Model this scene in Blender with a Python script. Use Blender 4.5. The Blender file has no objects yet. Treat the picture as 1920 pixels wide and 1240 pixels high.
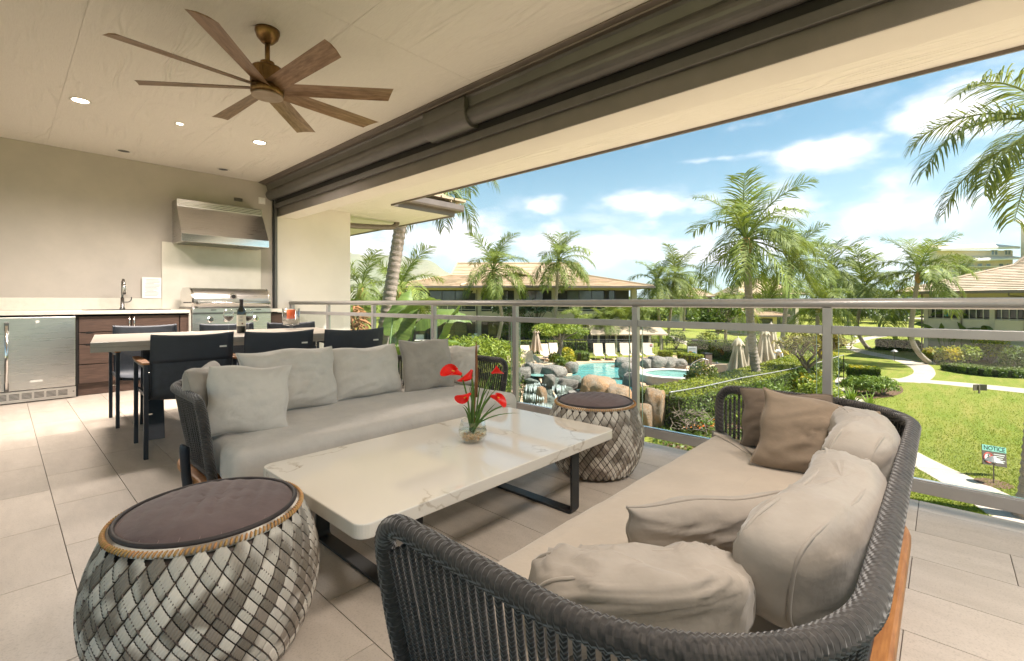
import bpy, bmesh, math, random
from mathutils import Vector, Matrix, noise

# ------------------------------------------------------------------ scene, camera, sky, sun, exposure
sc = bpy.context.scene
R = math.radians
PI = math.pi
random.seed(11)
YAW = 47.46
cam_d = bpy.data.cameras.new('camera')
cam = bpy.data.objects.new('camera', cam_d)
sc.collection.objects.link(cam)
cam.location = (0, 0, 1.06)
cam.rotation_euler = (R(90), 0, R(-YAW))
cam_d.sensor_width = 36
cam_d.lens = 36 * 881 / 1920
cam_d.shift_y = -52.5 / 1920
cam_d.clip_start = 0.02
cam_d.clip_end = 20000
sc.camera = cam

SUN_EL, SUN_AZ = R(56), math.atan2(0.42, -0.90)      # azimuth measured from +Y towards +X
SUN = Vector((math.sin(SUN_AZ) * math.cos(SUN_EL), math.cos(SUN_AZ) * math.cos(SUN_EL), math.sin(SUN_EL)))
sun_d = bpy.data.lights.new('sun', 'SUN')
sun_d.energy = 2.2
sun_d.angle = R(1.5)
sun_d.color = (1.0, 0.95, 0.86)
sun = bpy.data.objects.new('sun', sun_d)
sun.rotation_euler = SUN.to_track_quat('Z', 'Y').to_euler()
sun.location = (0, 0, 60)
sc.collection.objects.link(sun)

sc.view_settings.view_transform = 'Standard'
sc.view_settings.look = 'None'
sc.view_settings.exposure = 2.72
sc.view_settings.use_white_balance = True
sc.view_settings.white_balance_temperature = 6450
sc.view_settings.white_balance_tint = 15
sc.view_settings.gamma = 1
sc.cycles.use_denoising = True
sc.cycles.max_bounces = 10
sc.cycles.diffuse_bounces = 5
sc.cycles.glossy_bounces = 4
sc.cycles.transmission_bounces = 8
sc.cycles.transparent_max_bounces = 16
sc.cycles.sample_clamp_indirect = 6
sc.cycles.caustics_reflective = False
sc.cycles.caustics_refractive = False

FS, FC = math.sin(R(YAW)), math.cos(R(YAW))
def ray(px, py):
    r = (px - 960) / 881.0; u = (567.5 - py) / 881.0
    return Vector((FS + FC * r, FC - FS * r, u))
def P(px, py, d):          # point at a viewing depth d (metres)
    return Vector((0, 0, 1.06)) + ray(px, py) * d
GZ = -3.2
def G(px, py, z=GZ):       # point on level z
    a = ray(px, py); t = (z - 1.06) / a.z
    return Vector((a.x * t, a.y * t, z))

world = bpy.data.worlds.new('World')
sc.world = world
world.use_nodes = True
wt = world.node_tree
wt.nodes.clear()
def wn(t, **k):
    n = wt.nodes.new(t)
    for a, b in k.items(): setattr(n, a, b)
    return n
def wmath(op, a, b=None, clamp=False):
    n = wn('ShaderNodeMath', operation=op, use_clamp=clamp)
    for i, s in enumerate((a, b)):
        if s is None: continue
        if isinstance(s, (int, float)): n.inputs[i].default_value = s
        else: wt.links.new(s, n.inputs[i])
    return n.outputs[0]
w_out = wn('ShaderNodeOutputWorld'); w_bg = wn('ShaderNodeBackground')
w_sky = wn('ShaderNodeTexSky', sky_type='NISHITA', sun_disc=False)
w_sky.sun_elevation = SUN_EL; w_sky.sun_rotation = SUN_AZ
w_sky.altitude = 50; w_sky.air_density = 1.0; w_sky.dust_density = 0.3; w_sky.ozone_density = 1.0
w_tc = wn('ShaderNodeTexCoord')
w_sep = wn('ShaderNodeSeparateXYZ'); wt.links.new(w_tc.outputs['Generated'], w_sep.inputs[0])
w_el = wmath('ARCSINE', w_sep.outputs[2])
w_az = wmath('ARCTAN2', w_sep.outputs[0], w_sep.outputs[1])
# cloud deck: noise on a plane overhead, stretched, fading into a pale bank near the horizon
w_den = wmath('ADD', wmath('MAXIMUM', w_sep.outputs[2], 0.0), 0.16)
w_cmb = wn('ShaderNodeCombineXYZ')
wt.links.new(wmath('DIVIDE', w_sep.outputs[0], w_den), w_cmb.inputs[0])
wt.links.new(wmath('DIVIDE', w_sep.outputs[1], w_den), w_cmb.inputs[1])
w_no = wn('ShaderNodeTexNoise'); w_no.inputs['Scale'].default_value = 0.9; w_no.inputs['Detail'].default_value = 9; w_no.inputs['Roughness'].default_value = 0.62
wt.links.new(w_cmb.outputs[0], w_no.inputs['Vector'])
w_no2 = wn('ShaderNodeTexNoise'); w_no2.inputs['Scale'].default_value = 9; w_no2.inputs['Detail'].default_value = 8; w_no2.inputs['Roughness'].default_value = 0.6
w_mp = wn('ShaderNodeMapping'); w_mp.inputs['Scale'].default_value = (1, 1, 2.2)
wt.links.new(w_tc.outputs['Generated'], w_mp.inputs[0]); wt.links.new(w_mp.outputs[0], w_no2.inputs['Vector'])
blob = None
for (px, py, wx, wy, s) in [(1790, 205, 210, 85, 1.0), (1570, 283, 160, 42, .95), (1215, 383, 150, 34, .95), (1480, 400, 150, 55, .7),
                            (1680, 395, 230, 75, .75), (1130, 465, 300, 60, .85), (830, 450, 190, 85, .95), (700, 490, 150, 90, 1.0), (1330, 300, 150, 9, .55), (1860, 330, 110, 60, .7), (1350, 470, 240, 65, .8), (1640, 480, 240, 65, .8), (1010, 385, 70, 24, .6)]:
    d = ray(px, py); az = math.atan2(d.x, d.y); el = math.asin(d.normalized().z)
    d2 = ray(px + wx, py); d3 = ray(px, py - wy)
    wa = abs(math.atan2(d2.x, d2.y) - az); we = abs(math.asin(d3.normalized().z) - el)
    qx = wmath('DIVIDE', wmath('SUBTRACT', w_az, az), wa); qy = wmath('DIVIDE', wmath('SUBTRACT', w_el, el), we)
    r2 = wmath('SQRT', wmath('ADD', wmath('MULTIPLY', qx, qx), wmath('MULTIPLY', qy, qy)))
    v = wmath('MULTIPLY', wmath('SUBTRACT', 1.15, r2, True), s)
    blob = v if blob is None else wmath('MAXIMUM', blob, v)
w_a = wmath('ADD', blob, wmath('MULTIPLY', wmath('SUBTRACT', w_no2.outputs[0], 0.5), 2.1))
w_m1 = wn('ShaderNodeMapRange'); w_m1.inputs[1].default_value = .18; w_m1.inputs[2].default_value = .92
wt.links.new(w_a, w_m1.inputs[0])
w_m2 = wn('ShaderNodeMapRange'); w_m2.inputs[1].default_value = .55; w_m2.inputs[2].default_value = .80; w_m2.inputs[4].default_value = .8
wt.links.new(w_no.outputs[0], w_m2.inputs[0])
w_hz = wn('ShaderNodeMapRange'); w_hz.inputs[1].default_value = 0.34; w_hz.inputs[2].default_value = 0.0; w_hz.inputs[4].default_value = .75
wt.links.new(w_el, w_hz.inputs[0])
w_cl = wmath('MAXIMUM', w_m1.outputs[0], w_m2.outputs[0], True)
w_tint = wn('ShaderNodeMix', data_type='RGBA', blend_type='MULTIPLY'); w_tint.inputs[0].default_value = 1
wt.links.new(w_sky.outputs[0], w_tint.inputs[6]); w_tint.inputs[7].default_value = (0.175, 0.385, 0.36, 1)
w_hmix = wn('ShaderNodeMix', data_type='RGBA')
wt.links.new(wmath('POWER', w_hz.outputs[0], 1.5), w_hmix.inputs[0]); wt.links.new(w_tint.outputs[2], w_hmix.inputs[6])
w_hmix.inputs[7].default_value = (2.6, 3.0, 3.0, 1)
w_mix = wn('ShaderNodeMix', data_type='RGBA')
w_cl = wmath('POWER', w_cl, 1.5)
wt.links.new(w_cl, w_mix.inputs[0]); wt.links.new(w_hmix.outputs[2], w_mix.inputs[6])
w_mix.inputs[7].default_value = (4.4, 4.3, 4.2, 1)
wt.links.new(w_mix.outputs[2], w_bg.inputs[0])
w_bg.inputs[1].default_value = 0.06
wt.links.new(w_bg.outputs[0], w_out.inputs[0])

# ------------------------------------------------------------------ helpers
COL = sc.collection
OFF = {}
def tag(o, label=None, cat=None, group=None, kind=None):
    for k, v in (('label', label), ('category', cat), ('group', group), ('kind', kind)):
        if v: o[k] = v
    return o
def thing(name, loc, label=None, cat=None, group=None, rz=0):
    o = bpy.data.objects.new(name, None); COL.objects.link(o)
    o.location = loc; o.rotation_euler = (0, 0, rz); o.empty_display_size = .1
    OFF[o.name] = Vector(loc)
    return tag(o, label, cat, group)
def copy_tree(o, parent=None):
    c = o.copy(); COL.objects.link(c)
    if parent: c.parent = parent
    for ch in o.children: copy_tree(ch, c)
    return c

class MB:
    def __init__(s): s.v = []; s.f = []
    def add(s, vs, fs):
        n = len(s.v); s.v += [tuple(v) for v in vs]; s.f += [tuple(i + n for i in f) for f in fs]
    def box(s, x0, x1, y0, y1, z0, z1, M=None):
        vs = [Vector(p) for p in ((x0,y0,z0),(x1,y0,z0),(x1,y1,z0),(x0,y1,z0),(x0,y0,z1),(x1,y0,z1),(x1,y1,z1),(x0,y1,z1))]
        if M is not None: vs = [M @ v for v in vs]
        s.add(vs, [(0,3,2,1),(4,5,6,7),(0,1,5,4),(1,2,6,5),(2,3,7,6),(3,0,4,7)]); return s
    def tube(s, pts, r, n=8, cap=True, closed=False, flat=1.0):
        pts = [Vector(p) for p in pts]; m = len(pts)
        rs = r if isinstance(r, (list, tuple)) else [r] * m
        up = Vector((0, 0, 1)); rings = []; prev = None
        for i, p in enumerate(pts):
            if closed: t = pts[(i+1) % m] - pts[i-1]
            else: t = pts[min(i+1, m-1)] - pts[max(i-1, 0)]
            if t.length < 1e-9: t = Vector((0,0,1))
            t.normalize()
            if prev is None:
                a = up if abs(t.z) < .95 else Vector((1, 0, 0))
                x = t.cross(a).normalized()
            else:
                x = prev - t * prev.dot(t)
                x = x.normalized() if x.length > 1e-6 else t.orthogonal().normalized()
            prev = x; y = t.cross(x)
            rings.append([p + x * (rs[i] * math.cos(2*PI*k/n)) + y * (rs[i] * flat * math.sin(2*PI*k/n)) for k in range(n)])
        vs = [q for rg in rings for q in rg]; fs = []
        for i in range(m if closed else m - 1):
            j = (i + 1) % m
            for k in range(n):
                l = (k + 1) % n
                fs.append((i*n+k, i*n+l, j*n+l, j*n+k))
        if cap and not closed:
            fs.append(tuple(range(n-1, -1, -1))); fs.append(tuple((m-1)*n + k for k in range(n)))
        s.add(vs, fs); return s
    def lathe(s, prof, n=32, c=(0,0,0), a0=0, cap=True):
        vs = []; fs = []; m = len(prof)
        for (r, z) in prof:
            for k in range(n):
                a = a0 + 2*PI*k/n
                vs.append((c[0] + r*math.cos(a), c[1] + r*math.sin(a), c[2] + z))
        for i in range(m-1):
            for k in range(n):
                l = (k+1) % n
                fs.append((i*n+k, i*n+l, (i+1)*n+l, (i+1)*n+k))
        if cap:
            if prof[0][0] > 1e-4: fs.append(tuple(range(n-1, -1, -1)))
            if prof[-1][0] > 1e-4: fs.append(tuple((m-1)*n+k for k in range(n)))
        s.add(vs, fs); return s
    def prism(s, poly, z0, z1):
        n = len(poly)
        vs = [(p[0], p[1], z0) for p in poly] + [(p[0], p[1], z1) for p in poly]
        s.add(vs, [tuple(range(n-1, -1, -1)), tuple(range(n, 2*n))] + [(i, (i+1) % n, n+(i+1) % n, n+i) for i in range(n)]); return s
    def slab(s, pts, off):   # polygon of 3-d points, thickened by the vector off
        pts = [Vector(p) for p in pts]; off = Vector(off); n = len(pts)
        s.add(pts + [p + off for p in pts], [tuple(range(n-1, -1, -1)), tuple(range(n, 2*n))] + [(i, (i+1) % n, n+(i+1) % n, n+i) for i in range(n)]); return s
    def mesh(s, name, smooth=False):
        me = bpy.data.meshes.new(name); me.from_pydata(s.v, [], s.f); me.update()
        if smooth: me.polygons.foreach_set('use_smooth', [True] * len(me.polygons))
        return me
    def build(s, name, m, parent=None, bevel=0, smooth=False, local=False, seg=2, fix=False):
        """coordinates are world coordinates unless local; top-level meshes get their origin at their base"""
        if not local:
            if parent is not None: off = OFF[parent.name]
            else:
                xs = [v[0] for v in s.v]; ys = [v[1] for v in s.v]; zs = [v[2] for v in s.v]
                off = Vector(((min(xs)+max(xs))/2, (min(ys)+max(ys))/2, min(zs)))
            s.v = [(v[0]-off.x, v[1]-off.y, v[2]-off.z) for v in s.v]
        me = s.mesh(name, smooth)
        if fix:
            b = bmesh.new(); b.from_mesh(me); bmesh.ops.recalc_face_normals(b, faces=b.faces); b.to_mesh(me); b.free()
        o = bpy.data.objects.new(name, me); COL.objects.link(o)
        if m: me.materials.append(m)
        if parent is not None:
            o.parent = parent; OFF[o.name] = OFF.get(parent.name, Vector())
        else:
            if not local: o.location = off; OFF[o.name] = off
            else: OFF[o.name] = Vector()
        if bevel:
            b = o.modifiers.new('bevel', 'BEVEL'); b.width = bevel; b.segments = seg; b.limit_method = 'ANGLE'; b.angle_limit = R(40)
        if smooth and bevel == 0 and len(s.f) < 20000:
            pass
        return o
def inst(name, mesh, parent=None, loc=(0,0,0), rot=(0,0,0), scale=(1,1,1)):
    o = bpy.data.objects.new(name, mesh); COL.objects.link(o)
    if parent: o.parent = parent
    o.location = loc; o.rotation_euler = rot; o.scale = scale
    return o
def nz(x, y=0., z=0.): return noise.noise(Vector((x, y, z)))
def smooth_path(pts, n=8):
    pts = [Vector(p) for p in pts]; out = []
    for i in range(len(pts)-1):
        p0 = pts[max(i-1, 0)]; p1 = pts[i]; p2 = pts[i+1]; p3 = pts[min(i+2, len(pts)-1)]
        for k in range(n):
            t = k / n
            out.append(.5 * ((2*p1) + (p2-p0)*t + (2*p0-5*p1+4*p2-p3)*t*t + (3*p1-p0-3*p2+p3)*t**3))
    out.append(pts[-1]); return out

# ------------------------------------------------------------------ materials
def new_mat(name):
    m = bpy.data.materials.new(name); m.use_nodes = True
    nt = m.node_tree; nt.nodes.clear()
    out = nt.nodes.new('ShaderNodeOutputMaterial'); b = nt.nodes.new('ShaderNodeBsdfPrincipled')
    nt.links.new(b.outputs[0], out.inputs[0])
    return m, nt, b, out
def node(nt, t, inp=None, **k):
    n = nt.nodes.new(t)
    for a, v in k.items(): setattr(n, a, v)
    for a, v in (inp or {}).items():
        if hasattr(v, 'is_linked'): nt.links.new(v, n.inputs[a])
        else: n.inputs[a].default_value = v
    return n
def c4(c): return (c[0], c[1], c[2], 1)
def coords(nt, stretch=(1,1,1), rot=(0,0,0), coord='Object', rnd_off=True):
    tc = node(nt, 'ShaderNodeTexCoord')
    src = tc.outputs[coord]
    if rnd_off:
        oi = node(nt, 'ShaderNodeObjectInfo')
        mu = node(nt, 'ShaderNodeMath', {0: oi.outputs['Random'], 1: 37.0}, operation='MULTIPLY')
        ad = node(nt, 'ShaderNodeVectorMath', {0: src, 1: mu.outputs[0]}, operation='ADD'); src = ad.outputs[0]
    mp = node(nt, 'ShaderNodeMapping', {0: src, 'Scale': stretch, 'Rotation': rot})
    return mp.outputs[0]
def mixc(nt, f, a, b, blend='MIX'):
    n = node(nt, 'ShaderNodeMix', data_type='RGBA', blend_type=blend)
    for i, v in ((0, f), (6, a), (7, b)):
        if hasattr(v, 'is_linked'): nt.links.new(v, n.inputs[i])
        elif isinstance(v, (int, float)): n.inputs[i].default_value = v
        else: n.inputs[i].default_value = c4(v)
    return n.outputs[2]
def ramp(nt, v, lo, hi, a=0., b=1.):
    return node(nt, 'ShaderNodeMapRange', {0: v, 1: lo, 2: hi, 3: a, 4: b}).outputs[0]
def mat(name, c1, c2=None, rough=.6, metal=0., scale=4., stretch=(1,1,1), detail=5, lo=.35, hi=.65, bump=0., bscale=60., bstretch=(1,1,1), bdist=.01,
        rnd=0., island=0., leaf=0., spec=.5, rvar=0., rot=(0,0,0), coat=0., sheen=0., rnd_off=True):
    m, nt, b, out = new_mat(name)
    c2 = c2 or tuple(x*.85 for x in c1)
    v = coords(nt, stretch, rot, rnd_off=rnd_off)
    n1 = node(nt, 'ShaderNodeTexNoise', {'Vector': v, 'Scale': scale, 'Detail': detail, 'Roughness': .6})
    col = mixc(nt, ramp(nt, n1.outputs[0], lo, hi), c1, c2)
    if rnd:
        oi = node(nt, 'ShaderNodeObjectInfo')
        hv = node(nt, 'ShaderNodeHueSaturation', {'Value': ramp(nt, oi.outputs['Random'], 0, 1, 1-rnd, 1+rnd), 'Color': col}); col = hv.outputs[0]
    if island:
        ge = node(nt, 'ShaderNodeNewGeometry')
        hv = node(nt, 'ShaderNodeHueSaturation', {'Value': ramp(nt, ge.outputs['Random Per Island'], 0, 1, 1-island, 1+island), 'Hue': ramp(nt, ge.outputs['Random Per Island'], 0, 1, .515, .485), 'Color': col}); col = hv.outputs[0]
    nt.links.new(col, b.inputs['Base Color'])
    b.inputs['Roughness'].default_value = rough; b.inputs['Metallic'].default_value = metal
    b.inputs['Specular IOR Level'].default_value = spec
    b.inputs['Coat Weight'].default_value = coat
    if sheen: b.inputs['Sheen Weight'].default_value = sheen
    if rvar: nt.links.new(ramp(nt, n1.outputs[0], .3, .7, rough-rvar, rough+rvar), b.inputs['Roughness'])
    if bump:
        v2 = coords(nt, bstretch, rot, rnd_off=rnd_off)
        n2 = node(nt, 'ShaderNodeTexNoise', {'Vector': v2, 'Scale': bscale, 'Detail': 4})
        bp = node(nt, 'ShaderNodeBump', {'Strength': bump, 'Distance': bdist, 'Height': n2.outputs[0]})
        nt.links.new(bp.outputs[0], b.inputs['Normal'])
    if leaf:
        tr = node(nt, 'ShaderNodeBsdfTranslucent'); nt.links.new(mixc(nt, 1., col, (1.25, 1.2, .7), 'MULTIPLY'), tr.inputs[0])
        mx = node(nt, 'ShaderNodeMixShader', {0: leaf}); nt.links.new(b.outputs[0], mx.inputs[1]); nt.links.new(tr.outputs[0], mx.inputs[2]); nt.links.new(mx.outputs[0], out.inputs[0])
    return m
MT = {}
# interior
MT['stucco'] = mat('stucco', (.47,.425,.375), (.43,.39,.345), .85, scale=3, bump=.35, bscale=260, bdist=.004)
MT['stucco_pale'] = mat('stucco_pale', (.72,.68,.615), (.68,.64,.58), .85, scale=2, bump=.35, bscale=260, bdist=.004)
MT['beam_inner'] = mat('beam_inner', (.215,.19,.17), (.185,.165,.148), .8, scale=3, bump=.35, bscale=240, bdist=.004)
MT['panel_cream'] = mat('panel_cream', (.68,.64,.56), (.63,.59,.51), .4, scale=6, bump=.05)
MT['counter'] = mat('counter', (.68,.63,.55), (.63,.58,.5), .3, scale=20)
MT['dark_wood'] = mat('dark_wood', (.105,.06,.042), (.055,.031,.022), .55, scale=6, stretch=(1.2, 1.2, 22), detail=8, bump=.15, bscale=10, bstretch=(1.5,1.5,40), rnd=.12, rot=(0,R(90),0))
MT['teak'] = mat('teak', (.42,.185,.055), (.27,.105,.03), .45, scale=5, stretch=(2,14,14), detail=7, rnd=.1)
MT['steel'] = mat('steel', (.62,.60,.57), (.575,.555,.53), .3, 1., scale=3, stretch=(1,1,60), rvar=.04, detail=3)
MT['steel_dark'] = mat('steel_dark', (.22,.21,.2), (.17,.16,.15), .3, 1., scale=3, stretch=(1,1,50))
MT['chrome'] = mat('chrome', (.75,.74,.72), (.7,.69,.68), .12, 1.)
MT['black'] = mat('black', (.012,.012,.013), (.02,.02,.021), .45)
MT['gap'] = mat('gap', (.012,.01,.009), None, .9)
MT['charcoal_metal'] = mat('charcoal_metal', (.035,.042,.055), (.028,.033,.043), .38, .3, scale=12, bump=.04, bscale=400)
MT['rail_metal'] = mat('rail_metal', (.35,.335,.32), (.32,.305,.29), .33, .25, scale=8)
MT['shade_case'] = mat('shade_case', (.14,.132,.124), (.12,.113,.106), .38, .3, scale=5)
MT['shade_cloth'] = mat('shade_cloth', (.028,.024,.022), (.02,.018,.017), .8, bump=.3, bscale=500)
MT['fan_wood'] = mat('fan_wood', (.30,.185,.10), (.16,.085,.036), .42, .25, scale=4, stretch=(2,12,12), rnd=.12, detail=6)
MT['fan_metal'] = mat('fan_metal', (.23,.125,.045), (.13,.068,.024), .35, .7, scale=5, stretch=(4,4,1))
MT['white_trim'] = mat('white_trim', (.75,.72,.66), None, .4)
MT['paper'] = mat('paper', (.78,.77,.74), (.74,.73,.70), .5)
MT['ink'] = mat('ink', (.35,.35,.35), None, .6)
MT['fab_grey'] = mat('fab_grey', (.59,.55,.50), (.52,.485,.44), .9, scale=7, bump=.30, bscale=11, bstretch=(1,1,1), bdist=.02, sheen=.25)
MT['fab_mid'] = mat('fab_mid', (.36,.325,.285), (.305,.275,.24), .9, scale=7, bump=.30, bscale=11, bstretch=(1,1,1), bdist=.02, sheen=.25)
MT['fab_taupe'] = mat('fab_taupe', (.36,.32,.275), (.305,.27,.23), .9, scale=6, bump=.30, bscale=11, bstretch=(1,1,1), bdist=.02, sheen=.25)
MT['fab_brown'] = mat('fab_brown', (.27,.205,.145), (.21,.158,.11), .9, scale=6, bump=.30, bscale=11, bstretch=(1,1,1), bdist=.02, sheen=.2)
MT['seat_taupe'] = mat('seat_taupe', (.47,.405,.33), (.42,.36,.292), .9, scale=5, bump=.30, bscale=11, bstretch=(1,1,1), bdist=.02, sheen=.25)
MT['pouf_cushion'] = mat('pouf_cushion', (.135,.095,.092), (.09,.062,.062), .75, scale=5, bump=.15, bscale=60, sheen=.1)
MT['piping'] = mat('piping', (.03,.022,.022), None, .6)
MT['sling'] = mat('sling', (.05,.058,.072), (.038,.044,.056), .6, scale=30, bump=.25, bscale=600, bdist=.002)
MT['table_grey'] = mat('table_grey', (.36,.32,.27), (.315,.28,.235), .38, scale=8, stretch=(1,6,6), bump=.03)
MT['cane'] = mat('cane', (.52,.30,.11), (.38,.20,.065), .5, island=.15)
MT['weave'] = mat('weave', (.62,.57,.50), (.25,.21,.17), .5, scale=7, detail=1, lo=.46, hi=.54, rnd=.15, island=.35)
MT['weave_cord'] = mat('weave_cord', (.085,.062,.05), (.055,.04,.032), .6, rnd=.2)
MT['stem'] = mat('stem', (.10,.20,.03), (.06,.12,.02), .45, leaf=.2)
MT['stem_brown'] = mat('stem_brown', (.22,.09,.025), (.15,.06,.018), .6, bump=.3)
MT['petal'] = mat('petal', (.85,.022,.012), (.70,.012,.010), .35, leaf=.35, scale=10)
MT['spadix'] = mat('spadix', (.8,.45,.05), None, .6)
MT['pebble'] = mat('pebble', (.50,.28,.07), (.62,.52,.38), .3, scale=25, island=.3)
MT['gravel'] = mat('gravel', (.50,.42,.34), (.66,.58,.5), .7, scale=60, island=.3)
MT['candle'] = mat('candle', (.90,.20,.015), (.82,.16,.012), .5, leaf=.3)
MT['bottle'] = mat('bottle', (.006,.012,.008), None, .06, spec=.6, coat=.5)
MT['label'] = mat('label', (.72,.66,.55), (.66,.6,.5), .7)
MT['foil'] = mat('foil', (.01,.01,.016), None, .3)
MT['wine'] = mat('wine', (.012,.001,.003), None, .25, spec=.2)
def rope_mat(name, c1, c2, tw):
    m, nt, b, out = new_mat(name)
    v = coords(nt, (1,1,1))
    n1 = node(nt, 'ShaderNodeTexNoise', {'Vector': v, 'Scale': 130, 'Detail': 3})
    n2 = node(nt, 'ShaderNodeTexNoise', {'Vector': v, 'Scale': 14, 'Detail': 2})
    w = node(nt, 'ShaderNodeTexWave', {'Vector': v, 'Scale': tw, 'Distortion': 1.5}, bands_direction='DIAGONAL')
    f = node(nt, 'ShaderNodeMath', {0: n1.outputs[0], 1: n2.outputs[0]}, operation='ADD')
    nt.links.new(mixc(nt, ramp(nt, f.outputs[0], .75, 1.25), c1, c2), b.inputs['Base Color'])
    b.inputs['Roughness'].default_value = .75; b.inputs['Sheen Weight'].default_value = .3
    bp = node(nt, 'ShaderNodeBump', {'Strength': .8, 'Distance': .003, 'Height': w.outputs[0]}); nt.links.new(bp.outputs[0], b.inputs['Normal'])
    return m
MT['rope'] = rope_mat('rope', (.040,.034,.030), (.010,.009,.0085), 60)
MT['rope_wrap'] = rope_mat('rope_wrap', (.046,.039,.034), (.012,.0105,.0098), 40)
def glass_mat(name, tint, rough=0.0, refl=1.0):
    m, nt, b, out = new_mat(name); nt.nodes.remove(b)
    fr = node(nt, 'ShaderNodeLayerWeight', {'Blend': .5}); tr = node(nt, 'ShaderNodeBsdfTransparent', {0: c4(tint)}); gl = node(nt, 'ShaderNodeBsdfGlossy', {0: (1,1,1,1), 'Roughness': rough})
    pw = node(nt, 'ShaderNodeMath', {0: fr.outputs['Facing'], 1: 4.0}, operation='POWER')
    f = node(nt, 'ShaderNodeMath', {0: pw.outputs[0], 1: .75*refl, 2: .035*refl}, operation='MULTIPLY_ADD')
    mx = node(nt, 'ShaderNodeMixShader', {0: f.outputs[0]}); nt.links.new(tr.outputs[0], mx.inputs[1]); nt.links.new(gl.outputs[0], mx.inputs[2]); nt.links.new(mx.outputs[0], out.inputs[0])
    return m
MT['glass_rail'] = glass_mat('glass_rail', (.955,.975,.965), refl=.6)
MT['glass_edge'] = mat('glass_edge', (.30,.42,.36), None, .2)
MT['glass_clear'] = glass_mat('glass_clear', (.955,.965,.96), refl=2.2)
MT['water_vase'] = glass_mat('water_vase', (.90,.86,.74))
def emit_mat(name, c, s):
    m, nt, b, out = new_mat(name); nt.nodes.remove(b)
    e = node(nt, 'ShaderNodeEmission', {0: c4(c), 1: s}); nt.links.new(e.outputs[0], out.inputs[0]); return m
MT['lamp_on'] = emit_mat('lamp_on', (1., .86, .62), 5)
def tile_mat():
    m, nt, b, out = new_mat('tile')
    v = coords(nt, (1.2, .35, 1)); v2 = coords(nt, (1, 1, 1))
    a = node(nt, 'ShaderNodeTexNoise', {'Vector': v, 'Scale': 9, 'Detail': 6, 'Roughness': .65}); s = node(nt, 'ShaderNodeTexNoise', {'Vector': v2, 'Scale': 160, 'Detail': 2})
    col = mixc(nt, ramp(nt, a.outputs[0], .3, .7), (.57,.50,.425), (.475,.415,.35))
    col = mixc(nt, ramp(nt, s.outputs[0], .52, .75, 0, .35), col, (.22,.18,.14))
    oi = node(nt, 'ShaderNodeObjectInfo')
    hv = node(nt, 'ShaderNodeHueSaturation', {'Value': ramp(nt, oi.outputs['Random'], 0, 1, .93, 1.07), 'Color': col})
    nt.links.new(hv.outputs[0], b.inputs['Base Color'])
    nt.links.new(ramp(nt, a.outputs[0], .3, .7, .36, .52), b.inputs['Roughness'])
    bp = node(nt, 'ShaderNodeBump', {'Strength': .12, 'Distance': .003, 'Height': s.outputs[0]}); nt.links.new(bp.outputs[0], b.inputs['Normal'])
    return m
MT['tile'] = tile_mat()
MT['grout'] = mat('grout', (.13,.105,.085), (.10,.08,.065), .9)
def ceiling_mat():
    m, nt, b, out = new_mat('ceiling_board')
    v = coords(nt, (1, 1, 1))
    n0 = node(nt, 'ShaderNodeTexNoise', {'Vector': coords(nt, (1.6, .28, 1)), 'Scale': 2.2, 'Detail': 2})
    w = node(nt, 'ShaderNodeMath', {0: n0.outputs[0], 1: 75.0}, operation='MULTIPLY')
    w = node(nt, 'ShaderNodeMath', {0: w.outputs[0]}, operation='SINE')
    k = node(nt, 'ShaderNodeTexNoise', {'Vector': coords(nt, (2.2, .5, 1)), 'Scale': 1.6, 'Detail': 2})
    h = node(nt, 'ShaderNodeMath', {0: w.outputs[0], 1: ramp(nt, k.outputs[0], .42, .62)}, operation='MULTIPLY')
    f = node(nt, 'ShaderNodeTexNoise', {'Vector': coords(nt, (1, .1, 1)), 'Scale': 160, 'Detail': 3})
    hh = node(nt, 'ShaderNodeMath', {0: h.outputs[0], 1: f.outputs[0]}, operation='ADD')
    bp = node(nt, 'ShaderNodeBump', {'Strength': .6, 'Distance': .006, 'Height': hh.outputs[0]}); nt.links.new(bp.outputs[0], b.inputs['Normal'])
    nt.links.new(mixc(nt, ramp(nt, f.outputs[0], .3, .7), (.74,.70,.635), (.70,.66,.595)), b.inputs['Base Color'])
    b.inputs['Roughness'].default_value = .62
    return m
MT['ceiling'] = ceiling_mat()
def marble_mat():
    m, nt, b, out = new_mat('quartz')
    v = coords(nt, (1, 1, 1), rnd_off=False)
    n = node(nt, 'ShaderNodeTexNoise', {'Vector': v, 'Scale': 1.15, 'Detail': 8, 'Roughness': .52, 'Distortion': .35})
    d = node(nt, 'ShaderNodeMath', {0: n.outputs[0], 1: .5}, operation='SUBTRACT'); d = node(nt, 'ShaderNodeMath', {0: d.outputs[0]}, operation='ABSOLUTE')
    vein = ramp(nt, d.outputs[0], 0.0, .006, .85, 0)
    k = node(nt, 'ShaderNodeTexNoise', {'Vector': v, 'Scale': 3.1, 'Detail': 2}); ve = node(nt, 'ShaderNodeMath', {0: vein, 1: ramp(nt, k.outputs[0], .46, .66)}, operation='MULTIPLY')
    n3 = node(nt, 'ShaderNodeTexNoise', {'Vector': v, 'Scale': 1.2, 'Detail': 3})
    base = mixc(nt, ramp(nt, n3.outputs[0], .3, .7), (.76,.72,.645), (.70,.655,.575))
    nt.links.new(mixc(nt, ve.outputs[0], base, (.36,.29,.2)), b.inputs['Base Color'])
    b.inputs['Roughness'].default_value = .06; b.inputs['Specular IOR Level'].default_value = .75
    return m
MT['quartz'] = marble_mat()
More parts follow.
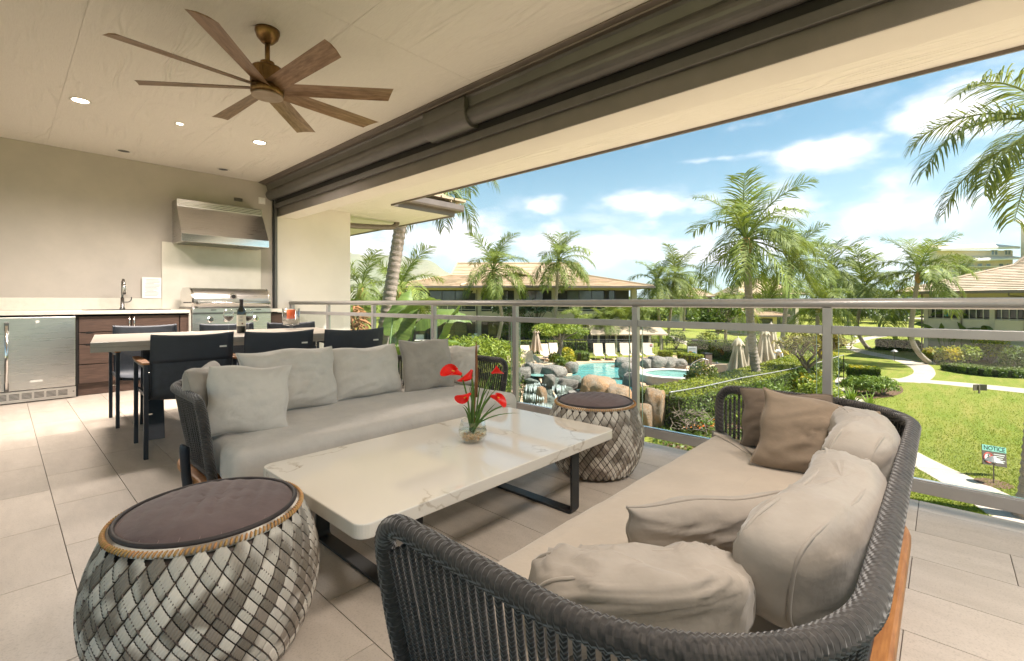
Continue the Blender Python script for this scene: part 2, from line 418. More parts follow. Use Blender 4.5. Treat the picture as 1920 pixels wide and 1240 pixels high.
# outdoors
MT['lawn'] = None
def lawn_mat():
    m, nt, b, out = new_mat('lawn')
    v = coords(nt, (1,1,1), rnd_off=False)
    a = node(nt, 'ShaderNodeTexNoise', {'Vector': v, 'Scale': .35, 'Detail': 6, 'Roughness': .65}); f = node(nt, 'ShaderNodeTexNoise', {'Vector': v, 'Scale': 22, 'Detail': 5, 'Roughness': .75})
    st = node(nt, 'ShaderNodeTexNoise', {'Vector': coords(nt, (.3, 2.2, 1), (0,0,R(40)), rnd_off=False), 'Scale': 1.2, 'Detail': 4})
    col = mixc(nt, ramp(nt, a.outputs[0], .35, .7), (.18,.235,.028), (.26,.27,.048))
    col = mixc(nt, ramp(nt, st.outputs[0], .42, .72, 0, .75), col, (.34,.29,.075))
    col = mixc(nt, ramp(nt, f.outputs[0], .42, .75, 0, .65), col, (.11,.155,.014))
    nt.links.new(col, b.inputs['Base Color']); b.inputs['Roughness'].default_value = .85; b.inputs['Specular IOR Level'].default_value = .2
    bp = node(nt, 'ShaderNodeBump', {'Strength': 1., 'Distance': .06, 'Height': f.outputs[0]}); nt.links.new(bp.outputs[0], b.inputs['Normal'])
    return m
MT['lawn'] = lawn_mat()
MT['bounce_paving'] = mat('bounce_paving', (.60,.50,.385), (.53,.435,.33), .85, scale=3, bump=.2, bscale=120)  # pale colour for the two unseen slabs added to bounce sunlight
MT['path'] = mat('path', (.46,.395,.315), (.385,.325,.255), .85, scale=1.4, detail=8, bump=.2, bscale=120)
MT['fab_dark'] = mat('fab_dark', (.17,.125,.09), (.135,.10,.072), .9, scale=6, bump=.3, bscale=11, bdist=.02, sheen=.2)
MT['deck'] = mat('deck', (.56,.39,.255), (.47,.32,.20), .75, scale=1.6, detail=7, bump=.2, bscale=40)
MT['coping'] = mat('coping', (.62,.56,.47), (.55,.49,.40), .7, scale=4)
MT['mulch'] = mat('mulch', (.16,.085,.045), (.09,.048,.025), .9, scale=12, bump=.8, bscale=40, bdist=.03)
def water_mat(name, c, wav=5):
    m, nt, b, out = new_mat(name)
    v = coords(nt, (1,1,1), rnd_off=False)
    n = node(nt, 'ShaderNodeTexNoise', {'Vector': v, 'Scale': wav, 'Detail': 3, 'Distortion': .4}); g = node(nt, 'ShaderNodeTexNoise', {'Vector': v, 'Scale': .6, 'Detail': 2})
    nt.links.new(mixc(nt, ramp(nt, g.outputs[0], .3, .7), c, tuple(x*.72 for x in c)), b.inputs['Base Color'])
    b.inputs['Roughness'].default_value = .05; b.inputs['IOR'].default_value = 1.33
    bp = node(nt, 'ShaderNodeBump', {'Strength': .45, 'Distance': .08, 'Height': n.outputs[0]}); nt.links.new(bp.outputs[0], b.inputs['Normal'])
    return m
MT['pool'] = water_mat('pool', (.11,.36,.35), 2.2)
MT['spa'] = water_mat('spa', (.20,.42,.37), 5)
MT['foam'] = mat('foam', (.50,.56,.53), (.30,.37,.34), .3, scale=14, stretch=(1,1,.25), bump=.6, bscale=30, leaf=.2)
def rock_mat(name, c1, c2, c3):
    m, nt, b, out = new_mat(name)
    v = coords(nt, (1,1,1))
    a = node(nt, 'ShaderNodeTexNoise', {'Vector': v, 'Scale': 1.6, 'Detail': 8, 'Roughness': .65, 'Distortion': .6}); f = node(nt, 'ShaderNodeTexNoise', {'Vector': v, 'Scale': 14, 'Detail': 6, 'Roughness': .7})
    col = mixc(nt, ramp(nt, a.outputs[0], .38, .6), c1, c2); col = mixc(nt, ramp(nt, f.outputs[0], .5, .7, 0, .6), col, c3)
    nt.links.new(col, b.inputs['Base Color']); b.inputs['Roughness'].default_value = .85
    bp = node(nt, 'ShaderNodeBump', {'Strength': 1., 'Distance': .11, 'Height': f.outputs[0]}); nt.links.new(bp.outputs[0], b.inputs['Normal'])
    return m
MT['rock_grey'] = rock_mat('rock_grey', (.34,.31,.265), (.20,.18,.15), (.44,.405,.35))
MT['rock_green'] = rock_mat('rock_green', (.22,.255,.21), (.14,.165,.135), (.33,.35,.30))
MT['rock_orange'] = rock_mat('rock_orange', (.44,.25,.115), (.36,.28,.20), (.24,.13,.06))
def leafm(name, c1, c2, isl=.35, tr=.3, rough=.5): return mat(name, c1, c2, rough, scale=1.2, island=isl, leaf=tr, spec=.35, lo=.4, hi=.6, detail=2)
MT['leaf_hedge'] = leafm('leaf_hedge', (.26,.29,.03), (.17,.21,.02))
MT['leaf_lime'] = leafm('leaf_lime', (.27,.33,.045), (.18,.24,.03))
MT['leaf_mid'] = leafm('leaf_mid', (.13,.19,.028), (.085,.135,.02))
MT['leaf_dark'] = leafm('leaf_dark', (.07,.115,.03), (.045,.08,.02), .35, .2)
MT['leaf_blue'] = leafm('leaf_blue', (.08,.12,.06), (.055,.085,.045), .35, .2)
MT['leaf_croton'] = leafm('leaf_croton', (.50,.42,.03), (.14,.19,.02), .3)
MT['leaf_olive'] = leafm('leaf_olive', (.24,.21,.05), (.15,.15,.03))
MT['leaf_strap'] = leafm('leaf_strap', (.20,.28,.045), (.12,.19,.025), .25)
MT['leaf_banana'] = mat('leaf_banana', (.17,.24,.06), (.105,.17,.04), .42, scale=3, stretch=(8,1,1), rnd=.25, leaf=.3, spec=.45, bump=.5, bscale=5, bstretch=(9,.6,1), bdist=.02)
MT['frond'] = mat('frond', (.20,.25,.055), (.13,.18,.04), .6, scale=1.5, rnd=.25, island=.22, leaf=.3, spec=.25)
MT['frond_near'] = mat('frond_near', (.19,.23,.065), (.13,.17,.048), .55, scale=1.5, rnd=.2, island=.25, leaf=.3, spec=.3)
MT['rachis'] = mat('rachis', (.30,.25,.06), (.22,.2,.05), .5)
MT['crownshaft'] = mat('crownshaft', (.42,.22,.05), (.28,.17,.05), .7, scale=8, bump=.6, bscale=20)
MT['dead_leaf'] = mat('dead_leaf', (.30,.15,.05), (.20,.10,.035), .8, island=.3)
MT['bark'] = mat('bark', (.40,.33,.27), (.28,.225,.18), .9, scale=7, stretch=(1,1,5), bump=.7, bscale=14, bstretch=(1,1,5), bdist=.03, rnd=.12)
MT['branch'] = mat('branch', (.24,.19,.145), (.17,.13,.10), .9, scale=8, bump=.5, bscale=30)
MT['flower'] = mat('flower', (.7,.25,.03), (.6,.14,.02), .6, island=.3)
MT['bld_wall'] = mat('bld_wall', (.66,.57,.44), (.61,.525,.40), .85, scale=.8, bump=.1, bscale=60)
MT['bld_trim'] = mat('bld_trim', (.55,.485,.38), (.5,.44,.345), .75, scale=1)
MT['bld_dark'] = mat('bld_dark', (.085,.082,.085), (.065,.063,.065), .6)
MT['bld_frame'] = mat('bld_frame', (.035,.03,.028), None, .5)
MT['gutter'] = mat('gutter', (.20,.165,.14), (.17,.14,.12), .45, .3)
MT['glass_far'] = mat('glass_far', (.10,.115,.10), (.05,.06,.052), .08, scale=.5, spec=.9)
MT['white_rail'] = mat('white_rail', (.70,.66,.58), None, .5)
MT['hotel'] = mat('hotel', (.74,.63,.51), (.70,.595,.48), .85, scale=.2)
MT['hotel_white'] = mat('hotel_white', (.72,.68,.6), None, .8)
MT['hotel_glass'] = mat('hotel_glass', (.22,.28,.31), (.14,.18,.2), .12, scale=.3, spec=.8)
MT['shingle'] = mat('shingle', (.47,.36,.225), (.39,.295,.19), .85, scale=.5, island=.16, rnd_off=False)
MT['shingle_grey'] = mat('shingle_grey', (.44,.345,.235), (.37,.295,.205), .85, scale=.5, island=.16, rnd_off=False)
MT['sling_pool'] = mat('sling_pool', (.66,.53,.37), (.60,.48,.335), .75, scale=4)
MT['umbrella'] = mat('umbrella', (.52,.44,.32), (.46,.385,.28), .85, scale=2, leaf=.15)
MT['umbrella_rose'] = mat('umbrella_rose', (.47,.36,.27), (.42,.315,.235), .85, scale=2, leaf=.15)
MT['dark_iron'] = mat('dark_iron', (.015,.016,.015), None, .5)
MT['sign_brown'] = mat('sign_brown', (.13,.10,.08), None, .5)
MT['sign_teal'] = mat('sign_teal', (.28,.62,.50), None, .5)
MT['sign_white'] = mat('sign_white', (.78,.78,.75), None, .5)
MT['sign_red'] = mat('sign_red', (.62,.05,.03), None, .5)
MT['sign_black'] = mat('sign_black', (.012,.012,.012), None, .5)
MT['sign_yellow'] = mat('sign_yellow', (.75,.42,.04), None, .5)
MT['towel'] = mat('towel', (.06,.16,.42), (.6,.65,.7), .9, scale=16, stretch=(1,4,4), lo=.45, hi=.52, detail=1)
MT['towel_blue'] = mat('towel_blue', (.02,.42,.66), None, .9)
MT['hill'] = mat('hill', (.17,.19,.10), (.24,.21,.13), .95, scale=.002, detail=8, rnd_off=False)
# ------------------------------------------------------------------ the lanai: floor, ceiling, walls, beam, eaves
WY = 7.8            # kitchen wall plane
CZ = 2.92           # ceiling
TW, TL = 0.2977, 0.605
fl = MB(); fl.box(-4.2, 3.325, -5, WY, -.30, -.006)
floor = tag(fl.build('floor', MT['grout']), 'beige tiled lanai floor', None, None, 'structure')
def visible(x0, x1, y0, y1):
    for x in (x0, (x0+x1)/2, x1):
        for y in (y0, (y0+y1)/2, y1):
            d = FS*x + FC*y
            if d < .3: continue
            px = 960 + 881*(FC*x - FS*y)/d; py = 567.5 + 881*1.06/d
            if -60 < px < 1980 and py < 1330: return True
    return False
t_mb = MB(); t_mb.box(-TW/2+.0016, TW/2-.0016, -TL/2+.0016, TL/2-.0016, -.006, 0)
tile_me = t_mb.mesh('tile'); tile_me.materials.append(MT['tile'])
h_mb = MB(); h_mb.box(-.078+.0016, .078-.002, -TL/2+.0016, TL/2-.0016, -.006, 0)
edge_me = h_mb.mesh('edge_tile'); edge_me.materials.append(MT['tile'])
for k in range(-1, 10):
    x0 = .193 + k*TW
    for j in range(-4, 13):
        y0 = .095 + (TL/2 if k % 2 == 0 else 0) + (j-1)*TL
        if y0 + TL > WY - .6 and x0 < 2.6 and y0 > WY-.65: continue
        if y0 > WY - .05 or not visible(x0, x0+TW, y0, y0+TL): continue
        y1 = min(y0 + TL, WY)
        o = inst('tile', tile_me, floor, Vector((x0+TW/2, (y0+y1)/2, 0)) - OFF[floor.name])
        if y1 - y0 < TL - .01: o.scale = (1, (y1-y0)/TL, 1)
for j in range(-3, 13):
    y0 = .095 + (j-1)*TL
    if y0 + TL < WY and visible(3.17, 3.33, y0, y0+TL): inst('edge_tile', edge_me, floor, Vector((3.17+.078, y0+TL/2, 0)) - OFF[floor.name])
tag(MB().box(-11, -4.21, -9, 14, -.30, -.008).build('terrace', MT['bounce_paving']), None, None, None, 'structure')  # unseen pale slab, added so sunlight bounces in under the ceiling
tag(MB().box(3.326, 3.345, -5, WY, -.35, -.012).build('slab_edge', MT['stucco_pale']), 'pale edge of the floor slab', None, None, 'structure')
tag(MB().box(-4.2, 3.20, -5, WY, GZ-.2, -.31).build('wall_below', MT['stucco_pale']), None, None, None, 'structure')

ceil = tag(MB().box(-3.0, 2.98, -5, WY+.2, CZ+.006, CZ+.25).build('ceiling', MT['stucco_pale']), None, None, None, 'structure')
PW, PL = 1.22, 2.44
for i in range(-4, 3):
    for j in range(-1, 5):
        x0 = .02 + i*PW + .35; y0 = WY - (j+1)*PL; x1 = min(x0+PW, 2.979); y1 = y0+PL
        if x0 < -3.0 or y0 < -4.9 or x0 > 2.9 or y1 > WY + .01: continue
        m = MB().box(x0+.0012, x1-.0012, y0+.0012, y1-.0012, CZ, CZ+.006)
        m.build('ceiling_panel', MT['ceiling'], ceil)
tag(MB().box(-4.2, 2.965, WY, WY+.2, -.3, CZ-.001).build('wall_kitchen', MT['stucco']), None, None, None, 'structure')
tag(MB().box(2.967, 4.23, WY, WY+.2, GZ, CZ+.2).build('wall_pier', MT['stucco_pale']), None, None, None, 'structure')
# beam across the opening
beam = MB().box(2.99, 3.28, -5, WY-.002, 2.42, CZ+.2)
tag(beam.build('beam', MT['stucco_pale'], bevel=.012), None, None, None, 'structure')
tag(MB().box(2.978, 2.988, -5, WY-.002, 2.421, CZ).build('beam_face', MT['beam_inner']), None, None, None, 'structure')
# soffit, fascia and roof; the neighbouring eave steps out beyond y = 6.6
EX, NX, JY = 4.3, 5.62, 6.62
soff = tag(MB().prism([(3.282, -5.4), (EX, -5.4), (EX, JY), (NX, JY), (NX, 11.6), (4.235, 11.6), (4.235, WY-.003), (3.282, WY-.003)], 2.66, 2.70).build('soffit', MT['ceiling']), None, None, None, 'structure')
roof = thing('eave_roof', (4.3, 3, 2.66), 'dark metal edged eave of the own building above the railing', 'eave')
for (x0, x1, y0, y1) in ((EX, EX+.02, -5.4, JY-.001), (EX, NX+.02, JY-.02, JY), (NX, NX+.02, JY+.001, 11.6)):
    MB().box(x0, x1, y0, y1, 2.635, 2.83).build('fascia', MT['gutter'], roof)
gp = [(0, 0), (.11, 0), (.125, .03), (.125, .12), (.115, .12), (.115, .035), (.105, .012), (.012, .012), (.012, .12), (0, .12)]
def gutter(ax, a, b, c):      # gutter profile swept along an axis
    m = MB(); n = len(gp); vs = []
    for t in (a, b):
        for (u, w) in gp:
            vs.append((c + u, t, 2.72 + w) if ax == 'y' else (t, c - u, 2.72 + w))
    m.add(vs, [(i, (i+1) % n, n+(i+1) % n, n+i) for i in range(n)] + [tuple(range(n-1, -1, -1)), tuple(range(n, 2*n))])
    return m.build('gutter', MT['gutter'], roof, fix=True)
gutter('y', -5.4, JY-.16, EX+.022); gutter('x', EX+.15, NX+.14, JY-.022); gutter('y', JY, 11.6, NX+.022)
MB().slab([(EX+.05, -5.4, 2.86), (EX+.05, JY, 2.86), (-3.0, JY, 5.2), (-3.0, -5.4, 5.2)], (0, 0, .06)).build('roof_deck', MT['shingle_grey'], roof)
MB().slab([(NX+.05, JY, 2.86), (NX+.05, 11.6, 2.86), (0, 11.6, 4.8), (0, JY, 4.8)], (0, 0, .06)).build('roof_deck', MT['shingle_grey'], roof)
m = MB()
for k in range(9):
    y = JY + .02 + k*.3
    m.box(NX-.16, NX+.07, y, y+.27, 2.915, 2.955)
for k in range(5):
    x = EX + .1 + k*.3
    m.box(x, x+.27, JY-.07, JY+.2, 2.925, 2.965)
m.build('roof_tiles', MT['shingle_grey'], roof)['kind'] = 'stuff'
dp = thing('downpipe', (4.6, 8.0, 2.4), 'grey downpipe bending out from the pier under the neighbouring eave', 'downpipe')
MB().tube(smooth_path([(4.2, 8.04, 2.47), (4.6, 8.04, 2.49), (5.1, 8.04, 2.53), (5.3, 8.04, 2.57), (5.37, 8.04, 2.68), (5.37, 8.04, 2.80)], 6), .052, 12).build('pipe', MT['gutter'], dp, smooth=True)
MB().box(4.195, 4.235, 7.95, 8.12, 2.38, 2.56).build('bracket', MT['gutter'], dp)
tag(MB().box(4.0, 9.0, 9.6, 11.4, GZ, 2.66).build('wall_neighbour', MT['stucco_pale']), None, None, None, 'structure') if False else None

# roller shade
sh = thing('roller_shade', (2.9, 3, 2.5), 'dark brown roller shade rolled up under the ceiling above the opening', 'roller shade')
prof = [(2.978, CZ-.002), (2.80, CZ-.002), (2.80, CZ-.03), (2.815, CZ-.045)] + [(2.885+.082*math.cos(a), 2.745+.082*math.sin(a)) for a in [R(x) for x in range(130, 311, 15)]] + [(2.955, 2.69), (2.978, 2.69)]
def sweep_y(prof, y0, y1):
    m = MB(); n = len(prof)
    m.add([(p[0], y0, p[1]) for p in prof] + [(p[0], y1, p[1]) for p in prof], [(i, (i+1) % n, n+(i+1) % n, n+i) for i in range(n)] + [tuple(range(n-1, -1, -1)), tuple(range(n, 2*n))])
    return m
sweep_y(prof, -5, WY-.004).build('case', MT['shade_case'], sh, fix=True, bevel=.004)
sweep_y([(2.80, CZ-.001), (2.70, CZ-.001), (2.70, CZ-.012), (2.755, CZ-.016), (2.76, CZ-.026), (2.80, CZ-.026)], -5, WY-.004).build('ceiling_trim', MT['gutter'], sh, fix=True)
MB().box(2.944, 2.952, -5, WY-.05, 2.60, 2.70).build('shade_fabric', MT['shade_cloth'], sh)
MB().box(2.930, 2.966, -5, WY-.05, 2.545, 2.615).build('bottom_bar', MT['shade_case'], sh, bevel=.006)
bprof = [(2.976, CZ-.03), (2.775, CZ-.03), (2.772, 2.80)] + [(2.885+.112*math.cos(a), 2.745+.112*math.sin(a)) for a in [R(x) for x in range(165, 300, 12)]] + [(2.976, 2.63)]
sweep_y(bprof, 3.12, 3.72).build('joint_cover', MT['shade_case'], sh, fix=True, bevel=.005)
MB().box(2.925, 2.965, WY-.05, WY-.003, .02, 2.70).build('side_track', MT['shade_case'], sh, bevel=.004)
MB().box(2.905, 2.924, WY-.03, WY-.003, .02, 2.70).build('side_track', MT['black'], sh)

# recessed lights
for (x, y, on, lab) in ((.50, 5.845, 1, 'lit white recessed ceiling light, leftmost of the row beyond the fan'), (1.264, 5.845, 1, 'lit white recessed ceiling light, smallest, middle of the row beyond the fan'), (2.038, 5.845, 1, 'lit white recessed ceiling light beyond the fan, nearest the roller shade'),
                        (.50, -.55, 1, 'unseen recessed ceiling light added to brighten the seats, leftmost of the near row'), (1.264, -.55, 1, 'unseen recessed ceiling light added to brighten the seats, middle of the near row'), (2.038, -.55, 1, 'unseen recessed ceiling light added to brighten the seats, nearest the beam'),  # row behind the camera, added as fill light for the seating
                        (1.026, 7.40, 0, 'unlit dark recessed ceiling light by the wall, left of the range hood'), (2.107, 7.40, 0, 'unlit dark recessed ceiling light by the wall, above the range hood')):
    L = thing('recessed_light', (x, y, CZ), lab, 'ceiling light', 'recessed lights in the ceiling')
    r = .045 if abs(x-1.264) < .01 and y > 2 else .075
    m = MB(); m.lathe([(r, -.001), (r+.004, -.006), (r-.012, -.008), (r-.018, -.002), (r-.02, .0)], 28, cap=False); m.build('trim_ring', MT['white_trim'], L, local=True, smooth=True)
    m = MB(); m.lathe([(r-.016, -.0035), (.0005, -.0035)], 24, cap=False); m.build('lens', MT['lamp_on'] if on else MT['black'], L, local=True)
    if on:
        ld = bpy.data.lights.new('recessed_lamp', 'SPOT'); ld.energy = (95 if r > .05 else 40) if y > 2 else 31; ld.color = (1, .91, .79); ld.spot_size = R(160); ld.spot_blend = 1.; ld.shadow_soft_size = .26
        lo = bpy.data.objects.new('lamp', ld); COL.objects.link(lo); lo.parent = L; lo.location = (0, 0, -.03)

# railing
rl = thing('railing', (3.2, 3.6, 0), 'grey brown metal railing with glass panes along the lanai edge', 'railing')
posts = [-4.35, -3.14, -1.93, -.72, .486, 1.68, 2.883, 4.08, 5.297, 6.51, 7.72]
for y in posts:
    MB().box(3.168, 3.212, y-.022, y+.022, 0.0005, 1.03).build('post', MT['rail_metal'], rl, bevel=.003)
MB().tube([(3.19, -5, 1.055), (3.19, 3, 1.055), (3.19, WY-.004, 1.055)], .0335, 20, flat=.84).build('top_rail', MT['rail_metal'], rl, smooth=True)
for i in range(len(posts)-1):
    y0, y1 = posts[i]+.0225, posts[i+1]-.0225
    MB().box(3.171, 3.209, y0, y1, .882, .928).build('middle_rail', MT['rail_metal'], rl, bevel=.003)
    b = MB().box(3.168, 3.212, y0, y1, .088, .150).build('bottom_rail', MT['rail_metal'], rl, bevel=.003)
    MB().box(3.178, 3.202, y0+.001, y1-.001, .1505, .156).build('glazing_bead', MT['chrome'], b)
    g = MB().box(3.186, 3.194, y0+.03, y1-.03, .150, .882).build('glass_pane', MT['glass_rail'], rl)
    for ye in (y0+.03, y1-.03):
        MB().box(3.1855, 3.1945, ye-.0012, ye+.0012, .157, .881).build('pane_edge', MT['glass_edge'], g)
MB().box(3.168, 3.212, WY-.02, WY-.003, .84, 1.03).build('wall_plate', MT['rail_metal'], rl)

# ------------------------------------------------------------------ kitchen run
KF = 7.18
cb = thing('kitchen_cabinet', (1.1, 7.5, 0), 'dark brown wood cabinet run with drawers under the pale counter', 'cabinet')
MB().box(.598, 1.665, KF+.02, WY-.003, .135, .905).build('carcass', MT['gap'], cb)
MB().box(2.63, 2.93, KF+.02, WY-.003, .135, .905).build('carcass', MT['gap'], cb)
MB().box(.585, 1.665, KF+.035, KF+.06, .002, .134).build('toe_kick', MT['dark_wood'], cb)
MB().box(2.625, 2.93, KF+.035, KF+.06, .002, .134).build('toe_kick', MT['dark_wood'], cb)
MB().box(.578, .597, KF, WY-.003, .002, .905).build('side_panel', MT['gap'], cb)
def front(x0, x1, z0, z1, nm):
    return MB().box(x0+.003, x1-.003, KF-.001, KF+.019, z0+.004, z1-.004).build(nm, MT['dark_wood'], cb, bevel=.002)
dl = front(.600, 1.066, .720, .905, 'door'); dr = front(1.068, 1.548, .137, .905, 'door')
for z0, z1 in ((.585, .718), (.355, .583), (.137, .353)): front(.600, 1.066, z0, z1, 'drawer')
front(1.552, 1.662, .137, .905, 'filler_panel'); front(2.63, 2.93, .137, .905, 'door')
for x, pr in ((1.045, dl), (1.09, dr)):
    MB().tube([(x, KF-.03, .735), (x, KF-.03, .895)], .0065, 10).build('handle', MT['chrome'], pr, smooth=True)
for z in (.712, .578):
    MB().box(.66, .72, KF-.008, KF-.002, z-.002, z+.008).build('finger_pull', MT['black'], cb)
ct = thing('countertop', (1.2, 7.5, .92), 'pale stone countertop with low backsplash along the kitchen wall', 'countertop')
MB().box(-.9, 1.662, 7.135, WY-.003, .925, .968).build('slab', MT['counter'], ct, bevel=.004)
MB().box(2.63, 2.955, 7.135, WY-.003, .925, .968).build('slab', MT['counter'], ct, bevel=.004)
MB().box(-.9, 1.478, WY-.028, WY-.003, .9685, 1.115).build('backsplash', MT['counter'], ct, bevel=.003)
MB().box(1.642, 1.662, 7.125, 7.20, .005, .924).build('end_leg', MT['counter'], ct)
tag(MB().box(1.48, 2.73, WY-.022, WY-.003, .97, 1.885).build('splash_panel', MT['panel_cream'], bevel=.002), 'tall cream panel on the wall behind the grill', 'wall panel')
fr = thing('undercounter_refrigerator', (.28, 7.4, 0), 'stainless steel undercounter refrigerator with a long bar handle', 'refrigerator')
MB().box(-.06, .574, 7.19, WY-.06, .02, .915).build('body', MT['gap'], fr)
dd = MB().box(-.055, .570, 7.135, 7.185, .135, .905).build('door', MT['steel'], fr, bevel=.006)
MB().tube([(.045, 7.075, .17), (.045, 7.075, .82)], .015, 16).build('handle', MT['chrome'], dd, smooth=True)
for z in (.175, .80): MB().box(.028, .062, 7.065, 7.137, z-.035, z+.055).build('handle_mount', MT['steel_dark'], dd, bevel=.006)
m = MB(); m.tube([(.27, 7.1345, .855), (.27, 7.128, .855)], .016, 18); m.build('lock', MT['white_trim'], dd)
MB().box(.215, .31, 7.131, 7.1345, .212, .232).build('badge', MT['white_trim'], dd)
gr_ = MB().box(-.06, .573, 7.128, 7.16, .012, .128).build('toe_grille', MT['steel'], fr, bevel=.003)
for s in range(6):
    for k in range(5):
        x0 = -.03 + s*.092
        MB().box(x0, x0+.075, 7.126, 7.1285, .045+k*.013, .051+k*.013).build('louver_slot', MT['black'], gr_)
for x in (-.045, .553): MB().tube([(x, 7.1275, .075), (x, 7.124, .075)], .007, 10).build('screw', MT['steel_dark'], gr_)

sk = thing('sink', (1.06, 7.42, .968), 'dark rimmed inset sink in the countertop', 'sink')
rim = MB(); rim.box(.66, 1.47, 7.22, 7.60, .9685, .975); rim.build('rim', MT['black'], sk, bevel=.003)
MB().box(.70, 1.43, 7.26, 7.56, .9752, .976).build('basin', MT['gap'], sk)
fc = thing('faucet', (1.04, 7.56, .975), 'tall dark grey pull-down faucet behind the sink', 'faucet')
MB().tube([(1.04, 7.60, .969), (1.04, 7.60, .99), (1.04, 7.60, 1.0), (1.04, 7.60, 1.12)], [.03, .028, .022, .018], 16).build('base', MT['steel_dark'], fc, smooth=True)
MB().tube(smooth_path([(1.04, 7.60, 1.12), (1.04, 7.60, 1.27), (1.04, 7.585, 1.325), (1.04, 7.545, 1.345), (1.04, 7.50, 1.33), (1.04, 7.475, 1.28)], 5), .012, 12).build('spout', MT['steel_dark'], fc, smooth=True)
MB().tube([(1.04, 7.478, 1.29), (1.04, 7.47, 1.25), (1.04, 7.463, 1.16)], [.015, .019, .020], 14).build('spray_head', MT['steel'], fc, smooth=True)
MB().tube(smooth_path([(1.05, 7.60, 1.065), (1.10, 7.60, 1.068), (1.125, 7.60, 1.09), (1.13, 7.60, 1.13)], 5), .007, 10).build('lever', MT['steel_dark'], fc, smooth=True)
nt_ = thing('wall_notice', (1.37, WY-.03, 1.1155), 'white printed notice sheet leaning on the wall behind the counter', 'notice')
MB().box(1.265, 1.472, WY-.036, WY-.0285, 1.1155, 1.395).build('sheet', MT['paper'], nt_)
random.seed(5)
m = MB()
for k in range(13):
    z = 1.365 - k*.0175; w = random.uniform(.09, .16); x = 1.29 + random.uniform(0, .02)
    m.box(x, x+w, WY-.0368, WY-.0362, z-.0035, z+.0015)
m.build('print', MT['ink'], nt_)['kind'] = 'stuff'

# grill
gl = thing('gas_grill', (2.13, 7.4, .5), 'stainless steel built-in gas grill with domed lid and three knobs', 'grill')
X0, X1 = 1.667, 2.622
MB().box(X0, X1, 7.09, WY-.05, .60, .985).build('body', MT['steel'], gl, bevel=.005)
MB().box(X0+.004, X1-.004, 7.10, 7.2, .01, .598).build('front_doors', MT['steel'], gl, bevel=.005)
MB().box(X0, X1, 7.075, 7.0895, .905, .93).build('drip_lip', MT['steel_dark'], gl)
MB().box(X0-.01, X1+.005, 7.10, 7.70, .9855, 1.0).build('deck', MT['steel_dark'], gl, bevel=.003)
lp = [(7.12, 1.0), (7.105, 1.05)] + [(7.30+.20*math.cos(a), 1.07+.185*math.sin(a)) for a in [R(x) for x in range(175, 85, -9)]] + [(7.55, 1.255), (7.66, 1.20), (7.68, 1.0)]
def lid(x0, x1, pf):
    m = MB(); n = len(pf)
    m.add([(x0, p[0], p[1]) for p in pf] + [(x1, p[0], p[1]) for p in pf], [(i, (i+1) % n, n+(i+1) % n, n+i) for i in range(n)] + [tuple(range(n-1, -1, -1)), tuple(range(n, 2*n))])
    return m
ld_ = lid(X0+.02, X1-.02, lp).build('lid', MT['steel'], gl, fix=True, bevel=.006)
for x in (X0-.004, X1-.024): lid(x, x+.024, [(p[0]-.006 if p[0] < 7.4 else p[0]+.004, p[1]+(.006 if p[1] > 1.01 else 0)) for p in lp]).build('lid_end', MT['chrome'], ld_, fix=True, bevel=.004)
MB().tube([(X0+.05, 7.035, 1.055), (X1-.03, 7.035, 1.055)], .014, 14).build('lid_handle', MT['chrome'], ld_, smooth=True)
for x in (X0+.06, X1-.04): MB().box(x-.014, x+.014, 7.03, 7.112, 1.035, 1.075).build('handle_post', MT['steel_dark'], ld_, bevel=.004)
MB().tube([(2.145, 7.125, 1.145), (2.145, 7.098, 1.14)], [.046, .042], 24).build('thermometer', MT['chrome'], ld_)
MB().tube([(2.145, 7.097, 1.14), (2.145, 7.092, 1.14)], .026, 20).build('dial', MT['gap'], ld_)
for i, x in enumerate((1.868, 2.06, 2.252, 2.42)):
    k = MB().tube([(x, 7.088, .835), (x, 7.078, .835), (x, 7.070, .835), (x, 7.05, .835)], [.04, .04, .029, .027], 22).build('knob', MT['chrome'], gl)
    MB().box(x-.006, x+.006, 7.035, 7.0498, .812, .858).build('knob_grip', MT['steel_dark'], k)
MB().tube([(X0-.06, 7.25, 1.06), (X0-.005, 7.25, 1.06)], .007, 10).build('spit_bracket', MT['black'], gl)
for x in (1.9, 2.2, 2.45): MB().box(x-.03, x+.03, 7.06, 7.0745, .955, .968).build('light_cap', MT['steel_dark'], gl)

# hood
hd = thing('range_hood', (2.14, 7.6, 1.86), 'stainless steel range hood with sloped front above the grill', 'range hood')
hp = [(WY-.004, 2.455), (7.555, 2.455), (7.555, 2.355), (7.30, 1.965), (7.30, 1.862), (WY-.004, 1.862)]
lid(1.60, 2.672, hp).build('body', MT['steel'], hd, fix=True, bevel=.003)
for k in range(4):
    z = 2.372 + k*.022
    MB().box(1.615, 2.655, 7.545, 7.5545, z, z+.011).build('louver', MT['chrome'], hd)
MB().box(1.60, 2.672, 7.2925, 7.2995, 1.864, 1.963).build('front_band', MT['chrome'], hd, bevel=.002)
for k in range(3): MB().box(1.64+k*.34, 1.96+k*.34, 7.36, 7.72, 1.856, 1.8615).build('filter', MT['steel_dark'], hd)
tag(MB().box(2.36, 2.47, WY-.03, WY-.003, 2.58, 2.625).build('wall_sensor', MT['steel_dark'], bevel=.003), 'small dark sensor on the wall above the range hood', 'sensor')
sw = thing('wall_switch', (2.75, WY-.01, 2.63), 'white switch plate high on the wall beside the roller shade', 'switch')
MB().box(2.70, 2.80, WY-.012, WY-.003, 2.59, 2.69).build('plate', MT['white_trim'], sw, bevel=.003)
for x in (2.715, 2.755): MB().box(x, x+.03, WY-.016, WY-.0122, 2.61, 2.67).build('rocker', MT['paper'], sw, bevel=.002)

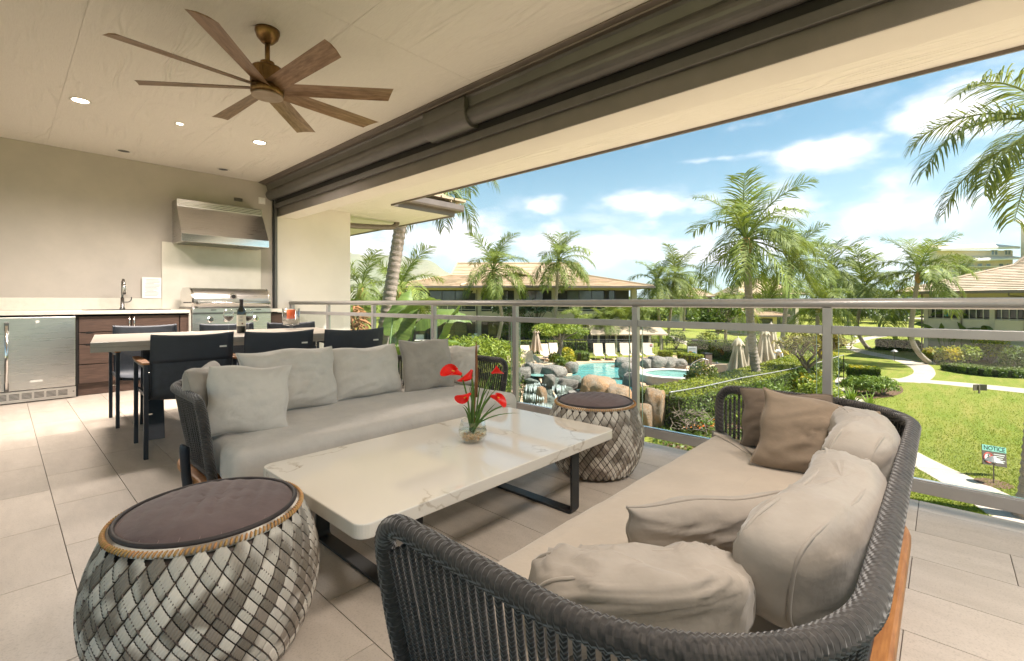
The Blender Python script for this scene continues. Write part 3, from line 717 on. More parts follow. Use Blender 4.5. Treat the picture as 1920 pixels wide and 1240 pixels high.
# ceiling fan
fx, fy, fz = 1.235, 3.40, 2.505
fan = thing('ceiling_fan', (fx, fy, CZ), 'bronze ceiling fan with eight long wooden blades', 'ceiling fan')
MB().lathe([(.078, -.001), (.078, -.02), (.066, -.055), (.04, -.085), (.026, -.095)], 32, (fx, fy, CZ)).build('canopy', MT['fan_metal'], fan, smooth=True)
MB().lathe([(.016, -.09), (.016, -.24)], 16, (fx, fy, CZ)).build('downrod', MT['fan_metal'], fan, smooth=True)
mh = MB(); mh.lathe([(.018, .20), (.045, .195), (.045, .165), (.05, .163)], 24, (fx, fy, fz)); mh.lathe([(.03, .158), (.098, .152), (.105, .14), (.105, .035), (.07, .03)], 32, (fx, fy, fz)); mh.build('motor_housing', MT['fan_metal'], fan, bevel=.003)
for k in range(4):
    a = R(45 + 90*k + 4); M = Matrix.Translation((fx, fy, fz)) @ Matrix.Rotation(a, 4, 'Z')
    MB().box(.103, .108, -.012, .012, .04, .135, M).build('housing_rib', MT['fan_metal'], fan)
MB().lathe([(.06, .03), (.102, .022), (.104, .0), (.104, -.02), (.095, -.032), (.0, -.036)], 40, (fx, fy, fz)).build('hub', MT['fan_metal'], fan, smooth=True)
MB().lathe([(.098, -.0335), (.098, -.041), (.0, -.043)], 40, (fx, fy, fz)).build('hub_cap', mat('fan_cap', (.36,.27,.18), (.27,.19,.12), .4, .3, scale=14), fan)
bm = MB(); nseg = 14; pitch = R(-15)
for i in range(nseg+1):
    t = i/nseg; r = .085 + t*.74; w = .058 + .012*t; wl = w + (.022 if i == nseg else 0)
    sk_ = .028*(t if i == nseg else 0)
    tw = pitch*(1.25-.45*t)
    for (u, h) in ((-1, 0), (-.33, .012), (.33, .012), (1, 0), (.33, .004), (-.33, .004)):
        y = u*w; z = h
        rr = r + (sk_*(-u) if i == nseg else 0)
        bm.v.append((rr, y*math.cos(tw)-z*math.sin(tw), y*math.sin(tw)+z*math.cos(tw)))
for i in range(nseg):
    for k in range(6):
        l = (k+1) % 6
        bm.f.append((i*6+k, (i+1)*6+k, (i+1)*6+l, i*6+l))
bm.f.append(tuple(range(6))); bm.f.append(tuple(nseg*6+k for k in range(5, -1, -1)))
blade = bm.mesh('blade'); blade.materials.append(MT['fan_wood'])
for k in range(8): inst('blade', blade, fan, (0, 0, fz-CZ+.012), (0, 0, R(4+45*k)))
# ------------------------------------------------------------------ seating
def offset_outline(o, d):
    n = len(o); out = []
    for i in range(n):
        a = Vector(o[i-1]); b = Vector(o[i]); c = Vector(o[(i+1) % n])
        t = (c - a); t.normalize(); nn = Vector((-t.y, t.x))
        out.append((b.x + nn.x*d, b.y + nn.y*d))
    return out
def cushion(outline, z0, z1, wob=.004, seed=0, crown=.02):
    m = MB(); n = len(outline); rings = []
    xs = [p[0] for p in outline]; ys = [p[1] for p in outline]; xm = max(xs)-.42; ym = (min(ys)+max(ys))/2
    def core(p): return (max(-xm, min(xm, p[0])), ym)
    for (ins, z) in ((.04, z0), (.008, z0+.012), (-.004, z0+.04), (-.004, z1-.055), (.004, z1-.028), (.018, z1-.012), (.036, z1-.002)):
        rings.append([(p[0], p[1], z + wob*nz(p[0]*5+seed, p[1]*5, z*9)) for p in offset_outline(outline, ins)])
    base = offset_outline(outline, .036)
    for k in (.15, .32, .5, .68, .84, .97):
        rg = []
        for p in base:
            c = core(p); x = p[0]+(c[0]-p[0])*k; y = p[1]+(c[1]-p[1])*k
            rg.append((x, y, z1-.002+crown*math.sin(k*PI/2)+wob*1.5*nz(x*4+seed, y*4, 7)))
        rings.append(rg)
    for rg in rings: m.v += rg
    for i in range(len(rings)-1):
        for k in range(n):
            l = (k+1) % n; m.f.append((i*n+k, i*n+l, (i+1)*n+l, (i+1)*n+k))
    m.f.append(tuple(range(n-1, -1, -1))); L = len(rings)-1
    # close the thin middle slit by stitching facing points
    c0 = len(m.v); cs = [core(p) for p in base]
    for c in cs: m.v.append((c[0], c[1], z1-.002+crown))
    for k in range(n):
        l = (k+1) % n; m.f.append((L*n+k, L*n+l, c0+l, c0+k))
    return m
def sofa_plan(W, yt, yb, rc, n=16):
    """open plan curve from the left arm tip round the back to the right arm tip, with arc lengths"""
    pts = [Vector((-W, yt + (yb-rc-yt)*k/8, 0)) for k in range(8)]
    pts += [Vector((-W+rc - rc*math.cos(a), yb-rc + rc*math.sin(a), 0)) for a in [PI/2*k/n for k in range(n+1)]]
    pts += [Vector((-W+rc + (2*W-2*rc)*k/14, yb, 0)) for k in range(1, 14)]
    pts += [Vector((W-rc + rc*math.sin(a), yb-rc + rc*math.cos(a), 0)) for a in [PI/2*k/n for k in range(n+1)]]
    pts += [Vector((W, yb-rc + (yt-yb+rc)*k/8, 0)) for k in range(1, 9)]
    return pts
def resample(pts, step):
    out = [pts[0].copy()]; acc = 0
    for a, b in zip(pts, pts[1:]):
        L = (b-a).length; t = step - acc
        while t <= L + 1e-9:
            out.append(a.lerp(b, t/L)); t += step
        acc = L - (t - step)
    return out
def make_sofa(loc, rz, front, seat_m, label, seat_z=.40):
    S = thing('rope_sofa', loc, label, 'sofa', 'pair of rope sofas facing the coffee table', rz)
    OFF[S.name] = Vector()
    W, yt, yb, rc = 1.02, -.36, .42, .36
    top = sofa_plan(W, yt, yb, rc); bot = sofa_plan(W-.06, yt+.02, yb-.06, rc-.03)
    ztop, zbot = .605, .225
    # rope-wound rail, running down both arm tips
    path = [Vector((-W+.055, yt+.02, zbot-.01)), Vector((-W+.03, yt-.005, .36)), Vector((-W+.008, yt-.015, .52)), Vector((-W, yt-.002, .575)), Vector((-W, yt+.035, .602))]
    path += [p + Vector((0, 0, ztop)) for p in top if (p.y > yt+.08 or abs(p.x) < W-.01)]
    path += [Vector((-p.x, p.y, p.z)) for p in reversed(path[:5])]
    sp = resample(smooth_path(path, 6), .0052)
    MB().tube(sp, [.0232 if i % 2 else .0208 for i in range(len(sp))], 14).build('wrapped_rail', MT['rope_wrap'], S, smooth=True, local=True)
    bp = resample(smooth_path([p + Vector((0, 0, zbot)) for p in bot], 2), .02)
    MB().tube(bp, .014, 8).build('lower_rail', MT['charcoal_metal'], S, smooth=True, local=True)
    # single ropes
    def at(pts, f):
        L = [0]
        for a, b in zip(pts, pts[1:]): L.append(L[-1] + (b-a).length)
        s = f*L[-1]
        for i in range(len(pts)-1):
            if s <= L[i+1] + 1e-9: return pts[i].lerp(pts[i+1], (s-L[i])/max(L[i+1]-L[i], 1e-9))
        return pts[-1]
    N = 150
    for i in range(N):
        f = (i+.7)/(N+.4)
        a = at(bot, f); b = at(top, f)
        zt = ztop - .01
        e = min(f, 1-f)
        if e < .03: zt -= (.03-e)*2.0
        m = MB(); q = random.uniform(-.003, .003)
        m.tube([(a.x, a.y, zbot), ((a.x+b.x)/2+q, (a.y+b.y)/2+q*.5, (zbot+zt)/2), (b.x, b.y, zt)], .0068, 6, cap=False)
        m.build('rope', MT['rope'], S, local=True, smooth=True)
    # teak base board
    base = [(p.x, p.y) for p in sofa_plan(W-.01, yt+.06, yb-.005, rc-.01)]
    base = base[::-1]
    MB().prism(base, .168, .212).build('teak_base', MT['teak'], S, local=True, bevel=.012)
    slat = MB().box(-W+.1, W-.1, front+.08, yt+.07, .172, .208); slat.build('front_board', MT['teak'], S, local=True, bevel=.01)
    # legs: tubes outside the arms and at the back
    for (x, y, dx, dy) in ((-W-.012, yt+.17, 1, 0), (W+.012, yt+.17, -1, 0)):
        leg = MB().tube(smooth_path([(x+dx*.03, y+dy*.03, .0), (x, y, .18), (x-dx*.012, y-dy*.012, .345), (x-dx*.008, y-dy*.008, .372)], 4), [.021]*10+[.02, .019, .012], 12)
        leg.build('leg', MT['charcoal_metal'], S, local=True, smooth=True)
    for x in (-W+.3, W-.3): MB().tube([(x, yb-.12, .0), (x, yb-.14, .18)], .019, 10).build('leg', MT['charcoal_metal'], S, local=True, smooth=True)
    for x in (-W+.12, W-.12): MB().tube([(x, front+.14, .0), (x, front+.13, .18)], .019, 10).build('leg', MT['charcoal_metal'], S, local=True, smooth=True)
    # seat cushion
    out = [(p.x, p.y) for p in sofa_plan(W-.085, yt-.0, yb-.09, rc-.06)][::-1]
    r = .05; fx_ = W-.075
    frontpts = [(-fx_, yt-.03)] + [(-fx_+r-r*math.cos(a), front+r-r*math.sin(a)) for a in [R(x) for x in range(0, 91, 18)]]
    frontpts += [(-fx_+r + (2*fx_-2*r)*k/24, front + .006*nz(k*.7, 3)) for k in range(1, 24)]
    frontpts += [(fx_-r+r*math.sin(a), front+r-r*math.cos(a)) for a in [R(x) for x in range(0, 91, 18)]] + [(fx_, yt-.03)]
    cushion(out + frontpts, .213, seat_z, seed=loc[0]).build('seat_cushion', seat_m, S, local=True, smooth=True)
    return S
s1 = make_sofa((1.645, 2.885, 0), 0, -.575, MT['fab_grey'], 'grey rope sofa with light grey seat in front of the dining chairs', .395)
s2 = make_sofa((1.57, .50, 0), PI, -.385, MT['seat_taupe'], 'dark rope sofa with taupe seat in the right foreground', .385)

def pillow(loc, w, h, t, yaw, lean, m, seed, label, roll=0, cat='pillow', group='loose cushions on the sofas', crumple=.012, bend=0, piping=True, droop=0.):
    """square stuffed cushion, bottom edge centre at loc, facing local -Y, leaning back by lean"""
    n = 34; mb = MB(); rnd = random.Random(seed)
    def pt(u, v, side):
        e = 1 - abs(u)**2.4; g = 1 - abs(v)**2.4
        x = u*w/2*(1 - .055*(1-v*v)); z = h/2 + v*h/2*(1 - .05*(1-u*u))
        th = t/2*max(e*g, 0)**.42
        fold = 0
        if crumple:
            q1 = noise.noise(Vector((u*1.6+seed*3.1, v*1.6, seed)))
            rdg = 1-abs(noise.noise(Vector((u*2.2+q1*1.3+seed, v*3.4+q1, side*1.7+seed))))*2
            rd2 = 1-abs(noise.noise(Vector((u*5.5+q1*2+seed, v*4.2, side*2.3+seed*2))))*2
            fold = crumple*(1.7*rdg**3*(1 if rdg > 0 else .3)+rd2*.45)*(e*g)**.6
            corner = (abs(u)*abs(v))**2
            fold += crumple*.35*corner*math.sin(9*(u-v*math.copysign(1, u*v))+seed)
        y = side*(th + fold*.7)
        if bend: y += bend*(x/(w/2))**2
        z -= droop*(1-abs(u))*max(v, 0)
        x += .006*math.sin(6*v+seed); z += .006*math.sin(5*u+seed*2)
        return (x, y, z)
    idx = {}
    for side in (-1, 1):
        for i in range(n+1):
            for j in range(n+1):
                rim = i in (0, n) or j in (0, n)
                key = (i, j, 0 if rim else side)
                if key in idx: continue
                # denser towards the rim
                u = math.sin((i/n-.5)*PI); v = math.sin((j/n-.5)*PI)
                p = pt(u, v, 0 if rim else side)
                idx[key] = len(mb.v); mb.v.append(p)
    def gi(i, j, s): return idx[(i, j, 0 if (i in (0, n) or j in (0, n)) else s)]
    for side in (-1, 1):
        for i in range(n):
            for j in range(n):
                f = (gi(i, j, side), gi(i+1, j, side), gi(i+1, j+1, side), gi(i, j+1, side))
                mb.f.append(f if side < 0 else f[::-1])
    Mx = Matrix.Rotation(yaw, 4, 'Z') @ Matrix.Rotation(-lean, 4, 'X') @ Matrix.Rotation(roll, 4, 'Y')
    rimpts = [mb.v[gi(i, 0, 1)] for i in range(n)] + [mb.v[gi(n, j, 1)] for j in range(n)] + [mb.v[gi(i, n, 1)] for i in range(n, 0, -1)] + [mb.v[gi(0, j, 1)] for j in range(n, 0, -1)]
    mb.v = [tuple(Mx @ Vector(p)) for p in mb.v]
    T = thing('throw_pillow', loc, label, cat, group); OFF[T.name] = Vector()
    mb.build('cover', m, T, local=True, smooth=True)
    if piping: MB().tube([Mx @ Vector(p) for p in rimpts[::2]], .0035, 6, closed=True).build('seam', m, T, local=True, smooth=True)
    return T
SZ = .40
# left sofa
pillow((.80, 2.87, SZ+.005), .42, .33, .14, R(58), R(16), MT['fab_mid'], 2.3, 'grey brown pillow tucked in the left corner of the far sofa behind the square pillow')
pillow((.845, 2.60, SZ-.005), .38, .345, .14, R(-12), R(14), MT['fab_grey'], 1.7, 'pale grey square pillow standing at the left end of the far sofa', roll=R(5), crumple=.009)
pillow((1.205, 2.90, SZ+.002), .58, .375, .21, R(2), R(13), MT['fab_grey'], 3.9, 'wide slumped light grey back cushion left of the middle of the far sofa', crumple=.022, droop=-.01)
pillow((1.735, 2.95, SZ+.002), .54, .355, .20, R(-1), R(14), MT['fab_grey'], 5.2, 'wrinkled light grey back cushion right of the middle of the far sofa', crumple=.02)
pillow((2.20, 2.86, SZ-.002), .43, .385, .16, R(-6), R(12), MT['fab_mid'], 6.4, 'darker grey square pillow at the right end of the far sofa', crumple=.008)
pillow((2.50, 2.88, SZ+.002), .30, .31, .13, R(-58), R(12), MT['fab_grey'], 7.7, 'small grey pillow in the right corner of the far sofa behind the flowers')
# right sofa: boxed, fully rounded back cushions and two loose pillows
def bolster(loc, w, h, t, yaw, lean, m, seed, label, bend=0., crumple=.014, cat='cushion'):
    n, q = 64, 34; mb = MB()
    def sp_(c, e): return math.copysign(abs(c)**e, c)
    for j in range(q+1):
        ph = -PI/2+PI*j/q
        for i in range(n):
            th = 2*PI*i/n
            x = sp_(math.cos(ph), .62)*sp_(math.cos(th), .42); y = sp_(math.cos(ph), .62)*sp_(math.sin(th), .62); z = sp_(math.sin(ph), .62)
            d = Vector((x, y, z))
            q1 = noise.noise(d*1.4+Vector((seed, 0, 0)))
            r1 = 1-abs(noise.noise(Vector((x*4.2+q1*1.8+seed+z*.8, y*.5, z*.7+q1*.6))))*3.2
            r2 = 1-abs(noise.noise(Vector((x*2.2+q1, y*.8+seed, z*4.4+x*1.5))))*3.2
            fold = crumple*.9*max(r1, 0)**1.6 + crumple*.6*max(r2, 0)**1.6 + crumple*.8*q1
            sag = -.05*h*max(0, z)*noise.noise(Vector((x*2.1+seed*2, 0, 0)))
            X = x*(w/2+fold*.6); Y = y*(t/2+fold); Z = h/2 + z*(h/2+fold) + sag
            Y += bend*(X/(w/2))**2
            mb.v.append((X, Y, Z))
    for j in range(q):
        for i in range(n): mb.f.append((j*n+i, j*n+(i+1) % n, (j+1)*n+(i+1) % n, (j+1)*n+i))
    Mx = Matrix.Rotation(yaw, 4, 'Z') @ Matrix.Rotation(-lean, 4, 'X')
    mb.v = [tuple(Mx @ Vector(p)) for p in mb.v]
    T = thing('back_cushion', loc, label, cat, 'loose cushions on the sofas'); OFF[T.name] = Vector()
    mb.build('cover', m, T, local=True, smooth=True)
    for sy in (-1, 1):     # piped seams where the boxed side joins the two faces
        loop = []
        for k in range(96):
            a_ = 2*PI*k/96; cx, cz = sp_(math.cos(a_), .45), sp_(math.sin(a_), .60)
            # point of the rounded box on the plane y = .62 t/2
            th = math.asin(min(1, .55**(1/.62))); kx = abs(math.cos(th))**.42
            X = cx*kx*(w/2)*1.0; loop.append(Mx @ Vector((X, sy*.55*(t/2)+bend*(X/(w/2))**2, h/2+cz*(h/2)*.93)))
        MB().tube(loop, .0045, 6, closed=True).build('piping', m, T, local=True, smooth=True)
    return T
bolster((1.36, .205, .39), .74, .255, .18, PI+R(-2), R(6), MT['fab_taupe'], 8.1, 'long taupe back cushion along the middle of the near sofa', bend=-.06, crumple=.007)
bolster((2.01, .215, .39), .58, .275, .185, PI+R(8), R(6), MT['fab_taupe'], 9.3, 'puffy taupe back cushion at the far end of the near sofa', bend=-.06, crumple=.007)
bolster((.86, .44, .388), .44, .165, .15, PI+R(-46), R(5), MT['fab_taupe'], 13.5, 'crumpled taupe cushion in the near corner behind the rope arm', bend=-.03, crumple=.010)
pillow((2.10, .375, .385), .40, .315, .14, R(-70), R(25), MT['fab_brown'], 10.2, 'brown square pillow leaning in the far corner of the near sofa', roll=R(10), crumple=.014)
pillow((2.36, .52, .39), .36, .27, .12, R(-84), R(8), MT['fab_dark'], 11.4, 'dark brown pillow half hidden behind the square one against the far arm')
pillow((1.27, .475, .388), .46, .165, .10, PI+R(-37), R(12), MT['fab_taupe'], 12.9, 'flat taupe pillow standing against the cushions in the middle of the near sofa', crumple=.008)

# ------------------------------------------------------------------ coffee table
ctb = thing('coffee_table', (1.51, 1.73, 0), 'low coffee table with cream veined stone top and black metal legs', 'coffee table')
def rounded(x0, x1, y0, y1, r, n=7):
    o = []
    for (cx, cy, a0) in ((x1-r, y0+r, -90), (x1-r, y1-r, 0), (x0+r, y1-r, 90), (x0+r, y0+r, 180)):
        o += [(cx+r*math.cos(R(a0+90*k/n)), cy+r*math.sin(R(a0+90*k/n))) for k in range(n+1)]
    return o
MB().prism(rounded(.745, 2.272, 1.318, 2.13, .045), .322, .371).build('top', MT['quartz'], ctb, bevel=.004)
def ubar(x, y0, y1, zt, w, t, r):
    o = [(y0, zt)] + [(y0+r-r*math.cos(a), r-r*math.sin(a)) for a in [R(q) for q in range(0, 91, 15)]] + [(y1-r+r*math.sin(a), r-r*math.cos(a)) for a in [R(q) for q in range(0, 91, 15)]] + [(y1, zt)]
    ri = r-t
    i_ = [(y0+t, zt)] + [(y0+r-ri*math.cos(a), r-ri*math.sin(a)) for a in [R(q) for q in range(0, 91, 15)]] + [(y1-r+ri*math.sin(a), r-ri*math.cos(a)) for a in [R(q) for q in range(0, 91, 15)]] + [(y1-t, zt)]
    m = MB(); n = len(o)
    for xx in (x-w/2, x+w/2):
        m.v += [(xx, p[0], p[1]+.001) for p in o] + [(xx, p[0], p[1]+.001) for p in i_]
    for k in range(n-1):
        m.f += [(k, k+1, 2*n+k+1, 2*n+k), (n+k, 3*n+k, 3*n+k+1, n+k+1), (k, n+k, n+k+1, k+1), (2*n+k, 2*n+k+1, 3*n+k+1, 3*n+k)]
    m.f += [(0, 2*n, 3*n, n), (n-1, 2*n-1, 4*n-1, 3*n-1)]
    return m
for x in (.985, 1.955): ubar(x, 1.36, 2.07, .309, .062, .012, .03).build('leg_frame', MT['black'], ctb, fix=True, bevel=.0015)
for y in (1.372, 2.03): MB().box(.93, 2.02, y-.012, y+.012, .3105, .3215).build('apron_bar', MT['black'], ctb)

# ------------------------------------------------------------------ woven poufs
def make_pouf(loc, rz, label):
    T = thing('woven_pouf', loc, label, 'pouf', 'woven poufs with quilted tops', rz); OFF[T.name] = Vector()
    H = .425
    def rad(t):            # t 0 bottom .. 1 top
        return .185 + .105*math.sin(PI*min(max(.10+t*.80, 0), 1))**.75 + .018*t
    MB().lathe([(rad(t)-.012, .018+t*(H-.02)) for t in [k/16 for k in range(17)]], 40).build('inner_shell', MT['weave_cord'], T, local=True, smooth=True)
    N = 34; NC = 11; turn = 2*PI*(NC/2)/N
    def band():            # one diagonal strip of five canes, lifting between the cords that bind it
        m = MB(); A = 21; S = 7
        for c in range(NC):
            t0, t1 = c/NC, (c+1)/NC; k0 = len(m.v)
            for i in range(S+1):
                f = i/S; up = math.sin(PI*f)**.6
                for j in range(A):
                    u = j/(A-1)-.5
                    # cells are sheared so that their ends follow the cords
                    t = min(1, max(0, t0+(t1-t0)*(f*.93+.035) - u*(t1-t0)*.93))
                    th = turn*t + u*(2*PI/N)*.92
                    rib = abs(math.sin(PI*(u+.5)*5))**.6
                    rr = rad(t) - .0005 + .0030*up + .0019*rib - .004*(abs(u)*2)**8
                    m.v.append((rr*math.cos(th), rr*math.sin(th), .018+t*(H-.018)))
            for i in range(S):
                for j in range(A-1): m.f.append((k0+i*A+j, k0+i*A+j+1, k0+(i+1)*A+j+1, k0+(i+1)*A+j))
        me = m.mesh('cane_strip', True); me.materials.append(MT['weave']); return me
    bands = [band()]
    cm = MB(); pts = []
    for i in range(57):
        t = .01+.98*i/56; th = -turn*t; r = rad(t)+.0022
        pts.append((r*math.cos(th), r*math.sin(th), .018+t*(H-.022)))
    cm.tube(pts, .0026, 5, cap=False); cord = cm.mesh('cord', True); cord.materials.append(MT['weave_cord'])
    for k in range(N):
        inst('cane_strip', bands[0], T, rot=(0, 0, 2*PI*k/N))
        inst('binding_cord', cord, T, rot=(0, 0, 2*PI*(k+.5)/N))
    # top: pale rim, cane braid, cushion
    rt = rad(1)
    MB().lathe([(rt-.002, H-.006), (rt+.003, H+.004), (rt-.012, H+.014), (rt-.035, H+.016), (.19, H+.012)], 60, cap=False).build('rim', MT['weave'], T, local=True, smooth=True)
    for q in range(88):
        pass
    br = MB()
    for q in range(130):
        a = 2*PI*q/130; d = .011
        p0 = Vector(((rt+.005)*math.cos(a-d*1.3), (rt+.005)*math.sin(a-d*1.3), H+.001)); p1 = Vector(((rt-.004)*math.cos(a+d*1.3), (rt-.004)*math.sin(a+d*1.3), H+.013))
        br.tube([p0, p0.lerp(p1, .3)+Vector((math.cos(a), math.sin(a), .4))*.004, p0.lerp(p1, .7)+Vector((math.cos(a), math.sin(a), .8))*.004, p1], [.002, .0034, .0034, .002], 6)
    br.build('cane_braid', MT['cane'], T, local=True, smooth=True)['kind'] = 'stuff'
    bb = MB().lathe([(.178, .006), (.192, .010), (.192, .022), (.178, .024)], 48, cap=False); bb.build('base_ring', MT['cane'], T, local=True, smooth=True)
    cu = MB(); n = 56; RC = .226; ring = 22
    cu.v.append((0, 0, 0))
    def cz(x, y):
        rr = math.hypot(x, y)/RC
        g = (x+.4)/.047; s = abs(math.sin(PI*g))
        return H+.018 + .034*max(0, 1-rr**3.2) + .013*(s**.4-.85)*(1-rr**6) + .003*nz(x*18, y*18, loc[0])
    cu.v[0] = (0, 0, cz(0, 0))
    for i in range(1, ring+1):
        r = RC*math.sin(PI/2*i/ring)
        for k in range(n):
            a = 2*PI*k/n; cu.v.append((r*math.cos(a), r*math.sin(a), cz(r*math.cos(a), r*math.sin(a))))
    for k in range(n): cu.f.append((0, 1+k, 1+(k+1) % n))
    for i in range(ring-1):
        for k in range(n): cu.f.append((1+i*n+k, 1+(i+1)*n+k, 1+(i+1)*n+(k+1) % n, 1+i*n+(k+1) % n))
    c = cu.build('cushion', MT['pouf_cushion'], T, local=True, smooth=True)
    MB().tube([((RC+.003)*math.cos(2*PI*k/60), (RC+.003)*math.sin(2*PI*k/60), H+.019) for k in range(60)], .007, 8, closed=True).build('piping', MT['piping'], c, local=True, smooth=True)
    st = MB()
    for k in range(-4, 5):
        x = -.4+.047*round((.4+k*.047)/.047)
        y1 = math.sqrt(max(RC*RC*.94-x*x, 0))
        if y1 < .03: continue
        st.tube([(x, -y1+2*y1*i/24, cz(x, -y1+2*y1*i/24)+.0012) for i in range(25)], .0011, 4)
    st.build('stitching', mat('stitch', (.22,.16,.15), None, .7), c, local=True)['kind'] = 'stuff'
    for k in range(4):
        a = R(40+90*k); MB().lathe([(.014, 0), (.014, .016)], 10, (.15*math.cos(a), .15*math.sin(a), .0005)).build('foot', MT['black'], T, local=True)
    return T
make_pouf((.43, 1.625, 0), R(152), 'large woven pouf with plum quilted cushion in the left foreground')
make_pouf((2.545, 1.625, 0), R(100), 'woven pouf with plum cushion beyond the coffee table by the railing')

# ------------------------------------------------------------------ dining set
dt = thing('dining_table', (1.404, 4.753, 0), 'long dining table with grey beige top and dark splayed legs', 'dining table', rz=R(-7)); OFF[dt.name] = Vector()
MB().box(-.925, .925, -.54, .54, .745, .782).build('top', MT['table_grey'], dt, local=True, bevel=.003)
for (x0, x1, y0, y1) in ((-.925, .925, -.54, -.52), (-.925, .925, .52, .54), (-.925, -.905, -.519, .519), (.905, .925, -.519, .519)):
    MB().box(x0, x1, y0, y1, .712, .7445).build('edge_skirt', MT['table_grey'], dt, local=True)
for x in (-.56, .56):
    for s in (-1, 1):
        m = MB(); m.slab([(x-.065, s*.06, .744), (x+.065, s*.06, .744), (x+.065, s*.30, .001), (x-.065, s*.30, .001)], (0, s*.035, 0)); m.build('leg', MT['charcoal_metal'], dt, local=True, fix=True, bevel=.003)
MB().box(-.7, .7, -.05, .05, .69, .744).build('cross_beam', MT['charcoal_metal'], dt, local=True)
def make_chair():
    T = thing('dining_chair', (0, 0, 0), 'x', 'chair', 'dark sling armchairs around the dining table'); OFF[T.name] = Vector()
    mt = MT['charcoal_metal']; b = .013
    for s in (-1, 1):
        x = s*.265
        MB().box(x-b, x+b, -.27-b, -.27+b, .0005, .638).build('rear_leg', mt, T, local=True, bevel=.002)
        MB().box(x-b, x+b, .25-b, .25+b, .0005, .638).build('front_leg', mt, T, local=True, bevel=.002)
        a = MB().box(x-b, x+b, -.256, .236, .617, .637).build('arm_bar', mt, T, local=True)
        m = MB(); 
        for i in range(9):
            y = -.285+.555*i/8; w = .02+.008*math.sin(PI*i/8)
            m.v += [(x-w, y, .6385), (x+w, y, .6385), (x+w, y, .654), (x-w, y, .654)]
        for i in range(8):
            for k in range(4): m.f.append((i*4+k, (i+1)*4+k, (i+1)*4+(k+1) % 4, i*4+(k+1) % 4))
        m.f += [(0, 1, 2, 3), (35, 34, 33, 32)]
        m.build('armrest', MT['teak'], T, local=True, bevel=.003, fix=True)
        MB().box(x-s*.013-.006, x-s*.013+.006, -.256, .236, .40, .425).build('seat_rail', mt, T, local=True)
        for z in (.30, .58): MB().tube([(x-s*.012, -.262, z), (x-s*.035, -.262, z)], .006, 8).build('bolt', MT['chrome'], T, local=True)
    # sling: one sheet running down the back and forward along the seat
    prof = [(-.325, .842), (-.315, .78), (-.300, .70), (-.285, .62), (-.272, .54), (-.262, .47), (-.245, .415), (-.20, .392), (-.10, .388), (.02, .395), (.14, .405), (.235, .412), (.25, .40)]
    m = MB(); A = 11; wd = .232
    pr = smooth_path([(0, p[0], p[1]) for p in prof], 3)
    for i, p in enumerate(pr):
        t = i/(len(pr)-1); backness = max(0, 1-t*2.2)
        for j in range(A):
            u = j/(A-1)*2-1
            sag = -.022*(1-u*u)*backness; dz = -.014*(1-u*u)*max(0, 1-t*9) - (.018*(1-u*u) if t > .55 else 0)
            m.v.append((u*(wd+.012*backness), p.y+sag, p.z+dz))
    n0 = len(m.v)
    for i in range(len(pr)-1):
        for j in range(A-1): m.f.append((i*A+j, i*A+j+1, (i+1)*A+j+1, (i+1)*A+j))
    sl = m.build('sling', MT['sling'], T, local=True, smooth=True)
    so = sl.modifiers.new('thick', 'SOLIDIFY'); so.thickness = .008; so.offset = 0
    m = MB(); k = 0
    for i in range(0, 9):
        p = pr[i]; t = i/(len(pr)-1); backness = max(0, 1-t*2.2)
        for j in range(A):
            u = j/(A-1)*2-1
            m.v.append((u*(wd+.013*backness)*1.003, p.y-.022*(1-u*u)*backness-.0075, p.z-.014*(1-u*u)*max(0, 1-t*9)+(.004 if i == 0 else 0)))
        k += 1
    for i in range(k-1):
        for j in range(A-1): m.f.append((i*A+j, i*A+j+1, (i+1)*A+j+1, (i+1)*A+j))
    tb = m.build('top_band', mat('sling_band', (.04,.046,.058), (.03,.035,.045), .5, bump=.2, bscale=500), T, local=True, smooth=True)
    so = tb.modifiers.new('thick', 'SOLIDIFY'); so.thickness = .004; so.offset = 0
    MB().box(.155, .20, -.330, -.322, .735, .747).build('maker_tag', MT['white_trim'], T, local=True)
    for s in (-1, 1): MB().tube([(s*(wd+.008), p.y, p.z) for p in pr], .008, 8).build('sling_tube', mt, T, local=True, smooth=True)
    return T
ch0 = make_chair()
specs = [((.945, 4.22), -3, 'dark sling armchair on the near side of the dining table, leftmost, with both legs showing'),
         ((1.50, 4.095), -6, 'dark sling armchair in the middle of the near side of the dining table'),
         ((2.055, 3.935), -9, 'dark sling armchair on the near side of the dining table, closest to the railing'),
         ((.945, 5.37), 178, 'dark sling armchair on the far side of the dining table in front of the drawers'),
         ((1.585, 5.21), 175, 'dark sling armchair on the far side of the dining table in front of the grill'),
         ((2.14, 5.0), 172, 'dark sling armchair on the far side of the table behind the orange candle')]
for i, (p, a, lab) in enumerate(specs):
    o = ch0 if i == 0 else copy_tree(ch0)
    o.location = (p[0], p[1], 0); o.rotation_euler = (0, 0, R(a)); o['label'] = lab
TZ = .7825
bt = thing('wine_bottle', (1.49, 4.72, TZ), 'dark wine bottle with cream label standing on the dining table', 'bottle'); OFF[bt.name] = Vector()
MB().lathe([(.030, 0), (.037, .004), (.037, .185), (.034, .205), (.018, .235), (.0145, .25), (.0145, .295)], 28).build('glass_body', MT['bottle'], bt, local=True, smooth=True)
MB().lathe([(.0375, .065), (.0375, .165)], 28, cap=False).build('label', MT['label'], bt, local=True, smooth=True)
MB().lathe([(.0155, .235), (.0155, .297), (.0165, .298), (.0165, .308), (.0, .309)], 20).build('foil_cap', MT['foil'], bt, local=True, smooth=True)
m = MB()
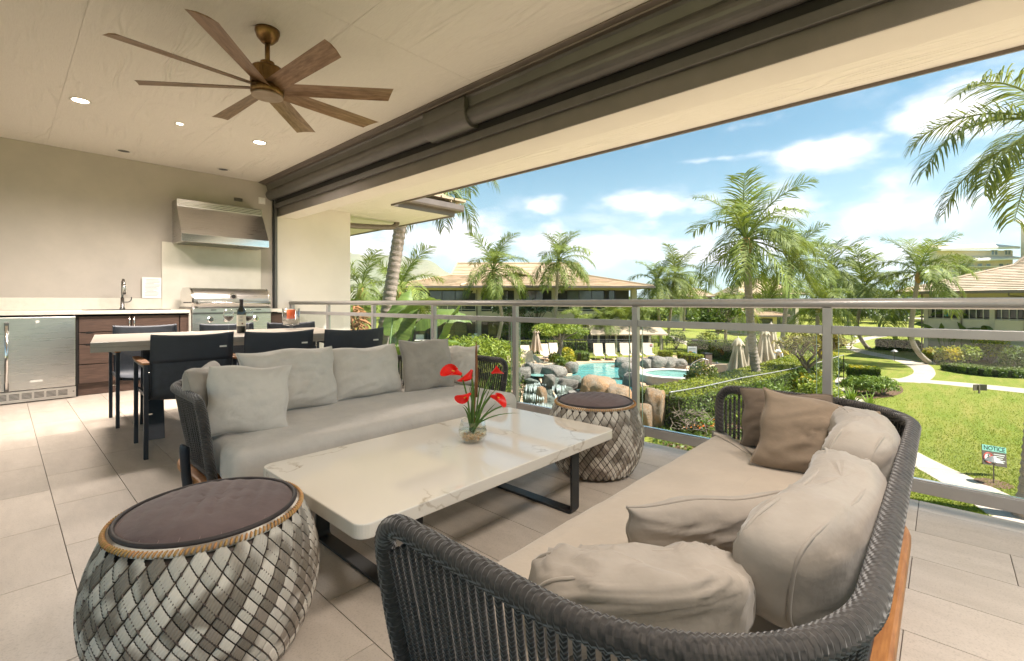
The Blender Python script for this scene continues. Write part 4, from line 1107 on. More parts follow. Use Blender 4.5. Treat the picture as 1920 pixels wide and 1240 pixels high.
for k, (w, z) in enumerate(((.6, .148), (.5, .138), (.7, .118), (.65, .110))):
    vs = []
    for i in range(9):
        a = -PI/2-.35+(-w/2+w*i/8)
        vs += [(.0379*math.cos(a), .0379*math.sin(a), z), (.0379*math.cos(a), .0379*math.sin(a), z+.004)]
    m.add(vs, [(2*i, 2*i+2, 2*i+3, 2*i+1) for i in range(8)])
m.build('label_print', MT['ink'], bt, local=True)
a = -PI/2-.1; MB().tube([(.0372*math.cos(a), .0372*math.sin(a), .085), (.0385*math.cos(a), .0385*math.sin(a), .085)], .007, 12).build('label_seal', mat('seal', (.12,.03,.02), None, .6), bt, local=True)
for (x, y, lab) in ((1.44, 4.90, 'wine glass with red wine left of the bottle'), (1.56, 4.76, 'wine glass with red wine right of the bottle')):
    w = thing('wine_glass', (x, y, TZ), lab, 'wine glass', 'glasses of red wine on the dining table'); OFF[w.name] = Vector()
    MB().lathe([(.034, .0005), (.033, .002), (.006, .006), (.0038, .02), (.0038, .09), (.008, .098), (.032, .118), (.043, .145), (.042, .175), (.034, .215), (.0335, .215), (.041, .175), (.042, .146), (.031, .120), (.004, .101)], 28, cap=False).build('bowl', MT['glass_clear'], w, local=True, smooth=True)
    MB().lathe([(.002, .1015), (.030, .1205), (.0412, .146), (.0411, .150), (.0, .150)], 28, cap=False).build('wine', MT['wine'], w, local=True, smooth=True)
hv = thing('hurricane_vase', (2.06, 5.03, TZ), 'glass hurricane vase with an orange candle on pebbles', 'candle holder'); OFF[hv.name] = Vector()
MB().lathe([(.05, .0005), (.05, .004), (.014, .012), (.012, .03), (.05, .042), (.078, .048), (.082, .055), (.085, .215), (.082, .215), (.079, .058), (.004, .05)], 36, cap=False).build('glass', MT['glass_clear'], hv, local=True, smooth=True)
MB().lathe([(.039, .108), (.040, .112), (.040, .200), (.037, .203), (.012, .200), (.0, .199)], 28).build('candle', MT['candle'], hv, local=True, smooth=True)
random.seed(3); m = MB()
for k in range(330):
    a = random.uniform(0, 2*PI); r = .077*math.sqrt(random.random()); z = .056+random.random()*.052; q = random.uniform(.005, .008)
    if r < .068 and z < .098: continue
    m.lathe([(.0001, -q*.7), (q*.8, -q*.4), (q, 0), (q*.7, q*.5), (.0001, q*.7)], 5, (r*math.cos(a), r*math.sin(a), z), a, cap=False)
m.lathe([(.066, .056), (.066, .102), (.0, .103)], 24)
m.build('pebbles', MT['gravel'], hv, local=True)['kind'] = 'stuff'

# ------------------------------------------------------------------ flowers
VC = Vector((1.587, 1.72, .372))
vs_ = thing('flower_vase', VC, 'small round glass vase with water and amber pebbles on the coffee table', 'vase'); OFF[vs_.name] = Vector()
MB().lathe([(.045, .0005), (.055, .004), (.070, .032), (.073, .058), (.068, .085), (.060, .104), (.057, .104), (.065, .084), (.070, .058), (.067, .034), (.050, .010), (.001, .008)], 12, cap=False).build('glass', MT['glass_clear'], vs_, local=True)
MB().lathe([(.001, .0085), (.048, .0105), (.066, .034), (.0685, .056), (.0, .056)], 24, cap=False).build('water', MT['water_vase'], vs_, local=True, smooth=True)
random.seed(9); m = MB()
for k in range(70):
    a = random.uniform(0, 2*PI); r = .052*math.sqrt(random.random()); z = .016+random.random()*.02; q = random.uniform(.006, .010)
    m.lathe([(.0001, -q*.6), (q*.8, -q*.35), (q, 0), (q*.7, q*.4), (.0001, q*.6)], 7, (r*math.cos(a), r*math.sin(a), z), a, cap=False)
m.build('pebbles', MT['pebble'], vs_, local=True, smooth=True)['kind'] = 'stuff'
fb = thing('calla_lily_bouquet', VC, 'bouquet of five red calla lilies with grassy leaves in the glass vase', 'flowers'); OFF[fb.name] = Vector()
CR = Vector((FC, -FS, 0)); CF = Vector((FS, FC, 0)); UZ = Vector((0, 0, 1))
def vp(px, py, dz=0.):      # point near the vase seen at this place of the photo, dz metres further back
    return P(px, py, VC.x*FS+VC.y*FC+dz) - VC
def lily(base, direction, size, roll):
    m = MB(); nu, nv = 20, 12
    for j in range(nv+1):
        t = j/nv
        for i in range(nu+1):
            ph = -PI*1.12+2*PI*1.12*i/nu
            r = size*(.10+.34*t**1.4)*(1+.35*t*t*math.cos(ph/1.12)); z = size*(t*.95 + .42*t**3*math.cos(ph/1.12)**1 - .12*t**4)
            k = 1+.10*(i/nu)
            m.v.append((r*k*math.cos(ph), r*k*math.sin(ph), z))
    for j in range(nv):
        for i in range(nu): m.f.append((j*(nu+1)+i, j*(nu+1)+i+1, (j+1)*(nu+1)+i+1, (j+1)*(nu+1)+i))
    q = direction.to_track_quat('Z', 'Y').to_matrix().to_4x4()
    Mx = Matrix.Translation(base) @ q @ Matrix.Rotation(roll, 4, 'Z')
    m.v = [tuple(Mx @ Vector(v)) for v in m.v]
    o = m.build('lily_flower', MT['petal'], fb, local=True, smooth=True)
    MB().tube([Mx @ Vector((0, 0, size*.1)), Mx @ Vector((0, 0, size*.7))], [.004, .003], 6).build('spadix', MT['spadix'], o, local=True)
root = Vector((0, 0, .03))
for (b, d, sz, dz) in (((865, 702), (836, 690), .075, -.02), ((885, 694), (870, 722), .066, .0), ((882, 738), (866, 750), .058, -.04), ((922, 700), (944, 688), .056, .03), ((920, 743), (944, 748), .066, -.02)):
    p = vp(*b, dz); e = vp(*d, dz-.03)
    mid = root.lerp(p, .55) + Vector((0, 0, .03)) - (p-root).cross(UZ).normalized()*.01
    MB().tube(smooth_path([root, root.lerp(mid, .5), mid, p], 6), [.0045]*12+[.0042]*7, 7).build('lily_stem', MT['stem'], fb, local=True, smooth=True)
    lily(p, (e-p).normalized(), sz, random.uniform(0, 6.28))
MB().tube([root, vp(893, 700, .01)], .005, 7).build('twig', MT['stem_brown'], fb, local=True)
m = MB().tube([vp(893, 745, .01), vp(894, 700, .012), vp(893, 660, .012), vp(893, 641, .012)], [.007, .008, .006, .002], 7); m.build('bud_stalk', MT['stem_brown'], fb, local=True, smooth=True)
random.seed(21)
def blade_leaf(m, p0, p1, p2, w, n=9):
    for i in range(n+1):
        t = i/n; p = p0*(1-t)**2+p1*2*t*(1-t)+p2*t*t
        tg = ((p1-p0)*(1-t)+(p2-p1)*t).normalized(); s = tg.cross(CF).normalized()*w*(1-t**2.2)*.5*(.4+.6*min(1, t*4))
        m.v += [tuple(p-s), tuple(p+tg.cross(s).normalized()*w*.12), tuple(p+s)]
    k = len(m.v)-3*(n+1)
    for i in range(n):
        for j in range(2): m.f.append((k+i*3+j, k+i*3+j+1, k+(i+1)*3+j+1, k+(i+1)*3+j))
for (mx, my, ex, ey, w) in ((880, 760, 868, 760, .011), (880, 770, 866, 762, .012), (884, 780, 872, 782, .010), (905, 760, 925, 715, .008), (900, 740, 936, 698, .008), (908, 770, 945, 760, .010), (912, 765, 962, 757, .009), (905, 780, 930, 756, .010), (890, 730, 880, 722, .009), (897, 720, 878, 693, .009), (902, 745, 943, 722, .007), (888, 745, 878, 722, .008), (915, 772, 975, 775, .008), (896, 715, 908, 705, .008), (893, 755, 884, 735, .010), (900, 760, 910, 735, .011)):
    m = MB(); dz = random.uniform(-.06, .06)
    blade_leaf(m, Vector((random.uniform(-.015, .015), random.uniform(-.015, .015), .05)), vp(mx, my, dz*.5), vp(ex, ey, dz), w)
    m.build('grass_leaf', MT['stem'], fb, local=True, smooth=True)
# ------------------------------------------------------------------ garden ground
def sheet(name, pts, z, m, kind='structure'):
    mb = MB(); mb.add([(p[0], p[1], z) for p in pts], [tuple(range(len(pts)))])
    o = mb.build(name, m); o['kind'] = kind; return o
gm = MB(); gm.add([(-3000, -3000, GZ), (6000, -3000, GZ), (6000, 6000, GZ), (-3000, 6000, GZ)], [(0, 1, 2, 3)])
tag(gm.build('ground', MT['lawn'], local=True), None, None, None, 'structure')
def gpts(l): return [G(*p) for p in l]
def curve_px(l, n=6): return smooth_path(gpts(l), n)
def ribbon(name, left, right, z, m, slab=0):
    L = curve_px(left); Rr = curve_px(right); n = len(L)
    if slab:      # concrete bays with open joints
        base = MB()
        for a, b in zip(L, Rr): base.v += [(a.x, a.y, z-.004), (b.x, b.y, z-.004)]
        for i in range(n-1): base.f.append((2*i, 2*i+1, 2*i+3, 2*i+2))
        o = tag(base.build(name, MT['grout'], fix=True), None, None, None, 'structure')
        C = [(a+b)/2 for a, b in zip(L, Rr)]; ln = [0]
        for a, b in zip(C, C[1:]): ln.append(ln[-1]+(b-a).length)
        def at(T, s_):
            for i in range(n-1):
                if s_ <= ln[i+1]: return T[i].lerp(T[i+1], (s_-ln[i])/max(1e-6, ln[i+1]-ln[i]))
            return T[-1]
        s0 = 0
        while s0 < ln[-1]-.1:
            s1 = min(ln[-1], s0+slab); mb = MB(); q0 = s0+.012
            for j in range(5):
                t = q0+(s1-q0)*j/4; a, b = at(L, t), at(Rr, t); mb.v += [(a.x, a.y, z+.003), (b.x, b.y, z+.003)]
            for j in range(4): mb.f.append((2*j, 2*j+1, 2*j+3, 2*j+2))
            mb.build('paving_slab', m, o, fix=True); s0 = s1
        return o
    mb = MB()
    for a, b in zip(L, Rr): mb.v += [(a.x, a.y, z), (b.x, b.y, z)]
    for i in range(n-1): mb.f.append((2*i, 2*i+1, 2*i+3, 2*i+2))
    return tag(mb.build(name, m, fix=True), None, None, None, 'structure')
sheet('bounce_apron', [(3.36, -14), (12.4, -14), (12.4, 6.8), (3.36, 6.8)], GZ+.012, MT['bounce_paving'])  # added out of view, throws sunlight up onto soffit and ceiling
ribbon('path', [(1640, 629), (1612, 635), (1589, 645), (1590, 655), (1620, 664), (1672, 675), (1705, 688), (1713, 699), (1695, 708), (1670, 712)],
       [(1665, 631), (1640, 635), (1608, 643), (1600, 650), (1640, 661), (1700, 673), (1740, 684), (1754, 699), (1745, 712), (1725, 719)], GZ+.005, MT['path'])
ribbon('path', [(1568, 709), (1620, 709), (1680, 710), (1740, 713), (1830, 720), (1960, 733)], [(1569, 716), (1620, 716), (1680, 717), (1740, 719), (1830, 728), (1960, 742)], GZ+.009, MT['path'])
ribbon('path', [(1566, 712), (1563, 740), (1556, 775)], [(1580, 715), (1608, 742), (1640, 765)], GZ+.013, MT['path'])
ribbon('path', [(1560, 790), (1650, 840), (1762, 903), (1850, 964), (1930, 1030)], [(1600, 780), (1727, 852), (1830, 900), (1905, 935), (2010, 985)], GZ+.007, MT['path'], 1.8)
ribbon('path', [(1244, 628), (1275, 642), (1296, 652)], [(1250, 626), (1290, 641), (1312, 652)], GZ+.005, MT['path'])
ribbon('path', [(1690, 594), (1740, 597), (1800, 601)], [(1690, 596), (1740, 600), (1800, 605)], GZ+.005, MT['path'])
deck = sheet('pool_deck', curve_px([(960, 760), (958, 700), (962, 672), (1000, 668), (1060, 671), (1110, 674), (1180, 671), (1250, 668), (1300, 666), (1340, 680), (1400, 684), (1450, 690), (1475, 706), (1430, 728), (1370, 738), (1300, 748), (1240, 752), (1150, 770), (1040, 790), (960, 790)], 3), GZ+.006, MT['deck'])
pool_o = curve_px([(1062, 716), (1068, 704), (1080, 694), (1084, 685), (1100, 682), (1140, 681), (1170, 683), (1186, 690), (1198, 702), (1204, 722), (1200, 745), (1170, 762), (1110, 768), (1080, 758), (1068, 735)], 4)[:-1]
cz_ = sum(pool_o, Vector())/len(pool_o)
sheet('pool', pool_o, GZ+.02, MT['pool'])
mb = MB(); n = len(pool_o)
for p in pool_o:
    d = (p-cz_).normalized()
    for (k, z) in ((-.12, .02), (-.12, .09), (.22, .09), (.25, .0)): mb.v.append((p.x+d.x*k, p.y+d.y*k, GZ+z))
for i in range(n):
    j = (i+1) % n
    for k in range(3): mb.f.append((i*4+k, j*4+k, j*4+k+1, i*4+k+1))
tag(mb.build('pool_coping', MT['deck'], fix=True), None, None, None, 'structure')
spc = G(1259, 716)
sp_ = thing('spa_tub', spc, 'round raised spa tub with pale rim and stone wall beside the pool', 'spa tub'); OFF[sp_.name] = Vector()
MB().lathe([(1.72, 0), (1.72, .40), (1.42, .40), (1.42, .1)], 56, cap=False).build('wall', MT['coping'], sp_, local=True)
MB().lathe([(1.40, .405), (1.40, .47), (1.80, .47), (1.80, .405)], 56, cap=False).build('coping', mat('spa_rim', (.72,.70,.64), (.66,.63,.56), .6), sp_, local=True)
MB().lathe([(1.415, .37), (0, .37)], 40, cap=False).build('spa_water', MT['spa'], sp_, local=True)

# ------------------------------------------------------------------ rocks
def rock_mesh(seed, box=.55, sub=3, amp=.18):
    """boulder: a rounded polyhedron of random cleavage planes with a noisy skin"""
    q = random.Random(int(seed*131)+7); pl = []
    for sx in ((1,0,0),(-1,0,0),(0,1,0),(0,-1,0),(0,0,1),(0,0,-1)): pl.append((Vector(sx) + Vector((q.gauss(0,.12), q.gauss(0,.12), q.gauss(0,.12))), .86))
    for _ in range(9): pl.append((Vector((q.gauss(0,1), q.gauss(0,1), q.gauss(0,1))).normalized(), q.uniform(.88, 1.08)))
    b = bmesh.new(); bmesh.ops.create_icosphere(b, subdivisions=max(sub, 4), radius=1)
    for v in b.verts:
        c = v.co.normalized(); ds = []
        for n, d in pl:
            k = n.normalized().dot(c)
            if k > .05: ds.append(d/k)
        ds.sort(); r = ds[0] if ds else 1
        if len(ds) > 1: r -= .10*max(0, 1-(ds[1]-ds[0])/.14)**2      # worn edges
        kb_ = .45+.55*box; r = r*kb_ + (1-kb_)*.95
        r *= 1 + amp*.5*noise.noise(c*1.3+Vector((seed*7.3, seed, 0))) + amp*.32*noise.noise(c*3.6+Vector((0, seed*3.3, seed))) + amp*.16*noise.noise(c*9+Vector((seed, 0, 3)))
        v.co = c*r
    me = bpy.data.meshes.new('rock'); b.to_mesh(me); b.free()
    me.polygons.foreach_set('use_smooth', [True]*len(me.polygons)); return me
def rock(name, loc, size, m, seed, label, rz=0, box=.5, group='boulders around the pool', cat='rock', amp=.2):
    me = rock_mesh(seed, box, 3, amp); me.materials.append(m)
    o = inst(name, me, None, loc, (0, 0, rz), size); return tag(o, label, cat, group)
rock('boulder', P(1124, 748, 17.2), (.76, .7, .88), MT['rock_orange'], 1, 'orange tan boulder between the pool and the waterfall, flat on top', .4, .6)
rock('boulder', P(1160, 766, 16.4), (.62, .6, .88), MT['rock_orange'], 2, 'orange boulder leaning in front of the flat topped one', 1.1, .5)
rock('boulder', P(1092, 792, 15.6), (.75, .5, .35), MT['rock_grey'], 3, 'low pale grey boulder in front of the orange boulders', .7, .3)
rock('boulder', P(1226, 768, 15.4), (.40, .38, .74), MT['rock_orange'], 4, 'tall tan upright boulder right of the railing post', .2, .75)
rock('boulder', P(1206, 786, 15.0), (.22, .3, .5), MT['rock_orange'], 5, 'narrow orange rock hidden behind the railing post', .2, .5)
rock('boulder', P(1169, 680, 31), (.60, .6, .40), MT['rock_grey'], 6, 'grey boulder at the far end of the pool beside the loungers', .5, .3)
rock('boulder', P(1176, 697, 26), (.42, .5, .55), MT['rock_grey'], 7, 'round grey boulder on the pool edge left of the railing post', .2, .35)
rock('boulder', P(1182, 716, 24), (.40, .45, .5), MT['rock_grey'], 8, 'grey boulder standing in the pool under the round one', .2, .3)
for i, (px, py, s) in enumerate(((1213, 681, .48), (1232, 679, .62), (1252, 680, .56), (1273, 683, .52), (1220, 690, .35))):
    rock('boulder', P(px, py, 27.5), (s, s*.9, s*.62), MT['rock_grey'], 10+i, ['grey boulder behind the spa tub, leftmost of the row', 'largest grey boulder behind the spa tub', 'grey boulder behind the middle of the spa tub', 'grey boulder behind the spa tub, rightmost of the row', 'small grey boulder at the left rim of the spa tub'][i], i*.7, .35)
rock('boulder', P(1072, 690, 28), (.34, .4, .42), MT['rock_grey'], 16, 'grey boulder at the left pool edge beside the yellow croton', .4, .35)
wf = thing('waterfall', P(1040, 770, 18) * 1, 'stepped rock waterfall with white cascades left of the pool', 'waterfall')
wf.location.z = GZ; OFF[wf.name] = Vector(wf.location)
def wrock(px, py, d, size, m, seed, rz=0, box=.7):
    me = rock_mesh(seed, box, 3, .14); me.materials.append(m)
    return inst('stone', me, wf, P(px, py, d)-OFF[wf.name], (0, 0, rz-R(YAW)), size)
k = 30
for (row, py, d) in ((0, 768, 16.9), (1, 750, 17.35), (2, 733, 17.8), (3, 718, 18.3)):
    x = 976 + row*3
    while x < 1074 - row*5 + (10 if row == 0 else 0):
        w = random.uniform(.26, .46); px = w*2*881/d*.93
        wrock(x+px/2, py+random.uniform(-1.5, 1.5), d+random.uniform(-.12, .12), (w, .4, .27), MT['rock_green'], k, random.uniform(-.2, .2), .95); k += 1; x += px
for (px, py, d, s, hh_, m) in ((982, 704, 18.6, .40, .34, 'rock_grey'), (1006, 696, 19.2, .50, .34, 'rock_grey'), (1038, 700, 18.9, .56, .36, 'rock_grey'), (1030, 714, 17.7, .24, .28, 'rock_grey'), (1064, 722, 18.1, .46, .30, 'rock_grey'), (1086, 744, 17.3, .42, .22, 'rock_grey'), (1016, 742, 16.95, .20, .36, 'rock_orange'), (1098, 764, 16.6, .45, .22, 'rock_grey')):
    wrock(px, py, d, (s, s*.85, hh_), MT[m], k, k*.4, .8); k += 1
def cascade(x0, x1, y0, y1, d0, d1):
    m = MB(); q = random.Random(int(x0*y0))
    for _ in range(int((x1-x0)*.7)):
        x = q.uniform(x0, x1); w = q.uniform(.25, 1.1); ya = y0 + q.uniform(-1, 5); yb = min(y1+1, ya + q.uniform(.35, 1.0)*(y1-y0)); k = len(m.v)
        for i in range(6):
            t = i/5; px = x + q.uniform(-.4, .4) + 1.2*t*nz(x*.3)
            d = d0+(d1-d0)*min(1, (ya+(yb-ya)*t-y0)/(y1-y0)*1.6) - .14 - .03*q.random(); ww = w*(.35+.65*math.sin(PI*(.15+.8*t)))
            m.v += [tuple(P(px-ww, ya+(yb-ya)*t, d)), tuple(P(px, ya+(yb-ya)*t, d-.02)), tuple(P(px+ww, ya+(yb-ya)*t, d))]
        for i in range(5):
            for j in range(2): m.f.append((k+i*3+j, k+i*3+j+1, k+(i+1)*3+j+1, k+(i+1)*3+j))
    m.build('water_cascade', MT['foam'], wf, smooth=True)['kind'] = 'stuff'
for a in ((984, 1018, 722, 738, 17.6, 17.3), (1000, 1024, 716, 724, 18.0, 17.7), (982, 1020, 738, 754, 17.1, 16.85), (1036, 1062, 722, 738, 17.6, 17.3), (1038, 1070, 739, 756, 17.0, 16.8), (980, 1036, 756, 772, 16.6, 16.4)): cascade(*a)
mb = MB(); mb.lathe([(.42, 0), (0, .001)], 20, P(1012, 703, 18.5), cap=False); mb.build('basin_water', MT['spa'], wf)

# ------------------------------------------------------------------ foliage helpers
rl_ = random.Random(77)
def add_leaf(m, p, nrm, l, w, rnd=.7):
    n = (nrm + Vector((rl_.gauss(0, rnd), rl_.gauss(0, rnd), rl_.gauss(0, rnd)))).normalized()
    t = n.orthogonal().normalized(); a = rl_.uniform(0, 2*PI)
    t = (t*math.cos(a) + n.cross(t)*math.sin(a)).normalized(); b = n.cross(t)
    s = rl_.uniform(.7, 1.25); l *= s; w *= s
    k = len(m.v)
    m.v += [tuple(p - t*l*.5), tuple(p + b*w*.5 - n*w*.12), tuple(p + t*l*.5 - n*l*.12), tuple(p - b*w*.5 - n*w*.12)]
    m.f += [(k, k+1, k+2), (k, k+2, k+3)]
def leaf_blob(m, c, rad, n, l, w, inner=.55, seed=0, flat=False, lump=.28):
    c = Vector(c)
    for _ in range(n):
        d = Vector((rl_.gauss(0, 1), rl_.gauss(0, 1), rl_.gauss(0, 1))).normalized()
        if d.z < -.35: d.z *= -.6; d.normalize()
        k = (inner + (1-inner)*rl_.random()**.5) * (1 + lump*noise.noise(d*2.3+Vector((seed, seed*2.1, 0)))+lump*.6*noise.noise(d*5.5+Vector((0, seed, seed))))
        p = c + Vector((d.x*rad[0], d.y*rad[1], d.z*rad[2]))*k
        add_leaf(m, p, (d + Vector((0, 0, .5))).normalized(), l, w)
def twigs(m, base, c, rad, n, r, seed):
    q = random.Random(seed)
    for i in range(n):
        d = Vector((q.uniform(-1, 1)*rad[0], q.uniform(-1, 1)*rad[1], q.uniform(-.3, .9)*rad[2]))*.85
        e = Vector(c)+d; mid = Vector(base).lerp(e, .55)+Vector((q.uniform(-.1, .1), q.uniform(-.1, .1), .1))*rad[0]
        m.tube([base, mid, e], [r, r*.6, r*.2], 5)
def bush(name, base, rad, n, l, w, m, label, group=None, cat='shrub', seed=0, stems=5, extra=None):
    b = Vector(base); T = thing(name, b, label, cat, group); OFF[T.name] = b
    mb = MB(); c = b + Vector((0, 0, rad[2]*.85))
    leaf_blob(mb, c, rad, n, l, w, .45, seed)
    mb.build('foliage', m, T)
    tb = MB(); twigs(tb, b, c, rad, stems, .02+.02*rad[0], seed+1); tb.build('stems', MT['branch'], T)['kind'] = 'stuff'
    if extra:
        eb = MB(); leaf_blob(eb, c+Vector((0, 0, rad[2]*.12)), (rad[0]*1.02, rad[1]*1.02, rad[2]*1.02), int(n*.35), l, w, .85, seed+3); eb.build('new_growth', extra, T)
    return T
def hedge(name, pts, width, h, n, l, w, m, label, group=None, top=None, z0=GZ):
    """clipped hedge along a ground path"""
    pts = [Vector((p.x, p.y, z0)) for p in pts]; T = thing(name, pts[0], label, 'hedge', group); OFF[T.name] = Vector(pts[0])
    core = MB(); L = []; R_ = []
    for i, p in enumerate(pts):
        t = (pts[min(i+1, len(pts)-1)]-pts[max(i-1, 0)]).normalized(); s = Vector((-t.y, t.x, 0)); L.append(p+s*width*.44); R_.append(p-s*width*.44)
    for i in range(len(pts)):
        for q, z in ((L[i], .05), (L[i], h*.93), (R_[i], h*.93), (R_[i], .05)): core.v.append((q.x, q.y, q.z+z))
    for i in range(len(pts)-1):
        for k in range(3): core.f.append((i*4+k, i*4+k+1, (i+1)*4+k+1, (i+1)*4+k))
    core.f += [(0, 1, 2, 3), tuple((len(pts)-1)*4+k for k in (3, 2, 1, 0))]
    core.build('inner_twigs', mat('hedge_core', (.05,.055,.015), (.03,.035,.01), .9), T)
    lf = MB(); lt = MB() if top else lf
    seg = [(pts[i+1]-pts[i]).length for i in range(len(pts)-1)]; tot = sum(seg)
    for _ in range(n):
        s = rl_.uniform(0, tot); i = 0
        while i < len(seg)-1 and s > seg[i]: s -= seg[i]; i += 1
        p = pts[i].lerp(pts[i+1], s/seg[i]); t = (pts[i+1]-pts[i]).normalized(); sd = Vector((-t.y, t.x, 0))
        per = width + 2*h; u = rl_.uniform(0, per)
        j = rl_.gauss(0, .02)
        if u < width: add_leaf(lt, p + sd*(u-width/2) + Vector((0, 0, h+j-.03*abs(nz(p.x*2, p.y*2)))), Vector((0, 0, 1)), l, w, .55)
        else:
            sg = 1 if u < width+h else -1; z = rl_.random()*h
            add_leaf(lf, p + sd*sg*(width/2+j) + Vector((0, 0, z)), sd*sg+Vector((0, 0, .3)), l, w, .6)
    for p, t in ((pts[0], (pts[0]-pts[1]).normalized()), (pts[-1], (pts[-1]-pts[-2]).normalized())):      # leafy ends
        sd = Vector((-t.y, t.x, 0))
        for _ in range(int(n*width*h/(tot*per))+40): add_leaf(lf, p+sd*rl_.uniform(-.5, .5)*width+t*rl_.gauss(.02, .02)+Vector((0, 0, rl_.random()*h)), t+Vector((0, 0, .3)), l, w, .6)
    lf.build('side_leaves' if top else 'leaves', m, T)
    if top: lt.build('top_leaves', top, T)
    return T
# ---- palms
def frond_mesh(name, e0, droop, m, pairs=58, seed=1, hang=.55, width=.0125):
    q = random.Random(seed); mb = MB(); pts = []; p = Vector((0, 0, 0)); N = 30; side = q.uniform(-.12, .12)
    for i in range(N+1):
        t = i/N; a = e0 - droop*t**1.25; yw = side*t
        pts.append(p.copy()); p = p + Vector((math.cos(a)*math.cos(yw), math.cos(a)*math.sin(yw), math.sin(a)))*(1/N)
    mb.tube(pts, [.012*(1-.85*i/N) for i in range(N+1)], 5)
    def at(t):
        f = t*N; i = min(int(f), N-1); return pts[i].lerp(pts[i+1], f-i), (pts[i+1]-pts[i]).normalized()
    for i in range(pairs):
        t = .16 + .84*(i+.5)/pairs
        pp, tg = at(t); sv = Vector((-math.sin(side*t), math.cos(side*t), 0)); up = sv.cross(tg)
        if up.z < 0: up = -up
        L = .33*math.sin(PI*(.12+.80*(t-.16)/.84))**.7*q.uniform(.88, 1.1)
        for s in (-1, 1):
            if q.random() < .12: continue
            d0 = (sv*s*.80 + tg*(.55+.25*t) + up*.18 + Vector((q.gauss(0, .13), q.gauss(0, .13), q.gauss(0, .14)))).normalized()
            d1 = (d0 + Vector((0, 0, -hang*q.uniform(.8, 1.4)))).normalized(); d2 = (d1 + Vector((0, 0, -hang*.9))).normalized()
            a = pp; b = a + d0*L*.38; c = b + d1*L*.34; e = c + d2*L*.28
            wv = d0.cross(up).normalized()*width*.5
            if wv.length < 1e-6: wv = tg*width*.5
            k = len(mb.v)
            mb.v += [tuple(a-wv*.5), tuple(a+wv*.5), tuple(b-wv), tuple(b+wv), tuple(c-wv*.8), tuple(c+wv*.8), tuple(e)]
            mb.f += [(k, k+1, k+3, k+2), (k+2, k+3, k+5, k+4), (k+4, k+5, k+6)]
    me = mb.mesh(name, False); me.materials.append(m); return me
FR = [frond_mesh('frond_mesh', R(72), R(58), MT['frond'], seed=1, hang=.25), frond_mesh('frond_mesh', R(50), R(88), MT['frond'], seed=2, hang=.45), frond_mesh('frond_mesh', R(28), R(95), MT['frond'], seed=3, hang=.6),
      frond_mesh('frond_mesh', R(4), R(85), MT['frond'], seed=4, hang=.75), frond_mesh('frond_mesh', R(-22), R(62), MT['frond'], seed=5, hang=.8)]
FRN = [frond_mesh('frond_mesh_near', R(45), R(95), MT['frond_near'], 64, 11, .5, .011), frond_mesh('frond_mesh_near', R(20), R(90), MT['frond_near'], 64, 12, .7, .011), frond_mesh('frond_mesh_near', R(-8), R(70), MT['frond_near'], 64, 13, .85, .011)]
def trunk(pts, r0, r1, ring=.16):
    sp = resample(smooth_path(pts, 8), ring/4); n = len(sp); rs = []
    for i in range(n):
        t = i/(n-1); r = r0+(r1-r0)*t + r0*.9*max(0, 1-t*9)**2*.6
        rs.append(r*(1.07 if i % 4 == 0 else (1.02 if i % 4 == 1 else .97)) * (1+.04*nz(i*.7, r0*50)))
    return MB().tube(sp, rs, 12)
def palm(label, base, top, L, nf=17, seed=0, r=(.17, .12), bend=None, meshes=None, wind=(.45, .0), span=(0, 1), group='coconut palms in the garden'):
    base = Vector(base); top = Vector(top); q = random.Random(seed)
    T = thing('palm_tree', base, label, 'palm tree', group); OFF[T.name] = base
    mid = base.lerp(top, .5) + Vector(bend or (0, 0, 0))
    pts = [base-Vector((0, 0, .1)), base.lerp(mid, .5)+Vector(bend or (0, 0, 0))*.35, mid, top]
    trunk(pts, r[0], r[1]).build('trunk', MT['bark'], T, smooth=True)
    MB().tube([top-Vector((0, 0, .55)), top-Vector((0, 0, .25)), top, top+Vector((0, 0, .25))], [r[1]*1.0, r[1]*1.7, r[1]*1.5, r[1]*.5], 10).build('crownshaft', MT['crownshaft'], T, smooth=True)
    ms = meshes or FR
    nf = int(nf*1.0)
    for i in range(nf):
        f = i/(nf-1); kk = min(len(ms)-1, int(f*len(ms)*.999))
        az = i*2.39996 + q.uniform(-.25, .25)
        # the trade wind pulls the fronds towards +x
        wdir = math.atan2(-FS, FC); da = (az-wdir+PI) % (2*PI)-PI
        az = wdir + da*(1-wind[0]*.45)
        s = L*q.uniform(.86, 1.1)
        inst('frond', ms[kk], T, top-base+Vector((0, 0, .12)), (q.uniform(-.25, .25), q.uniform(-.12, .12), az), (s, s, s))
    return T
def gp_top(px, py, d): return P(px, py, d)
def gbase(px, d): 
    v = P(px, 567.5, d); return Vector((v.x, v.y, GZ))
palm('leaning ringed palm trunk beside the pier, crown hidden above the eave', gbase(684, 13), P(768, 312, 13.0), 2.6, 17, 1, (.20, .155), meshes=FRN)
palm('tall palm in front of the left half of the opposite building', gbase(924, 41), P(925, 510, 40), 3.9, 20, 2, bend=(.5, -.5, 0))
palm('tall palm in front of the middle of the opposite building', gbase(1037, 44), P(1047, 492, 43), 3.9, 20, 3)
palm('slim palm right of the opposite building, left one of a pair', gbase(1238, 52), P(1232, 535, 51), 4.4, 18, 4)
palm('slim palm right of the opposite building, right one of a pair', gbase(1252, 54), P(1264, 522, 53), 4.4, 18, 5)
palm('tallest palm rising in front of the closed umbrellas', gbase(1427, 20.5), P(1399, 455, 20), 3.25, 24, 6, (.19, .15), bend=(-.12, .1, 0))
palm('palm behind the tallest one with a ringed trunk beside the life ring', gbase(1462, 34), P(1483, 500, 33.5), 3.7, 20, 7)
palm('palm with orange crownshaft left of the railing post top', gbase(1556, 44), P(1558, 512, 43), 4.3, 19, 8)
